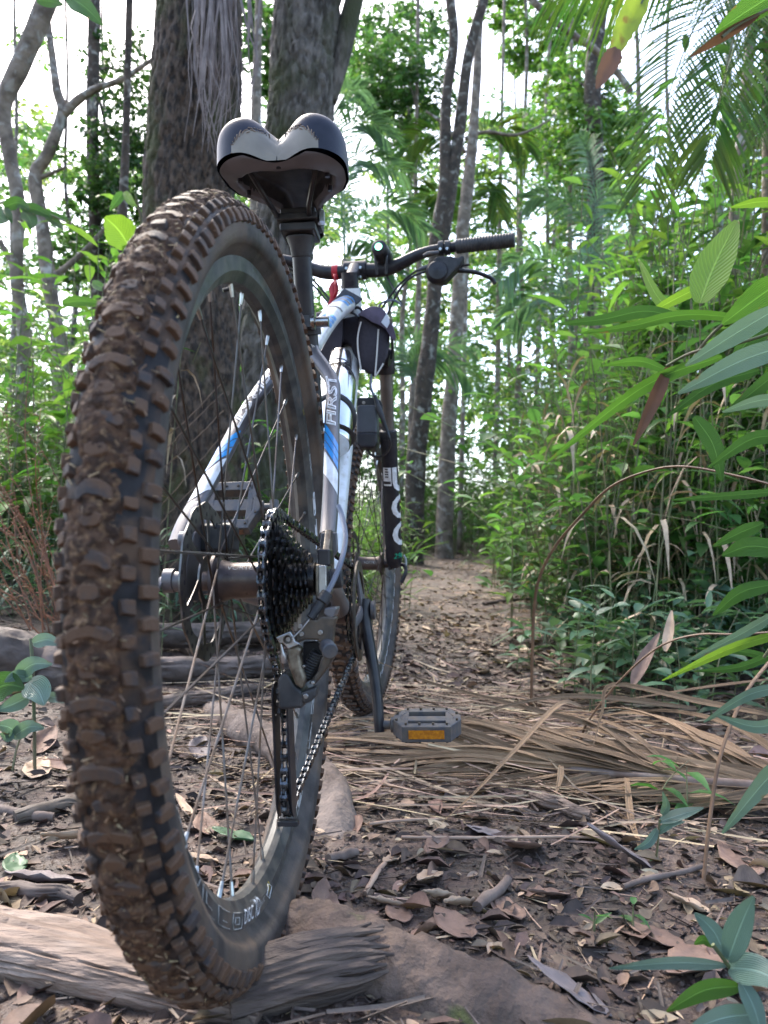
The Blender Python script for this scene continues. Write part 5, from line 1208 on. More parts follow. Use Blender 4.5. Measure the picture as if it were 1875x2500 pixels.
# single fallen leaves that stand out
def dry_leaf(u, v, L, W, az, tilt, roll, curl, m, lab, bendz=0.07, lift=0.004):
    p = G(u, v); d = Vector((math.cos(az)*math.cos(tilt), math.sin(az)*math.cos(tilt), math.sin(tilt))); a, b_ = basis(d); nn = a*math.cos(roll*.6)+b_*math.sin(roll*.6)
    sdv = d.cross(nn); mb = MB(); rows_ = []; seg = 12
    for i in range(seg+1):
        t = i/seg; w = W*(math.sin(math.pi*t**0.75)**0.85*0.96+0.04)*(1+0.12*mnoise.noise(Vector((t*9, u*.1, v*.1)))); row = []
        for s in np.linspace(-1, 1, 7):
            th_ = 0.22+1.5*abs(curl)*(0.7+0.5*t); x = d*(L*(t-0.5)) + sdv*(w/2*math.sin(s*th_)/th_) + nn*(w/2*(1-math.cos(s*th_))/th_+0.10*w*mnoise.noise(Vector((t*4, s*2.2, v*.13)))+bendz*L*(4*(t-.5)**2-0.4)*(1 if curl >= 0 else -1)*0.6+0.003*mnoise.noise(Vector((t*7, s*3, u*.07))))
            row.append(p+x)
        rows_.append(row)
    mb.strip(rows_); zmin = min(q.z-float(gz(q.x, q.y)) for q in mb.v)
    mb.v = [q+Vector((0, 0, lift*0.4-zmin)) for q in mb.v]
    o = solo(mb, 'fallen_leaf', MT[m], lab, 'leaf', 'dry leaves lying on the ground', angle=180)
    o.modifiers.new('solid', 'SOLIDIFY').thickness = 0.0006
    return o
DL = [
 (1275, 2095, .100, .050, 2.5, .30, .25, .14, 'dryleaf', 'large brown-grey curled leaf propped up on a twig in the path'),
 (1185, 2045, .06, .035, 1.2, .1, .2, .1, 'dryleafg', 'flat pale grey leaf behind the large curled leaf'),
 (1062, 2072, .085, .032, 2.9, .02, .1, .1, 'dryleaf', 'long tan leaf lying flat left of the pale grey leaf'),
 (1046, 2158, .055, .03, 2.7, .15, .3, .3, 'dryleafp', 'pale tan leaf with upturned rim in the middle of the path'),
 (1072, 2200, .045, .028, 1.9, .3, .6, .7, 'dryleafp', 'crumpled tan leaf, left one of a curled pair'),
 (1122, 2222, .050, .026, 2.3, .3, .5, .9, 'dryleafp', 'rolled tan leaf, right one of a curled pair'),
 (1105, 2275, .075, .042, .5, .02, .1, .08, 'dryleaf', 'flat brown leaf lying in front of the curled pair'),
 (1240, 2232, .065, .03, .4, .02, .1, .1, 'dryleaf', 'reddish brown flat leaf right of the curled pair'),
 (955, 2112, .035, .022, 2.6, .1, .2, .2, 'dryleafp', 'small pale torn leaf near the straw stick'),
 (940, 2222, .045, .020, 1.6, .2, .5, .8, 'dryleafp', 'small curled leaf at the foot of the straw stick'),
 (970, 2238, .055, .030, .3, .03, .1, .1, 'dryleaf', 'flat brownish leaf next to the small curled leaf'),
 (790, 2225, .095, .038, .15, .1, .9, .35, 'dryleaf', 'wavy tan leaf touching the rear tyre on the right'),
 (1508, 2110, .095, .042, 1.3, .5, .4, .25, 'dryleafg', 'tall curled dry leaf standing in the soil under the palm frond'),
 (1572, 1975, .060, .034, 2.9, .2, .3, .5, 'dryleafp', 'whitish curled leaf under the rib of the palm frond'),
 (1800, 2115, .11, .05, .1, .05, .1, .1, 'dryleaf', 'broad reddish leaf lying at the lower right edge'),
 (1385, 2448, .085, .036, 1.1, .35, .4, .15, 'dryleafg', 'grey leaf standing up in the bottom foreground'),
 (1700, 2365, .10, .055, 2.3, .05, .2, .15, 'dryleaf', 'large flat brown leaf behind the bamboo sprig at the lower right'),
 (1600, 2300, .07, .04, .8, .05, .2, .2, 'dryleaf', 'brown leaf left of the large flat leaf at the lower right'),
 (97, 2165, .080, .036, 1.9, .2, .4, .35, 'dryleafg', 'large beige curled leaf lying left of the rear tyre'),
 (35, 2120, .055, .028, .5, .1, .2, .2, 'leafb', 'fallen blue-green leaf at the left edge'),
 (92, 1890, .100, .045, .3, .1, .3, .25, 'dryleafp', 'yellowish ribbed leaf under the plant at the left'),
 (163, 2075, .075, .026, 2.5, .3, .6, .8, 'dryleafp', 'narrow rolled pale leaf close to the tyre on the left'),
 (155, 1935, .055, .022, 2.2, .1, .3, .3, 'dryleafp', 'small tan leaf above the short dark stick'),
 (110, 1820, .12, .045, .2, .2, .5, .6, 'dryleaf', 'long folded brown leaf below the dark log at the left'),
 (487, 1838, .120, .050, .2, .12, .5, .4, 'dryleafg', 'dark curled leaf on the mud seen through the rear spokes'),
 (500, 2022, .085, .036, .4, .05, .2, .15, 'dryleaf', 'flat brown leaf seen through the spokes above the rim'),
 (567, 2055, .065, .034, 1.3, .1, .2, .1, 'leafb', 'glossy bluish leaf on the mud seen through the spokes'),
 (445, 1985, .085, .022, .6, .15, .4, .9, 'dryleafp', 'pale rolled leaf seen through the spokes at the left'),
 (545, 1940, .080, .018, .9, .15, .4, .9, 'dryleafp', 'thin pale curl of leaf seen through the middle of the spokes'),
 (480, 2110, .055, .022, 1.6, .15, .4, .6, 'dryleafp', 'pale curled leaf just above the rear rim'),
 (1330, 1640, .10, .040, .4, .1, .3, .3, 'dryleafp', 'pale leaf on the path behind the straw'),
 (1075, 1625, .11, .035, .2, .15, .4, .5, 'dryleafp', 'brown and cream curled leaf in the middle of the far path'),
 (1010, 1625, .09, .030, .5, .1, .3, .4, 'dryleaf', 'curled brown leaf left of the brown and cream leaf'),
 (1180, 1650, .09, .045, 2.8, .1, .3, .3, 'dryleafp', 'white-edged leaf on the path above the straw'),
 (1040, 1540, .10, .04, .3, .08, .2, .2, 'dryleafp', 'small pale leaf far along the path'),
 (1150, 1450, .14, .05, .3, .08, .2, .2, 'dryleafp', 'pale leaf near the far bend of the path'),
 (1680, 2215, .05, .03, 1.0, .2, .4, .4, 'dryleafp', 'small tan leaf beside the pale stick at the lower right'),
 (1340, 2200, .06, .03, 2.0, .2, .3, .3, 'dryleaf', 'small brown leaf in the churned soil right of the path'),
 (760, 2290, .05, .02, .3, .1, .2, .3, 'dryleafg', 'small dark leaf in the gap by the broad root'),
 (1020, 2440, .04, .02, .3, .1, .2, .3, 'dryleafp', 'small pale leaf on the broad mossy root'),
]
for e in DL: dry_leaf(*e)

# leaf litter, straw and crumbs: nobody could count them
def scatter(n, x0, x1, y0, y1, p=1.6):
    x = x0+(x1-x0)*rng.uniform(0, 1, n)**p; y = rng.uniform(y0, y1, n); return x, y
B_ = Bag()
def litter(n, x0, x1, yc, yw, Lr, Wr, shape, seg, tilt, fold, curl, lift=0.002, azb=None, p=1.6):
    x = x0+(x1-x0)*rng.uniform(0, 1, n)**p; y = yc+rng.normal(0, yw, n); z = gz(x, y)+lift
    az = rng.uniform(0, 2*np.pi, n) if azb is None else rng.normal(azb, 0.55, n)
    d = np.stack([np.cos(az), np.sin(az), rng.normal(0, tilt, n)], -1); nr = rnd_dir(n, 0.75, 1)
    L = np.exp(rng.uniform(np.log(Lr[0]), np.log(Lr[1]), n)); W = L*rng.uniform(*Wr, n)
    return leaves(np.stack([x, y, z], -1)-unit(d)*(L/2)[:, None], d, nr, L, W, rng.normal(0, 0.08, n), fold, seg, shape, True, rng.uniform(-0.1, curl, n))
def litset(name, m, specs):
    lm = Bag()
    for e in specs: lm.add(*litter(*e[0], **(e[1] if len(e) > 1 else {})))
    lm.build(name, MT[m])['kind'] = 'stuff'
MT['litd'] = mat('decayed leaf', (0.095, 0.060, 0.043), (0.050, 0.032, 0.024), 0.75, scale=60, bump=0.0006, bscale=300, island=0.45)
litset('decayed_leaf_litter', 'litd', [((9000, -0.28, 3.2, -0.15, 0.75, (.006, .045), (.3, .6), 'broad', 3, .16, .2, .4),), ((1300, 1.5, 9, -0.3, 0.9, (.015, .06), (.3, .6), 'broad', 2, .16, .2, .3),)])
litset('leaf_litter', 'dryleaf', [((5200, -0.28, 3.2, -0.2, 0.8, (.006, .034), (.3, .6), 'broad', 3, .18, .2, .4),), ((650, -0.25, 4, -0.2, 0.9, (.03, .07), (.3, .55), 'broad', 5, .18, .25, .4),), ((900, 1.5, 9, -0.4, 0.8, (.02, .06), (.3, .6), 'broad', 2, .2, .2, .3),)])
litset('pale_leaf_litter', 'dryleafp', [((1700, -0.2, 4, -0.2, 0.8, (.006, .040), (.25, .55), 'broad', 4, .2, .2, .5),), ((700, 2.0, 9, -0.4, 0.6, (.02, .07), (.3, .6), 'broad', 2, .2, .2, .3),)])
litset('straw_litter', 'strawg', [((3200, -0.25, 3.0, -0.35, 0.7, (.010, .06), (.03, .09), 'straw', 2, .10, .1, .1),), ((800, 0.40, 1.5, -0.25, 0.34, (.10, .36), (.012, .020), 'straw', 4, .05, .3, .1, .010, 1.75, 1.0),), ((1300, 1.5, 8, -0.4, 0.5, (.05, .20), (.03, .06), 'straw', 2, .08, .1, .1),)])
litset('twig_litter', 'twig', [((5200, -0.25, 4, -0.1, 0.9, (.012, .12), (.03, .07), 'straw', 2, .14, .6, .1),)])
n = 22000; x = -0.28+3.0*rng.uniform(0, 1, n)**1.7; y = rng.normal(-0.1, 0.65, n); r = np.exp(rng.uniform(np.log(.0008), np.log(.0055), n)); cz = gz(x, y)+r*0.2
oc = np.array([(1, 0, 0), (-1, 0, 0), (0, 1, 0), (0, -1, 0), (0, 0, .8), (0, 0, -.8)], float); of = np.array([(0, 2, 4), (2, 1, 4), (1, 3, 4), (3, 0, 4), (2, 0, 5), (1, 2, 5), (3, 1, 5), (0, 3, 5)])
V = np.stack([x, y, cz], -1)[:, None]+oc[None]*r[:, None, None]*rng.uniform(.6, 1.4, (n, 6, 1)); mesh_np('soil_crumbs', V.reshape(-1, 3), ((np.arange(n)*6)[:, None, None]+of[None]).reshape(-1, 3), MT['soil'])['kind'] = 'stuff'

# ------------------------------------------------------------------ the fallen palm frond, each leaflet its own piece
MT['frond'] = leafmat('dead palm leaflet', (0.390, 0.260, 0.155), (0.200, 0.120, 0.072), .6, .06, True, .0, .3, True)
fr = thing('fallen_palm_frond', 'dead brown palm frond lying across the path on the right', 'palm frond', G(1500, 1905))
ra, rb_, rc_ = D(2050, 1935, 1.22), D(1560, 1895, 1.30), D(1060, 1842, 1.45)
rp = spline([ra, rb_, rc_, D(900, 1800, 1.62)], 10)
rp = [Vector((p.x, p.y, max(p.z, ground_z(p.x, p.y)+0.012))) for p in rp]
MB().tube(rp, [0.0105-0.0075*i/(len(rp)-1) for i in range(len(rp))], 10).build('rib', MT['rachis'], fr)
def leaflet(p0, ctrl, w, parent=fr, m='frond'):
    pts = spline([p0]+ctrl, 5); rows_ = []; k = len(pts)
    for i, p in enumerate(pts):
        t = i/(k-1); d = pts[min(i+1, k-1)]-pts[max(i-1, 0)]; a, b = basis(d, (-.55+.5*math.sin(p0.x*800), .3*math.sin(p0.y*1300), .65)); ww = w*(0.35+0.65*math.sin(math.pi*min(1, t*1.6+0.12)) if t < 0.3 else max(0.10, 1-(t-0.3)/0.72))
        rows_.append([p-b*(ww/2)+a*ww*0.30, p-b*(ww/4)+a*ww*0.10, p, p+b*(ww/4)+a*ww*0.10, p+b*(ww/2)+a*ww*0.30])
    o = MB().strip(rows_).build('leaflet', MT[m], parent, angle=180); me = o.data; uvl = me.uv_layers.new(name='UVMap')
    for lp_ in me.loops: vi = lp_.vertex_index; uvl.data[lp_.index].uv = ((vi % 5)/4, (vi//5)/(k-1))
    o.modifiers.new('solid', 'SOLIDIFY').thickness = 0.0006; return o
random.seed(11)
def rib_at(u):
    best = min(rp, key=lambda p: abs(CW/2+FPX*((BM.inverted() @ p)-CP).dot(cr)/((BM.inverted() @ p)-CP).dot(cf)-u)); return best
def px_of(p):
    q = (BM.inverted() @ p)-CP; z = q.dot(cf); return CW/2+FPX*q.dot(cr)/z, CH/2-FPX*q.dot(cu)/z, z
fwd = (rp[-1]-rp[0]).normalized()
for i in range(118):
    f = i/117; us = 2080-1000*f+random.uniform(-10, 10); b = rib_at(us); bu, bv, bz = px_of(b)
    if i % 3:                                 # far side, raised and stiff
        Lp = random.uniform(430, 760)*(1-.35*f); rise = random.uniform(20, 235)*(1-.55*f); ue = us-Lp; ve = bv-rise; dz = 0.05+rise/235*0.36
        c1_ = D(us-Lp*.35, bv-rise*.62-random.uniform(0, 22), bz+dz*.4); c2_ = D(us-Lp*.7, bv-rise*.95-random.uniform(-6, 14), bz+dz*.8); c3_ = D(ue, ve+random.uniform(0, 55), bz+dz)
        w_ = random.uniform(.009, .017)
    else:
        Lp = random.uniform(180, 330); c1_ = D(us-Lp*.3, bv+random.uniform(18, 30), bz-.02); c2_ = D(us-Lp*.65, bv+random.uniform(24, 44), bz-.03); c3_ = D(us-Lp, bv+random.uniform(20, 52), bz-.03); w_ = random.uniform(.007, .012)
    cs_ = [Vector((q.x, q.y, max(q.z, ground_z(q.x, q.y)+random.uniform(.004, .012)))) for q in (c1_, c2_, c3_)]
    leaflet(b+Vector((0, 0, 0.004 if i % 3 else -.003)), cs_, w_)
# a few leaflets that are broken and bent, as they stand in view
for pl in ([(1875, 1745, 1.28), (1700, 1712, 1.35), (1498, 1672, 1.42), (1470, 1740, 1.40), (1443, 1840, 1.36)], [(1420, 1725, 1.45), (1365, 1722, 1.42), (1260, 1830, 1.30), (1160, 1935, 1.20), (1075, 2010, 1.13)], [(1560, 1800, 1.4), (1250, 1720, 1.5), (1060, 1670, 1.6), (915, 1612, 1.62)], [(1700, 1730, 1.5), (1420, 1700, 1.5), (1250, 1720, 1.48), (1045, 1782, 1.42)], [(1875, 1660, 1.6), (1650, 1690, 1.55), (1400, 1730, 1.5)], [(1530, 1900, 1.27), (1540, 2000, 1.18), (1560, 2100, 1.08), (1565, 2200, 1.0)], [(1460, 1915, 1.28), (1500, 1980, 1.22), (1560, 2050, 1.15)], [(1370, 1870, 1.32), (1365, 1910, 1.28), (1350, 1955, 1.24)]):
    q = [D(*p) for p in pl]; q = [Vector((p.x, p.y, max(p.z, ground_z(p.x, p.y)+.003))) for p in q]; leaflet(q[0], q[1:], 0.0105)
# ================================================================== TREES
def bark_tube(pts, rs, n, seed, lob):
    base = spline(pts, 6); L_ = sum((b-a).length for a, b in zip(base, base[1:])); m = int(L_/.016); acc = resample(base, L_/m); m = len(acc); rr = np.interp(np.linspace(0, 1, m), np.linspace(0, 1, len(rs)), rs); mb = MB().tube(acc, list(rr), n)
    for i in range(m):
        z = acc[i].z
        for k in range(n):
            an = 2*math.pi*k/n; v = mb.v[i*n+k]; e = (v-acc[i]).normalized(); r = float(rr[i])
            c_, s_ = math.cos(an)*r, math.sin(an)*r; w = .03*mnoise.noise(Vector((c_*9, s_*9, z*4+seed)))
            rid = abs(mnoise.noise(Vector(((c_+w)*34, (s_+w)*34, z*9+seed)))); f2 = mnoise.fractal(Vector((c_*50, s_*50, z*30)), 1.0, 2.0, 4)
            mb.v[i*n+k] = v+e*(-.016*max(0, 1-rid*4.5)+.006*f2+r*.10*mnoise.noise(Vector((c_*6, s_*6, z*1.3+seed)))+r*lob*math.cos(3*an+seed))
    return mb
def trunk_px(pl, depth, widths, ground_base=True, n=18, amp=0.10, fr=2.5, seed=0.0, lob=0.0, per=8, top=True):
    q = [(u*1.1302, v*1.1302) for u, v in pl]; pts = [D(u, v, depth) for u, v in q]; rs = [w*1.1302/2*depth/FPX for w in widths]
    if len(rs) < len(pts): rs = list(np.interp(np.linspace(0, 1, len(pts)), np.linspace(0, 1, len(rs)), rs))
    if top:
        d = (pts[0]-pts[1]); k = max(1, int(3.0/max(d.length, .05)))
        for _ in range(min(k, 12)): pts.insert(0, pts[0]+d); rs.insert(0, rs[0]*0.985)
    if ground_base:
        d = (pts[-1]-pts[-2]); e = pts[-1]; x, y = e.x+d.x*0.15, e.y+d.y*0.15; g = ground_z(x, y)
        if e.z > g+0.15: pts.append(Vector((x, y, g+0.10))); rs.append(rs[-1]*1.10)
        pts.append(Vector((pts[-1].x, pts[-1].y, g-0.12))); rs.append(rs[-1]*1.45)
    if n >= 100: return bark_tube(pts, rs, n, seed, lob), pts
    mb = rough_tube(pts, rs, n, amp, fr, seed, per, lob); return mb, pts
def crown_leaves(cs, n, Lr, Wk, clump=0.35, seg=2, shape='broad', mid=False, flat=0.6):
    """leaves in clumps about the given (centre, radius) balls"""
    bs = Bag(); tot = sum(r**2 for c, r in cs)
    for c, r in cs:
        k = max(8, int(n*r*r/tot)); nc = max(5, int(k/20)); cc = unit(rng.normal(size=(nc, 3)))*(rng.uniform(0.1, 1, (nc, 1))**0.6)*r*1.45; cc[:, 2] *= flat+0.2
        w = rng.integers(0, nc, k); b = np.array(c)+cc[w]+rng.normal(0, clump*r*0.34, (k, 3))*np.array([1, 1, .55])
        d = rnd_dir(k, -0.8, 0.4); nr = rnd_dir(k, -.4, 1); L = rng.uniform(*Lr, k)
        bs.add(*leaves(b, d, nr, L, L*Wk*rng.uniform(.8, 1.2, k), 0.15, 0.25, seg, shape, mid))
    return bs
def boughs(start, ends, r0, m, parent, name='bough', nm=None):
    for i, e in enumerate(ends):
        s = start[i % len(start)]; mid = s.lerp(e, .5)+Vector((random.uniform(-.1, .1), random.uniform(-.1, .1), random.uniform(0, .2)))*(e-s).length*0.5
        rough_tube([s, mid, e], [r0, r0*.65, r0*.25], 7, .12, 4, i, 6).build(name, m, parent)
def tree(label, pl, depth, widths, bark, crowns=(), nleaf=0, leafm='leaf', Lr=(.06, .12), Wk=.45, name='tree', group=None, branches=(), amp=.1, fr=2.5, seed=0.0, lob=0.0, n=18, cdepth=None, gb=True, top=True):
    mb, pts = trunk_px(pl, depth, widths, gb, n, amp, fr, seed, lob, top=top)
    root = thing(name, label, 'tree', pts[-1] if gb else pts[-1], False, group)
    mb.build('trunk', bark, root, angle=180)
    for bpl, bw in branches:
        b2, _ = trunk_px(bpl, depth, bw, False, 10, .12, 4, seed+3, top=False); b2.build('branch', bark, root, angle=180)
    if crowns:
        cs = [(D(u*1.1302, v*1.1302, (cdepth or depth)+dd), r*1.1302*(depth)/FPX) for u, v, r, dd in crowns]
        crown_leaves(cs, nleaf, Lr, Wk).build('crown', MT[leafm], root)
        boughs([p for p in pts[len(pts)//2-1:len(pts)//2+1]], [Vector(c) for c, r in cs], max(0.008, widths[0]*.12*1.13*depth/FPX), bark, root)
    return root
T1 = tree('thick rough-barked tree trunk with hanging dry strands, left of the saddle', [(428, -20), (424, 150), (418, 300), (408, 440), (412, 700), (415, 1000), (415, 1300)], 3.25, [185, 188, 190, 205, 205, 205, 230], MT['bark'], amp=.13, fr=4, seed=1, lob=.02, n=150)
T2 = tree('mossy greyish tree trunk rising directly behind the saddle', [(668, -20), (655, 120), (645, 260), (615, 480), (585, 700), (560, 900), (545, 1150)], 4.1, [140, 138, 136, 138, 140, 145, 160], MT['bark2'], amp=.10, fr=3, seed=2, lob=.04, n=130,
          branches=[([(775, -40), (755, 40), (735, 130), (712, 220)], [40, 42, 40, 30])])
T3 = tree('slender dark tree with two wavy stems right of the handlebar light', [(972, -10), (980, 90), (964, 220), (960, 400), (944, 520), (932, 700), (915, 850), (900, 1000)], 7.5, [20, 22, 24, 26, 32, 36, 38, 42], MT['barkd'], seed=3, amp=.16, fr=5,
          branches=[([(1048, -10), (1012, 120), (996, 250), (975, 400), (958, 500), (946, 570)], [20, 24, 26, 28, 30, 26])])
T4 = tree('pale spotted slim trunk just right of the two-stemmed tree', [(1035, 60), (1028, 200), (1018, 330), (1000, 500), (986, 700), (975, 850), (965, 1000)], 8.6, [16, 20, 24, 28, 30, 32, 36], MT['barkp'], seed=4, amp=.13, fr=5,
          branches=[([(1005, 300), (1050, 285), (1110, 292), (1160, 275), (1200, 250)], [10, 8, 7, 5, 3]), ([(1005, 330), (960, 270), (920, 240)], [9, 7, 4])])
tree('crooked forked tree at the left with pale spotted bark', [(105, 60), (122, 190), (134, 245), (102, 335), (76, 380), (90, 480), (100, 560), (118, 680), (132, 800)], 5.8, [14, 18, 22, 26, 28, 28, 30, 30, 34], MT['barkp'], seed=5, amp=.14, fr=5,
     branches=[([(136, 248), (170, 215), (212, 190), (262, 172), (330, 128)], [20, 18, 15, 12, 8]), ([(84, 385), (110, 375), (140, 362)], [12, 9, 5]), ([(112, 600), (140, 580), (180, 545), (230, 490)], [18, 14, 12, 8])])
tree('thick leaning trunk cut off by the upper left corner', [(112, -30), (78, 60), (40, 150), (8, 230), (20, 330), (40, 450), (36, 600), (52, 760)], 4.3, [46, 44, 42, 34, 30, 26, 26, 28], MT['barkp'], seed=6, amp=.12, fr=4,
     branches=[([(48, 620), (20, 560), (0, 520)], [14, 12, 10]), ([(130, -20), (86, 60), (50, 150), (30, 200)], [16, 14, 12, 8])])
tree('straight dark trunk overgrown with small leaves, between the crooked tree and the thick trunk', [(204, -10), (202, 150), (200, 300), (206, 480), (214, 640), (218, 760)], 6.2, [26, 26, 27, 28, 30, 34], MT['barkd'], seed=7, amp=.12, fr=5,
     crowns=[(270, 150, 70, .3), (285, 260, 75, 0), (250, 360, 85, -.1), (290, 420, 70, .2), (230, 520, 80, .1), (280, 560, 60, 0), (200, 430, 45, -.2), (160, 560, 60, .3), (310, 330, 40, .2)], nleaf=8200, leafm='leafd', Lr=(.035, .07), Wk=.5)
tree('slim dark trunk close to the left side of the thick rough tree', [(280, -10), (276, 150), (272, 300), (266, 450), (262, 600), (262, 760)], 5.0, [14, 15, 16, 18, 20, 22], MT['barkd'], seed=8, amp=.14)
tree('reddish pale trunk in the gap between the two big trunks', [(560, -10), (556, 120), (554, 200), (552, 320), (550, 560)], 8.0, [16, 18, 22, 24, 28], MT['barkp'], seed=9, crowns=[(560, 90, 60, .4), (545, 20, 60, .8), (590, 160, 40, .5)], nleaf=1300, leafm='leaf', Lr=(.07, .13))
tree('dark upright trunk behind the diagonal dead branch at the upper right', [(1300, -10), (1286, 100), (1280, 200), (1286, 380), (1282, 560), (1278, 760)], 11.0, [34, 34, 36, 36, 34, 36], MT['barkd'], seed=10, amp=.1,
     crowns=[(1270, 250, 60, .5), (1230, 300, 70, .2), (1300, 330, 60, 1), (1330, 250, 50, 1), (1290, 410, 80, 1.5), (1220, 180, 55, .6)], nleaf=6500, leafm='leafy', Lr=(.07, .14), Wk=.45)
tree('bright green leafy tree standing left of the two-stemmed tree', [(900, 250), (898, 400), (905, 560), (900, 760)], 10.0, [8, 10, 12, 14], MT['barkp'], seed=11, crowns=[(870, 130, 75, 0), (850, 200, 80, .3), (900, 240, 70, .4), (820, 170, 50, .6), (890, 60, 75, 1.0), (800, 80, 60, 1.4)], nleaf=7800, leafm='leaf', Lr=(.06, .12), Wk=.42)
tree('pale thin tree with a yellow-green crown right of the two-stemmed tree', [(1085, 200), (1080, 420), (1078, 600), (1075, 800)], 13.0, [7, 9, 11, 12], MT['barkp'], seed=12, crowns=[(1210, 60, 90, 1), (1130, 130, 50, 1.5), (1240, 140, 70, 2), (1090, 30, 60, 1.5), (1190, 240, 60, 2)], nleaf=4200, leafm='leafy', Lr=(.10, .18), Wk=.5)
GT = 'slender distant trunks in the background'
for i, (u, v0, v1, w, dp, m, lab) in enumerate([
    (1130, 250, 900, 13, 14, 'barkp', 'straight pale trunk in the distance above the end of the path'), (1108, 420, 900, 8, 16, 'barkp', 'thin pale stem right beside the straight pale trunk'),
    (1165, 400, 880, 12, 13, 'barkd', 'dark distant trunk with a clinging vine right of the straight pale trunk'), (1195, 380, 860, 9, 15, 'barkp', 'thin leaning grey stem right of the vine-clad trunk'),
    (1235, 430, 840, 14, 12, 'barkd', 'dark trunk rising out of the right-hand thicket'),
    (875, 350, 900, 12, 11, 'barkp', 'brownish thin trunk left of the two-stemmed tree'), (850, 420, 760, 8, 14, 'barkp', 'faint pale stem above the handlebar light'),
    (1370, 300, 760, 16, 14, 'barkp', 'pale trunk behind the hanging palm frond'),
    (1450, 300, 740, 12, 13, 'barkd', 'dark trunk among the palms at the right'), (160, 300, 760, 10, 11, 'barkd', 'thin dark stem behind the crooked tree'), (30, 100, 700, 10, 12, 'barkp', 'pale thin stem at the far left edge'),
    (240, 200, 760, 9, 12, 'barkp', 'pale thin stem behind the leaf-covered trunk'), ]):
    dx = random.uniform(-12, 22)
    tree(lab, [(u+dx*1.6+random.uniform(-16, 16), v0-420), (u+dx+random.uniform(-14, 14), v0-150), (u+dx*.6+random.uniform(-14, 14), (v0+v1)/2-120), (u+random.uniform(-10, 10), (v0+v1)/2+60), (u-random.uniform(0, 14), v1)], dp, [w*.5, w*.6, w*.8, w*.9, w], MT['barkp' if i % 3 else m], name='tree', group=GT, seed=20+i, n=10, amp=.12, fr=4)
# dead branch, lianas
mb, pts = trunk_px([(1100, -60), (1170, 22), (1230, 70), (1290, 112), (1340, 165), (1362, 198)], 9.0, [12, 14, 15, 14, 13, 15], False, 10, .15, 5, top=False); solo(mb, 'dead_branch', MT['barkp'], 'broken dead branch hanging diagonally in front of the upper right trunk', 'branch')
# strands of dead palm hair hanging on the big trunk
hs = thing('hanging_dead_frond', 'bundle of grey dry strands hanging down the front of the thick rough trunk', 'dead frond', D(470, 40, 3.0))
random.seed(5)
MT['strand'] = mat('grey dry strand', (0.23, 0.185, 0.165), (0.14, 0.108, 0.095), 0.7, scale=20, island=0.4)
for i in range(95):
    u0 = random.gauss(470, 26); top_ = -30; f = random.random()
    L_ = random.choice([220, 260, 300, 330, 240, 180, 150]) + random.uniform(-40, 40)
    u1 = u0 + random.gauss(-6 if u0 < 470 else 6, 14); u2 = 468+(u0-470)*0.8+random.gauss(-8, 16)
    dz = random.uniform(2.88, 3.02)
    pts = spline([D(u0*1.13, top_, dz+.02), D((u0+u1)/2*1.13, top_+L_*.35, dz), D(u1*1.13, top_+L_*.75, dz-.01), D(u2*1.13, top_+L_*1.13+20, dz)], 5); rows_ = []
    w = random.uniform(.006, .013)
    for k, p in enumerate(pts):
        t = k/(len(pts)-1); a_ = random.uniform(-.1, .1)+i; sd_ = Vector((math.sin(a_*1.3)*.5, math.cos(a_*.7), 0)).normalized(); ww = w*(1-.75*t); rows_.append([p-sd_*ww/2, p+sd_*ww/2])
    MB().strip(rows_).build('strand', MT['strand'], hs, angle=180)
# bamboo and grey sheath at the right
def bamboo(label, pl, depth, w, m, node=True):
    mb, pts = trunk_px(pl, depth, [w], True, 14, .01, 2); root = thing('bamboo_cane', label, 'bamboo', pts[-1]); mb.build('cane', m, root, angle=180)
    if node:
        for i in range(14):
            f = i/13*(len(pts)-2); k = int(f); p = pts[k].lerp(pts[k+1], f-k); r = w*1.13/2*depth/FPX
            MB().lathe([(r*.9, -.012), (r*1.12, 0), (r*.9, .012)], p, pts[k]-pts[k+1], 14).build('node', MT['barkp'], root)
bamboo('green-grey bamboo cane with pale rings at the upper right', [(1578, 40), (1570, 200), (1558, 400), (1546, 600), (1536, 800)], 4.6, 17, MT['bamboo'])
bamboo('grey dry bamboo stem right beside the green-grey cane', [(1625, 60), (1606, 250), (1588, 450), (1570, 640), (1556, 800)], 5.0, 22, MT['barkp'], False)

# ------------------------------------------------------------------ palms
def frond(path, Ll, Wl, m, parent, n=46, droop=.5, spread=.8, rad_=.007, vee=.2, both=True, hang=0.0, face=.75):
    pts = spline(path, 10); k = len(pts); bs = Bag(); base, dd, nr, LL = [], [], [], []
    for s in (1, -1):
        for i in range(n):
            f = 0.10+0.88*i/(n-1); j = min(int(f*(k-1)), k-2); p = pts[j].lerp(pts[j+1], f*(k-1)-j); t = (pts[j+1]-pts[j]).normalized(); up = Vector((0, 0, 1)); sd_ = t.cross(up)
            if sd_.length < .15: sd_ = Vector((0, 1, 0))
            sd_.normalize()
            if face: sd_ = (sd_*(1-face)+t.cross((CWP-p).normalized()).normalized()*face*(1 if t.cross((CWP-p).normalized()).dot(sd_) >= 0 else -1)).normalized()
            un = sd_.cross(t)
            e = (sd_*s*spread + t*(0.55+0.5*f) + un*vee - up*hang + Vector((random.gauss(0, .05), random.gauss(0, .05), random.gauss(0, .05)))).normalized()
            base.append(p); dd.append(e); nr.append(un + sd_*s*.3); LL.append(Ll*(0.45+0.55*math.sin(math.pi*min(1, f*.85+.15)))*random.uniform(.9, 1.08))
    bs.add(*leaves(np.array(base), np.array(dd), np.array(nr), np.array(LL), Wl, droop*rng.uniform(.6, 1.4, len(base)), .5, 5, 'lance'))
    bs.build('leaflets', m, parent); MB().tube(pts, [rad_*(1-.75*i/(k-1)) for i in range(k)], 6).build('rib', m, parent)
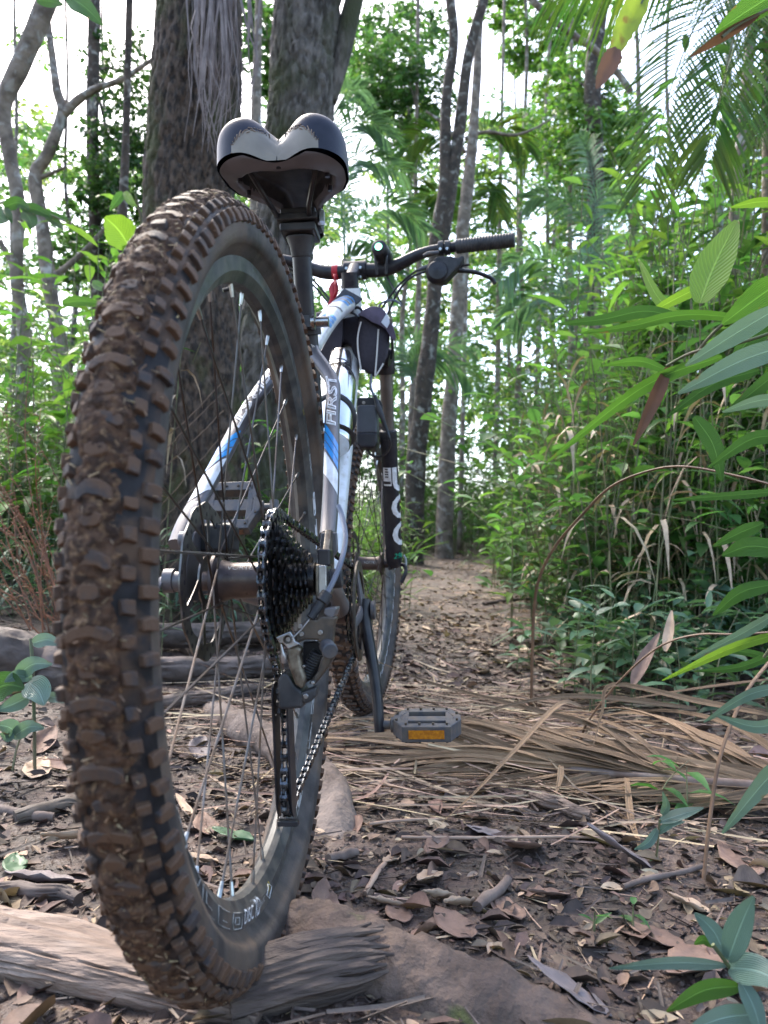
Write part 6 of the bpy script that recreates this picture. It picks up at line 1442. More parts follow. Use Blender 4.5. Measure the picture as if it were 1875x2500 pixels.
def palm(label, depth, basepx, fronds, m, Ll, Wl, n=46, **kw):
    b = D(basepx[0]*1.13, basepx[1]*1.13, depth); g = Vector((b.x, b.y, ground_z(b.x, b.y)))
    root = thing('palm', label, 'palm', g); rough_tube([g-Vector((0, 0, .05)), g.lerp(b, .5), b], [.035, .03, .025], 10, .05, 3, 0, 6).build('trunk', MT['barkp'], root, angle=180)
    for fpl in fronds: frond([b]+[D(u*1.13, v*1.13, depth+dz) for u, v, dz in fpl], Ll, Wl, m, root, n, **kw)
random.seed(21)
palm('large palm whose green fronds hang down in the upper right corner', 3.6, (1660, -170), [[(1600, -90, -.1), (1520, 20, -.2), (1450, 190, -.3), (1395, 420, -.35)], [(1640, -60, -.2), (1600, 60, -.4), (1560, 200, -.5), (1530, 350, -.5)], [(1700, -60, -.1), (1700, 100, -.2), (1680, 260, -.3)], [(1520, -140, .2), (1400, -90, .3), (1290, -40, .3), (1180, -5, .3)]], MT['palm'], .44, .0135, 58, droop=.30, hang=.18, spread=.85, face=.92)
palm('small palm with an arching frond above the right-hand thicket', 5.6, (1235, 720), [[(1210, 600, 0), (1170, 560, -.1), (1120, 570, -.2), (1075, 610, -.3)], [(1250, 600, .1), (1280, 545, .2), (1330, 560, .3)], [(1200, 640, .3), (1140, 650, .4), (1090, 700, .4)]], MT['palmb'], .34, .020, 40, droop=.5)
palm('greyish palm with fine fronds right of the saddle', 6.6, (745, 560), [[(740, 420, 0), (760, 350, .1), (810, 345, .1), (880, 375, .1)], [(745, 330, .2), (760, 270, .2), (800, 265, .2), (840, 300, .2)], [(770, 500, 0), (820, 450, 0), (870, 455, 0), (920, 500, 0)], [(760, 560, -.2), (810, 560, -.3), (850, 590, -.3)], [(730, 300, .4), (720, 240, .4), (745, 200, .4), (790, 190, .4)]], MT['palmb'], .40, .018, 46, droop=.45)
palm('palm with broad green fronds behind the two-stemmed tree', 9.5, (1010, 500), [[(1030, 330, 0), (1060, 280, 0), (1110, 290, 0), (1140, 330, 0)], [(990, 350, 0), (950, 290, 0), (900, 300, 0), (870, 340, 0)], [(1020, 420, .2), (1060, 390, .2), (1080, 470, .2)], [(985, 440, -.2), (930, 420, -.2), (900, 470, -.2)]], MT['palm'], .55, .030, 40, droop=.6)
palm('low pale palm in the background right of the fork', 7.8, (890, 830), [[(885, 760, 0), (905, 735, 0), (940, 740, 0)], [(895, 780, 0), (930, 760, -.1), (990, 740, -.1), (1035, 755, -.1)], [(900, 800, 0), (950, 780, 0), (1000, 800, 0), (1030, 850, 0)], [(880, 790, .1), (850, 760, .1), (830, 780, .1)]], MT['palmb'], .34, .018, 40, droop=.5)
palm('palm with curved pale fronds below the dark upper right trunk', 8.4, (1290, 600), [[(1280, 480, 0), (1300, 430, 0), (1345, 420, 0), (1380, 450, 0)], [(1270, 500, 0), (1230, 440, 0), (1180, 420, 0), (1140, 430, 0)], [(1300, 540, .1), (1350, 500, .1), (1400, 540, .1)], [(1285, 420, 0), (1270, 330, 0), (1250, 290, 0)]], MT['palmb'], .44, .022, 40, droop=.5)
palm('palm with drooping fronds at the right edge behind the bamboo', 5.4, (1720, 420), [[(1690, 330, 0), (1650, 290, 0), (1610, 320, 0), (1590, 380, 0)], [(1690, 420, 0), (1640, 400, 0), (1600, 440, 0), (1580, 500, 0)], [(1700, 250, .2), (1660, 180, .2), (1610, 190, .2)]], MT['palm'], .42, .022, 40, droop=.6)

# ------------------------------------------------------------------ far wood, unseen shading leaves overhead
def cloud(n, u, v, d, Lr, Wk, flat=True):
    pts = np.array([list(D(a*1.13, b*1.13, c)) for a, b, c in zip(u, v, d)]); k = len(pts); L = rng.uniform(*Lr, k)*(d/14)
    return leaves(pts, rnd_dir(k, -.8, .5), rnd_dir(k, -1, 1), L, L*Wk, .15, .25, 2, 'broad', False)
def wood_mass(nc, per, urange, vfun, drange, Lr, Wk, spr, name, m):
    bs = Bag(); u0 = rng.uniform(*urange, nc); d0 = rng.uniform(*drange, nc); v0 = vfun(nc)
    u = np.repeat(u0, per)+rng.normal(0, spr, nc*per); v = np.repeat(v0, per)+rng.normal(0, spr*.6, nc*per); d = np.repeat(d0, per)+rng.normal(0, .5, nc*per)
    bs.add(*cloud(nc*per, u, v, d, Lr, Wk)); o = bs.build(name, m); o['kind'] = 'stuff'; return o
def wood_mass2(name, m, nc, per, urange, vr, drange, Lr, Wk, spr, keep):
    u0 = rng.uniform(*urange, nc); v0 = rng.uniform(*vr, nc); d0 = rng.uniform(*drange, nc)
    ok = np.array([keep(a, b) for a, b in zip(u0, v0)]); u0, v0, d0 = u0[ok], v0[ok], d0[ok]; nc = len(u0); sc = spr*14/d0
    sub_ = 5; uu = np.repeat(u0, sub_)+rng.normal(0, 1, nc*sub_)*np.repeat(sc, sub_); vv_ = np.repeat(v0, sub_)+rng.normal(0, .6, nc*sub_)*np.repeat(sc, sub_); dd_ = np.repeat(d0, sub_)+rng.normal(0, .5, nc*sub_); s2 = np.repeat(sc, sub_)*.28
    k = per//sub_; u = np.repeat(uu, k)+rng.normal(0, 1, len(uu)*k)*np.repeat(s2, k); v = np.repeat(vv_, k)+rng.normal(0, .7, len(uu)*k)*np.repeat(s2, k); d = np.repeat(dd_, k)+rng.normal(0, .25, len(uu)*k)
    bs = Bag(); bs.add(*cloud(len(u), u, v, d, Lr, Wk)); o = bs.build(name, m); o['kind'] = 'stuff'
def dens(a, b):                               # how closed the wood is, by where it is looked through
    h = mnoise.noise(Vector((a*.006, b*.007, 3.3)))+.5*mnoise.noise(Vector((a*.017, b*.017, 1.3)))
    t = (b-60)/640                            # thin towards the crowns' tops
    if a < 330: t -= .12*max(0, 1-b/500)+.02
    if 560 < a < 1000: t -= .03
    return h > .42-1.05*min(1, max(-.2, t))
MT['leaff'] = mat('sunlit far leaf', (0.165, 0.250, 0.060), (0.22, 0.28, 0.07), 0.5, scale=2, **LF)  # lighter green, with sunlight painted into the far leaf colour
wood_mass2('far_foliage', MT['leaf'], 1050, 75, (-350, 2050), (-160, 1010), (11, 24), (.09, .17), .5, 34, dens)
wood_mass2('far_foliage', MT['leafy'], 520, 75, (-350, 2050), (-160, 960), (11, 26), (.09, .17), .5, 34, dens)
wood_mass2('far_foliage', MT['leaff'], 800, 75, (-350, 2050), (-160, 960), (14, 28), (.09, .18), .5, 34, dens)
wood_mass2('far_foliage', MT['leafd'], 620, 75, (-350, 2050), (60, 1000), (9, 18), (.07, .13), .5, 30, dens)
cb = Bag(); n = 3400; ncl = 240  # out-of-view leaves overhead, added to dim the skylight
cc = np.stack([rng.uniform(-7, 14, ncl), rng.uniform(-9, 9, ncl), rng.uniform(6.0, 10.5, ncl)], -1); w = rng.integers(0, ncl, n); b = cc[w]+rng.normal(0, .45, (n, 3))
vv = np.array([list((BM.to_3x3().inverted() @ (Vector(p)-CWP))) for p in b]); cfv = np.array(cf); cuv = np.array(cu); zz = vv@cfv; tv = 1250-FPX*(vv@cuv)/np.where(zz > .1, zz, .1); keep = (zz < .1) | (tv < -60); b = b[keep]; L = rng.uniform(.16, .32, len(b))
cb.add(*leaves(b, rnd_dir(len(b), -.5, .3), rnd_dir(len(b), .4, 1), L, L*.45, .15, .25, 2, 'broad', False)); cb.build('shading_canopy', MT['leaf'])['kind'] = 'stuff'
# unseen leaf clusters added behind the camera to keep low sky off the trail
bw = Bag(); n = 3400; ncl = 170
a = rng.uniform(.5*np.pi+.15, 1.5*np.pi-.15, ncl); rr = rng.uniform(6, 13, ncl); cc = np.stack([np.cos(a)*rr, np.sin(a)*rr, rng.uniform(.2, 6.5, ncl)], -1); b = cc[rng.integers(0, ncl, n)]+rng.normal(0, .5, (n, 3)); L = rng.uniform(.18, .34, n)
bw.add(*leaves(b, rnd_dir(n, -.5, .3), rnd_dir(n, .3, 1), L, L*.5, .15, .25, 2, 'broad', False)); bw.build('shading_foliage', MT['leaf'])['kind'] = 'stuff'
# ================================================================== UNDERGROWTH
def stems_leaves(xy, hrange, nst, nleaf, Lr, Wr, seed_lean=.25, z0=.15, shape='lance', droop=.35, seg=4, spread=.1):
    """slender stems with alternate long leaves: returns stem bag, leaf bag"""
    st, lv = Bag(), Bag(); P0, P1, r0 = [], [], []; B, Dd, Nn, LL, WW = [], [], [], [], []
    for (x, y) in xy:
        for s in range(rng.integers(nst[0], nst[1]+1)):
            px_, py_ = x+rng.normal(0, spread), y+rng.normal(0, spread); h = rng.uniform(*hrange); az = rng.uniform(0, 6.283); ln_ = abs(rng.normal(0, seed_lean)); g = float(gz(px_, py_))
            prev = None; dirh = np.array([math.cos(az), math.sin(az), 0])
            for i in range(6):
                t = i/5; p = np.array([px_, py_, g-.01])+np.array([0, 0, 1])*h*t*(1-.25*ln_*t)+dirh*h*ln_*t*t
                if prev is not None: P0.append(prev); P1.append(p); r0.append(.0028*(1.2-.7*t)*(.6+.5*h))
                prev = p
            for i in range(nleaf):
                t = z0+(1-z0)*(i+rng.uniform(0, 1))/nleaf; p = np.array([px_, py_, g-.01])+np.array([0, 0, 1])*h*t*(1-.25*ln_*t)+dirh*h*ln_*t*t
                a = az+2.4*i+rng.normal(0, .3); el = rng.uniform(.05, .75); B.append(p); Dd.append((math.cos(a)*math.cos(el), math.sin(a)*math.cos(el), math.sin(el))); Nn.append((rng.normal(0, .2), rng.normal(0, .2), 1)); LL.append(rng.uniform(*Lr)); WW.append(rng.uniform(*Wr))
    st.tubes(P0, P1, np.array(r0), np.array(r0)*.9); lv.add(*leaves(np.array(B), np.array(Dd), np.array(Nn), np.array(LL), np.array(WW), droop*rng.uniform(.4, 1.6, len(B)), .3, seg, shape)); return st, lv
def pts_in(n, x0, x1, f, p=1.3):
    x = x0+(x1-x0)*rng.uniform(0, 1, n)**p; return [(a, f(a)) for a in x]
MT['stemg'] = mat('green stem', (0.10, 0.13, 0.05), (0.16, 0.13, 0.07), 0.6, scale=12, island=.4)
R_ = lambda a, b: float(rng.uniform(a, b))
# right-hand thicket, its edge following the path
edge = lambda x: -0.60-0.015*x
def mass(name, pts, *a, leafm='leaf', **k):
    st, lv = stems_leaves(pts, *a, **k); lv.build(name, MT[leafm])['kind'] = 'stuff'; st.build(name+'_stems', MT['stemg'])['kind'] = 'stuff'
mass('thicket', pts_in(210, 1.9, 7, lambda x: edge(x)-.05-abs(rng.normal(0, .9+.1*x))), (.35, 1.35), (2, 3), 12, (.07, .15), (.030, .060), leafm='leaf', shape='broad', droop=.3, seed_lean=.5)
mass('thicket', pts_in(190, 2.0, 9, lambda x: edge(x)-.12-abs(rng.normal(0, .9+.12*x))), (.45, 1.6), (2, 4), 12, (.12, .24), (.016, .030), leafm='leaf')
mass('thicket', pts_in(210, 2.2, 9, lambda x: edge(x)-.25-abs(rng.normal(0, 1.1+.12*x))), (.6, 2.1), (2, 4), 12, (.13, .26), (.020, .042), leafm='leafy')
mass('thicket', pts_in(190, 2.6, 7.5, lambda x: edge(x)-.35-abs(rng.normal(0, 1.3))), (1.4, 2.9), (2, 3), 16, (.10, .20), (.026, .050), leafm='leaf', shape='broad', z0=.3, seed_lean=.15)
mass('thicket', pts_in(120, 2.6, 8.5, lambda x: edge(x)-.45-abs(rng.normal(0, 1.5))), (1.2, 2.6), (2, 3), 15, (.12, .24), (.022, .040), leafm='leafy', z0=.25, seed_lean=.15)
mass('dry_undergrowth', pts_in(120, 1.9, 7, lambda x: edge(x)-.08-abs(rng.normal(0, .9))), (.35, 1.3), (1, 3), 8, (.10, .26), (.010, .022), leafm='dryleafp', droop=.9, z0=.1)
mass('dry_undergrowth', pts_in(70, 2.2, 7, lambda x: .6+.1*x+abs(rng.normal(0, 1.0))), (.3, 1.1), (1, 3), 7, (.10, .24), (.010, .020), leafm='dryleafp', droop=.9, z0=.1)
mass('thicket', pts_in(110, 2.2, 7, lambda x: edge(x)-.15-abs(rng.normal(0, .9))), (.5, 1.7), (2, 3), 11, (.09, .18), (.022, .042), leafm='leafb', shape='broad')
mass('bank_cover', pts_in(240, 1.25, 6, lambda x: edge(x)-.02-abs(rng.normal(0, .55))), (.10, .35), (1, 3), 7, (.06, .13), (.018, .036), leafm='leafb', shape='broad', droop=.25, z0=.3)
mass('path_grass', pts_in(320, 5.0, 13, lambda x: (edge(x)-abs(rng.normal(0, .8)) if rng.uniform() < .5 else .22+abs(rng.normal(0, .8))) if x < 8.5 else rng.normal(-.2, 1.2)), (.15, .60), (2, 4), 8, (.12, .26), (.010, .020), leafm='leaf', droop=.5)
# left side, behind the wheel and beyond the tree
mass('left_undergrowth', pts_in(300, 2.6, 9, lambda x: .55+.10*x+abs(rng.normal(0, 1.4))), (.35, 1.25), (2, 4), 11, (.12, .24), (.014, .030), leafm='leaf')
mass('left_undergrowth', pts_in(190, 2.2, 9, lambda x: .75+.16*x+abs(rng.normal(0, 1.4))), (.4, 2.0), (2, 3), 11, (.10, .22), (.024, .045), leafm='leafy', shape='broad')
mass('left_undergrowth', pts_in(120, 1.7, 6, lambda x: .62+.06*x+abs(rng.normal(0, .8))), (.12, .5), (2, 4), 8, (.08, .20), (.010, .022), leafm='leafb', droop=.5)
mass('left_path_grass', pts_in(120, 2.6, 8, lambda x: .30+.02*x+abs(rng.normal(0, .25))), (.2, .7), (2, 4), 9, (.14, .28), (.008, .016), leafm='leafy', droop=.55)
mass('far_understory', pts_in(420, 8, 17, lambda x: rng.normal(-.4, 4.0), 1.0), (.5, 1.9), (2, 3), 9, (.20, .40), (.03, .06), leafm='leaf', seg=3)
mass('far_understory', pts_in(300, 8, 18, lambda x: rng.normal(-.4, 5.0), 1.0), (.8, 2.6), (2, 3), 9, (.20, .40), (.05, .10), leafm='leafd', seg=3, shape='broad')

# ------------------------------------------------------------------ single plants that stand out
def plant(label, x, y, hr, nst, nl, Lr, Wr, m, shape='lance', cat='plant', name='leafy_plant', **k):
    root = thing(name, label, cat, (x, y, float(gz(x, y)))); 
    for _ in range(nst): st, lv = stems_leaves([(x, y)], hr, (1, 1), nl, Lr, Wr, shape=shape, **k); lv.build('foliage', MT[m], root); st.build('stem', MT['stemg'], root)
    return root
def gp(u, v): p = G(u, v); return p.x, p.y
for lab, u, v, hr, nst, nl, Lr, Wr, m, sh in (
    ('blue-green leafy seedling on the right bank beside the far end of the straw', 1290, 1640, (.16, .22), 2, 6, (.07, .11), (.035, .05), 'leafb', 'broad'),
    ('low plant with rounded grey-green leaves at the foot of the right thicket', 1410, 1640, (.16, .28), 3, 6, (.06, .09), (.03, .045), 'leafb', 'broad'),
    ('small plant with blue-green leaves right of the rounded-leaf plant', 1530, 1660, (.14, .25), 3, 6, (.07, .11), (.03, .04), 'leafb', 'broad'),
    ('bright green sapling rising from the right thicket next to the path', 1260, 1560, (.7, .95), 2, 10, (.12, .18), (.03, .045), 'leafy', 'broad'),
    ('tuft of long grass blades arching over the path edge', 1340, 1580, (.16, .22), 5, 3, (.30, .46), (.012, .018), 'leafb', 'lance'),
    ('tall yellow-green sapling in the middle of the right thicket', 1480, 1560, (1.0, 1.25), 3, 11, (.13, .20), (.035, .055), 'leafy', 'broad'),
    ('leafy plant with light green leaves near the path bend', 1200, 1440, (.6, .9), 3, 10, (.14, .20), (.03, .04), 'leafy', 'lance'),
    ('dark broad-leaved plant at the right edge behind the palm frond', 1760, 1640, (.35, .55), 3, 8, (.10, .15), (.04, .055), 'leafb', 'broad'),
    ('seedling poking out below the palm frond rib', 1690, 2010, (.08, .12), 2, 5, (.06, .09), (.014, .02), 'leaf', 'lance'),
    ('small green seedling growing in the damp soil below the frond', 1490, 2240, (.03, .05), 2, 4, (.02, .03), (.006, .01), 'leaf', 'lance'),
    ('grassy green tuft behind the fork at the left edge of the path', 985, 1490, (.35, .55), 4, 8, (.16, .26), (.014, .022), 'leafy', 'lance'),
):
    x, y = gp(u, v); plant(lab, x, y, hr, nst, nl, Lr, Wr, m, sh, spread=.03, droop=.35)
# plants at the left edge
def leaf_px(parent, pl, wpx, d0, d1, m, name='leaf', fold=.18, roll=0.0, teeth=0.0):
    """one broad leaf laid along points of sight between two depths (full-size pixels)"""
    n = len(pl); c = spline([D(u, v, d0+(d1-d0)*i/(n-1)) for i, (u, v) in enumerate(pl)], 8); k = len(c); rows_ = []
    for i, p in enumerate(c):
        t = i/(k-1); d = c[min(i+1, k-1)]-c[max(i-1, 0)]; toc = (CWP-p).normalized(); sd_ = d.cross(toc).normalized(); up = sd_.cross(d).normalized()
        sd2 = sd_*math.cos(roll)+up*math.sin(roll); up2 = up*math.cos(roll)-sd_*math.sin(roll)
        w = wpx*(d0+(d1-d0)*t)/FPX*(math.sin(math.pi*min(1, t*.94+.03)**0.75)**0.8)*(1+(teeth*(random.random()-.5)))
        rows_.append([p+sd2*(w/2*s)+up2*(abs(s)*w*fold) for s in (-1, -.66, -.33, 0, .33, .66, 1)])
    o = MB().strip(rows_).build(name, MT[m], parent, angle=180); me = o.data; uvl = me.uv_layers.new(name='UVMap')
    for lp_ in me.loops: vi = lp_.vertex_index; uvl.data[lp_.index].uv = ((vi % 7)/6, (vi//7)/(k-1))
    return o
def cane(parent, u, v, d, up=None, off=(0.1, -0.15), r=.004):
    p = D(u, v, d); q = Vector((p.x+off[0], p.y+off[1], 0)); q.z = ground_z(q.x, q.y)-.02
    if up: q = p+Vector((off[0], off[1], up))
    MB().tube(spline([q, q.lerp(p, .5)+Vector((.03, -.02, .04)), p], 8), r, 8).build('stem', MT['stemg'], parent, angle=180)
def stem_px(parent, pl, d0, d1, r, m='stemg', name='stem'):
    n = len(pl); MB().tube(spline([D(u, v, d0+(d1-d0)*i/(n-1)) for i, (u, v) in enumerate(pl)], 7), r, 8).build(name, MT[m], parent)
MT['bigleaf'] = leafmat('fresh leaf', (0.090, 0.190, 0.034), (0.062, 0.145, 0.028), .42, .38)
MT['bigleafy'] = leafmat('light yellow green leaf', (0.19, 0.30, 0.040), (0.14, 0.24, 0.034), .45, .42, False, .1)
MT['bigleafd'] = leafmat('dark green leaf', (0.052, 0.120, 0.030), (0.036, 0.090, 0.024), .40, .34)
MT['bigleafb'] = leafmat('blue green leaf', (0.150, 0.225, 0.200), (0.105, 0.180, 0.140), .30, .22, True, .2, .8)
MT['spotleaf'] = mat('yellow leaf with brown spots', (0.24, 0.30, 0.03), (0.15, 0.20, 0.03), 0.45, scale=30, trans=.4, c3=(0.16, 0.055, 0.02), scale3=45, amt3=.36)
MT['brownleaf'] = mat('dry red brown leaf', (0.17, 0.075, 0.045), (0.11, 0.055, 0.038), 0.6, scale=30, trans=.15)
k11 = lambda pl: [(a*1.1302, b*1.1302) for a, b in pl]
pr = thing('leafy_plant', 'blue-green leaved seedling in front of the dark log at the left edge', 'plant', G(85, 1950))
stem_px(pr, [(85, 1950), (84, 1780), (80, 1640), (75, 1560)], 1.25, 1.3, .003); stem_px(pr, [(20, 1960), (40, 1830), (70, 1760)], 1.25, 1.3, .002)
for pl, w, m in (([(80, 1570), (115, 1562), (150, 1575)], 34, 'bigleafb'), ([(42, 1650), (80, 1622), (128, 1622)], 42, 'bigleafb'), ([(78, 1655), (40, 1650), (10, 1665)], 30, 'bigleafb'), ([(70, 1665), (95, 1690), (108, 1722)], 66, 'bigleafb'), ([(70, 1700), (35, 1718), (-8, 1735)], 40, 'bigleafb'), ([(108, 1700), (140, 1704), (160, 1716)], 26, 'bigleafb'), ([(-30, 1690), (20, 1672), (60, 1680)], 70, 'bigleafd'), ([(40, 1790), (20, 1775), (-10, 1770)], 44, 'bigleafb'), ([(30, 1800), (70, 1775), (108, 1778)], 36, 'bigleafb'), ([(22, 1780), (20, 1800), (0, 1790)], 24, 'bigleafb')): leaf_px(pr, pl, w, 1.25, 1.22, m)
pr = thing('broadleaf_sprout', 'light green big-leaved sprout with insect holes left of the rear tyre', 'plant', D(300, 900, 2.4))
stem_px(pr, [(330, 960), (322, 700), (345, 560), (330, 470)], 2.5, 2.4, .004)
for pl, w, m in (([(300, 470), (285, 490), (268, 515)], 22, 'bigleaf'), ([(305, 468), (318, 490), (335, 505)], 20, 'bigleafy'), ([(318, 605), (288, 560), (256, 530)], 78, 'bigleafy'), ([(330, 625), (310, 610), (300, 600)], 36, 'bigleafy'), ([(152, 740), (195, 735), (245, 740)], 26, 'bigleaf'), ([(225, 690), (245, 700), (262, 712)], 22, 'bigleaf')): leaf_px(pr, pl, w, 2.4, 2.35, m, teeth=.15)
pr = thing('leafy_branch', 'twig of dark pointed leaves reaching in from the left edge', 'branch', D(-60, 500, 2.2))
stem_px(pr, [(-60, 490), (40, 500), (110, 520), (160, 540)], 2.2, 2.1, .003)
for pl, w, m in (([(10, 505), (45, 495), (75, 512)], 30, 'bigleafd'), ([(50, 505), (90, 512), (132, 535)], 26, 'bigleafd'), ([(90, 515), (130, 525), (168, 534)], 18, 'bigleafd'), ([(60, 515), (75, 540), (74, 560)], 34, 'bigleafd'), ([(10, 510), (20, 525), (30, 545)], 22, 'bigleafd'), ([(110, 525), (140, 545), (155, 560)], 20, 'bigleafd'), ([(-30, 500), (0, 530), (20, 540)], 40, 'bigleafd')): leaf_px(pr, pl, w, 2.15, 2.1, m)
pr = thing('leafy_branch', 'dark leaf hanging from a twig at the top left', 'branch', D(150, -40, 1.9)); stem_px(pr, [(120, -40), (170, -15), (190, 5)], 1.9, 1.9, .003); leaf_px(pr, [(165, -8), (205, 15), (252, 62)], 46, 1.9, 1.85, 'bigleafd'); leaf_px(pr, [(90, 0), (130, 5), (155, 12)], 26, 1.9, 1.85, 'bigleafd')
# rusty fern stalks
pr = thing('dry_fern', 'clump of rust-coloured dry fern stalks left of the rear tyre', 'fern', G(140, 1560))
random.seed(4)
for i in range(30):
    u0, v0 = random.uniform(80, 190), random.uniform(1500, 1580); a_ = random.gauss(-.32, .30); L_ = random.uniform(240, 640); dz = random.uniform(2.2, 2.7); bend = random.uniform(-.5, .25)
    pl = [(u0, v0), (u0+math.sin(a_)*L_*.35, v0-math.cos(a_)*L_*.35), (u0+math.sin(a_+bend*.5)*L_*.7, v0-math.cos(a_+bend*.5)*L_*.7), (u0+math.sin(a_+bend)*L_, v0-math.cos(a_+bend)*L_)]; pts = spline([D(u, v, dz+.06*j*random.uniform(-1, 1)) for j, (u, v) in enumerate(pl)], 14)
    mb = MB().tube(pts, [.0021*(1.1-.7*j/len(pts)) for j in range(len(pts))], 5)
    for j in range(4, len(pts)-1):
        if random.random() < .35: continue
        d = (pts[j+1]-pts[j]).normalized(); s_ = random.choice((1, -1)); e = (Vector((random.uniform(-.6, .6), s_, random.uniform(-.4, .8)))+d*.8).normalized()*random.uniform(.006, .028); p_ = pts[j].lerp(pts[j+1], random.random()); mb.tube([p_, p_+e*.6, p_+e+Vector((0, 0, -.004))], [.0008, .0022*random.uniform(.5, 1.1), .0005], 4)
    mb.build('stalk', MT['ferndry'], pr, angle=180)
pr = thing('dry_vine', 'dry reddish vines running diagonally across the thick trunk behind the rear wheel', 'vine', G(330, 1560))
for i in range(13):
    v0 = 930+i*48+random.uniform(-12, 12); pts = [D(360+random.uniform(-40, 0), v0+190+random.uniform(-20, 20), 2.95), D(440, v0+95+random.uniform(-10, 10), 2.95), D(545, v0-20+random.uniform(-20, 20), 3.0)]
    sp_ = spline(pts, 12); sp_ = [p+Vector((0, random.uniform(-.002, .002), random.uniform(-.002, .002))) for p in sp_]; MB().tube(sp_, .0022, 5).build('stem', MT['drystem'], pr, angle=180)

# ------------------------------------------------------------------ near leaves and stems at the right edge
pr = thing('bamboo_branch', 'spray of long pointed leaves reaching in at the right edge above the path', 'branch', D(2000, 1000, .95))
cane(pr, 1720*1.1302, 560*1.1302, .95); cane(pr, 1720*1.1302, 700*1.1302, .9, off=(.06, -.12)); stem_px(pr, k11([(1720, 560), (1640, 640), (1540, 720), (1480, 800)]), .95, 1.05, .0022); stem_px(pr, k11([(1720, 700), (1600, 740), (1500, 760), (1440, 790)]), .9, 1.0, .002)
for pl, w, m, d0, d1, rl in (
    ([(1512, 655), (1545, 570), (1592, 476)], 104, 'bigleafy', .95, 1.0, .2), ([(1500, 700), (1400, 672), (1300, 690), (1205, 700)], 40, 'bigleafd', 1.05, 1.15, .4), ([(1640, 690), (1480, 680), (1360, 705), (1250, 720)], 30, 'bigleaf', 1.0, 1.1, .2),
    ([(1560, 600), (1470, 640), (1380, 690)], 34, 'bigleafy', 1.1, 1.2, .3), ([(1690, 660), (1590, 720), (1480, 790)], 62, 'bigleafb', .8, .85, .3), ([(1720, 740), (1600, 780), (1465, 850)], 66, 'bigleafb', .75, .8, .1),
    ([(1560, 770), (1440, 810), (1340, 870), (1180, 1000)], 44, 'bigleaf', .95, 1.1, .5), ([(1640, 800), (1540, 830), (1440, 900)], 40, 'bigleafd', .95, 1.0, .3), ([(1700, 600), (1640, 640), (1560, 700)], 90, 'bigleaf', .9, .95, .3),
    ([(1720, 660), (1650, 700), (1580, 780)], 80, 'bigleafd', 1.0, 1.05, .2), ([(1720, 860), (1640, 865), (1560, 890)], 40, 'bigleafb', .8, .82, .5), ([(1720, 780), (1660, 820), (1560, 900)], 50, 'bigleafd', .9, .95, .4),
    ([(1700, 940), (1620, 950), (1530, 1010)], 44, 'bigleafd', .95, 1.0, .3), ([(1710, 438), (1640, 436), (1578, 448)], 34, 'bigleafy', .9, .95, .6), ([(1700, 1060), (1580, 1070), (1450, 1080)], 26, 'bigleafd', .95, 1.05, .4),
    ([(1480, 700), (1420, 640), (1380, 560)], 34, 'bigleafy', 1.3, 1.4, .4), ([(1440, 800), (1380, 780), (1300, 790)], 30, 'bigleaf', 1.25, 1.3, .4), ([(1500, 900), (1540, 960), (1560, 1040)], 50, 'bigleafd', 1.1, 1.1, .2),
    ([(1700, 1190), (1620, 1180), (1560, 1200)], 60, 'bigleafd', .9, .95, .3), ([(1680, 1260), (1600, 1280), (1540, 1330)], 46, 'bigleafd', .9, .95, .3), ([(1650, 1130), (1600, 1150), (1540, 1180)], 40, 'bigleafd', 1.0, 1.05, .3)): leaf_px(pr, k11(pl), w*.86, d0, d1, m, roll=rl, fold=.10, teeth=.05)
leaf_px(pr, k11([(1445, 790), (1410, 870), (1368, 962)]), 34, 1.0, 1.02, 'brownleaf', roll=.3)
pr = thing('bamboo_branch', 'long grass-like leaves slanting in from the right edge above the palm frond', 'branch', D(2000, 1600, .95))
cane(pr, 1720*1.1302, 1330*1.1302, .9, off=(.04, -.10)); stem_px(pr, k11([(1720, 1330), (1680, 1380), (1650, 1420)]), .9, .92, .002)
for pl, w, m, d0, d1, rl in (([(1700, 1310), (1600, 1370), (1480, 1430)], 32, 'bigleafb', .85, .95, .4), ([(1720, 1360), (1580, 1400), (1430, 1470)], 30, 'bigleafy', .85, .95, .4), ([(1700, 1400), (1600, 1440), (1500, 1450)], 26, 'bigleafd', .95, 1.0, .4), ([(1720, 1540), (1640, 1570), (1545, 1545)], 40, 'bigleafb', .8, .85, .4), ([(1720, 1640), (1660, 1680), (1560, 1800)], 56, 'bigleafb', .75, .8, .3), ([(1720, 1480), (1620, 1500), (1520, 1560)], 34, 'bigleafb', .85, .9, .4), ([(1700, 1440), (1620, 1410), (1500, 1400)], 24, 'bigleafd', 1.0, 1.05, .4)): leaf_px(pr, k11(pl), w*.86, d0, d1, m, roll=rl, fold=.10, teeth=.05)
pr = thing('bamboo_sprig', 'sprig of pale blue-green bamboo leaves in the lower right corner', 'plant', G(1860, 2440))
stem_px(pr, k11([(1672, 2240), (1620, 2160), (1572, 2085), (1540, 2040)]), .62, .62, .0016)
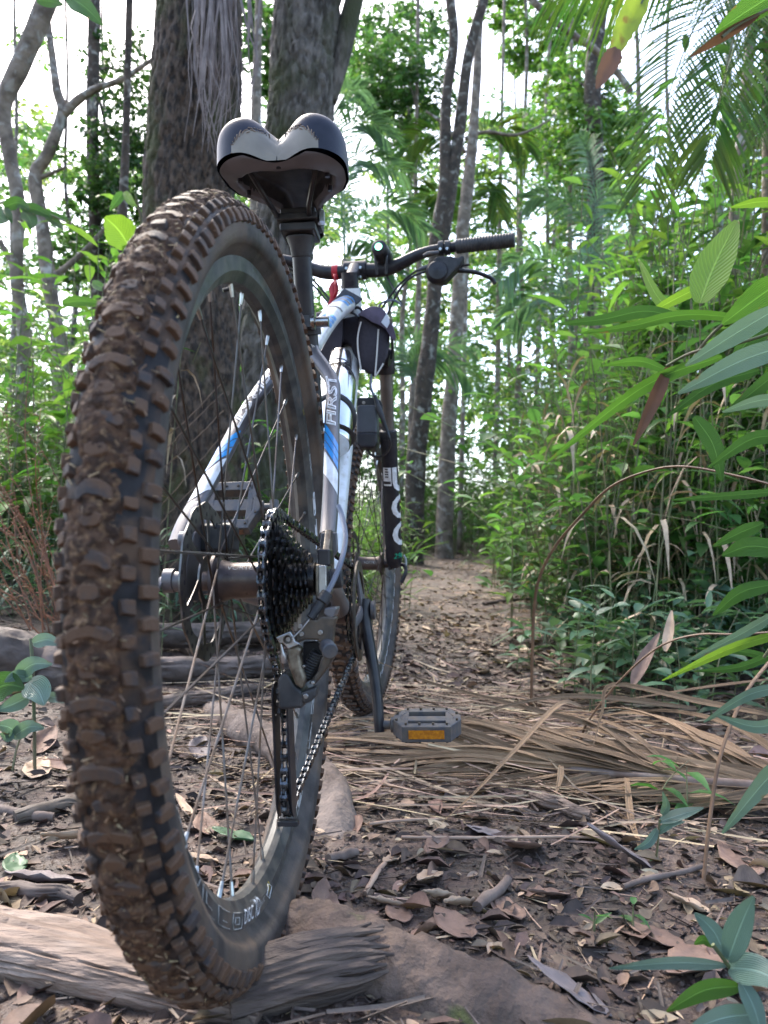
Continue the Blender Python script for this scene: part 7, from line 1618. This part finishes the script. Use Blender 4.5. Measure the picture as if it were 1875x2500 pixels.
for pl, w, m, d0, d1 in (([(1568, 2085), (1450, 2080), (1316, 2092)], 26, 'bigleafb', .62, .66), ([(1570, 2070), (1540, 2010), (1500, 1972)], 40, 'bigleafb', .62, .64), ([(1572, 2075), (1600, 2000), (1628, 1936)], 56, 'bigleafb', .62, .60), ([(1575, 2090), (1640, 2100), (1720, 2140)], 66, 'bigleafb', .62, .56), ([(1600, 2130), (1520, 2140), (1440, 2185)], 40, 'bigleaf', .62, .64), ([(1640, 2190), (1560, 2200), (1480, 2230)], 50, 'bigleafb', .60, .60), ([(1600, 2120), (1630, 2180), (1650, 2260)], 40, 'bigleafb', .6, .58), ([(1545, 2045), (1520, 2030), (1500, 2040)], 20, 'bigleaf', .63, .64)): leaf_px(pr, k11(pl), w*1.13, d0, d1, m, roll=.25, fold=.10)
pr = thing('bamboo_sprig', 'small upright sprig of narrow leaves at the right below the palm rib', 'plant', G(1600, 2060))
stem_px(pr, k11([(1415, 1880), (1420, 1830), (1425, 1770)]), 1.05, 1.05, .0016)
for pl, w in (([(1420, 1790), (1400, 1820), (1370, 1835)], 20), ([(1425, 1775), (1470, 1760), (1520, 1745)], 26), ([(1422, 1800), (1450, 1780), (1480, 1775)], 18), ([(1420, 1850), (1400, 1880), (1390, 1915)], 18), ([(1430, 1760), (1440, 1740), (1432, 1710)], 18)): leaf_px(pr, k11(pl), w*1.13, 1.05, 1.03, 'bigleafb', roll=.3)
pr = thing('leafy_branch', 'yellow-green leaf with a brown rotten tip hanging in at the upper right', 'branch', D(1600, -60, .8)); cane(pr, 1410*1.1302, -60*1.1302, .8, 1.3, (.4, -.3), .003); stem_px(pr, k11([(1410, -60), (1395, -20), (1385, 10)]), .8, .8, .0016)
leaf_px(pr, k11([(1392, -20), (1350, 60), (1322, 130)]), 58, .8, .8, 'spotleaf', teeth=.2); leaf_px(pr, k11([(1334, 105), (1312, 145), (1288, 192)]), 48, .797, .797, 'brownleaf', teeth=.2)
pr = thing('leafy_branch', 'green leaf and curled dry leaf on a twig in the upper right corner', 'branch', D(1980, -40, .85)); cane(pr, 1720*1.1302, -10*1.1302, .85, 1.2, (.3, -.4), .003); stem_px(pr, k11([(1720, -10), (1600, 50), (1560, 80)]), .85, .85, .0018)
leaf_px(pr, k11([(1700, -30), (1620, 20), (1545, 70)]), 66, .85, .86, 'bigleaf'); leaf_px(pr, k11([(1640, 30), (1560, 75), (1490, 122)]), 34, .85, .86, 'brownleaf', roll=.8)
def arch(label, pl, d0, d1, r):
    n = len(pl); mb = MB().tube(spline([D(u*1.13, v*1.13, d0+(d1-d0)*i/(n-1)) for i, (u, v) in enumerate(pl)], 8), r, 8, flat=.45); solo(mb, 'dry_stalk', MT['drystem'], label, 'stalk')
arch('long dry brown stalk arching over the right thicket', [(1720, 1062), (1600, 1030), (1480, 1008), (1400, 1018), (1320, 1052), (1260, 1110), (1200, 1180), (1165, 1250), (1154, 1320), (1150, 1420), (1148, 1520)], 1.3, 1.9, .0045)
arch('brown stalk bending down to the fallen palm frond', [(1720, 1362), (1600, 1370), (1500, 1372), (1420, 1400), (1340, 1470), (1270, 1560), (1250, 1620)], 1.25, 1.5, .0042)
arch('thin dry stalk crossing in front of the palm frond rib', [(1670, 1420), (1610, 1500), (1560, 1620), (1535, 1760), (1520, 1900)], 1.0, .95, .0034)
pr = thing('withered_plant', 'folded dry brown blade leaning in the right-hand plants', 'plant', G(1545, 1690)); leaf_px(pr, [(1545, 1672), (1575, 1610), (1610, 1545)], 34, 1.7, 1.75, 'dryleaf', roll=.4); leaf_px(pr, [(1625, 1590), (1635, 1540), (1640, 1490)], 26, 1.75, 1.8, 'dryleafp', roll=.4)
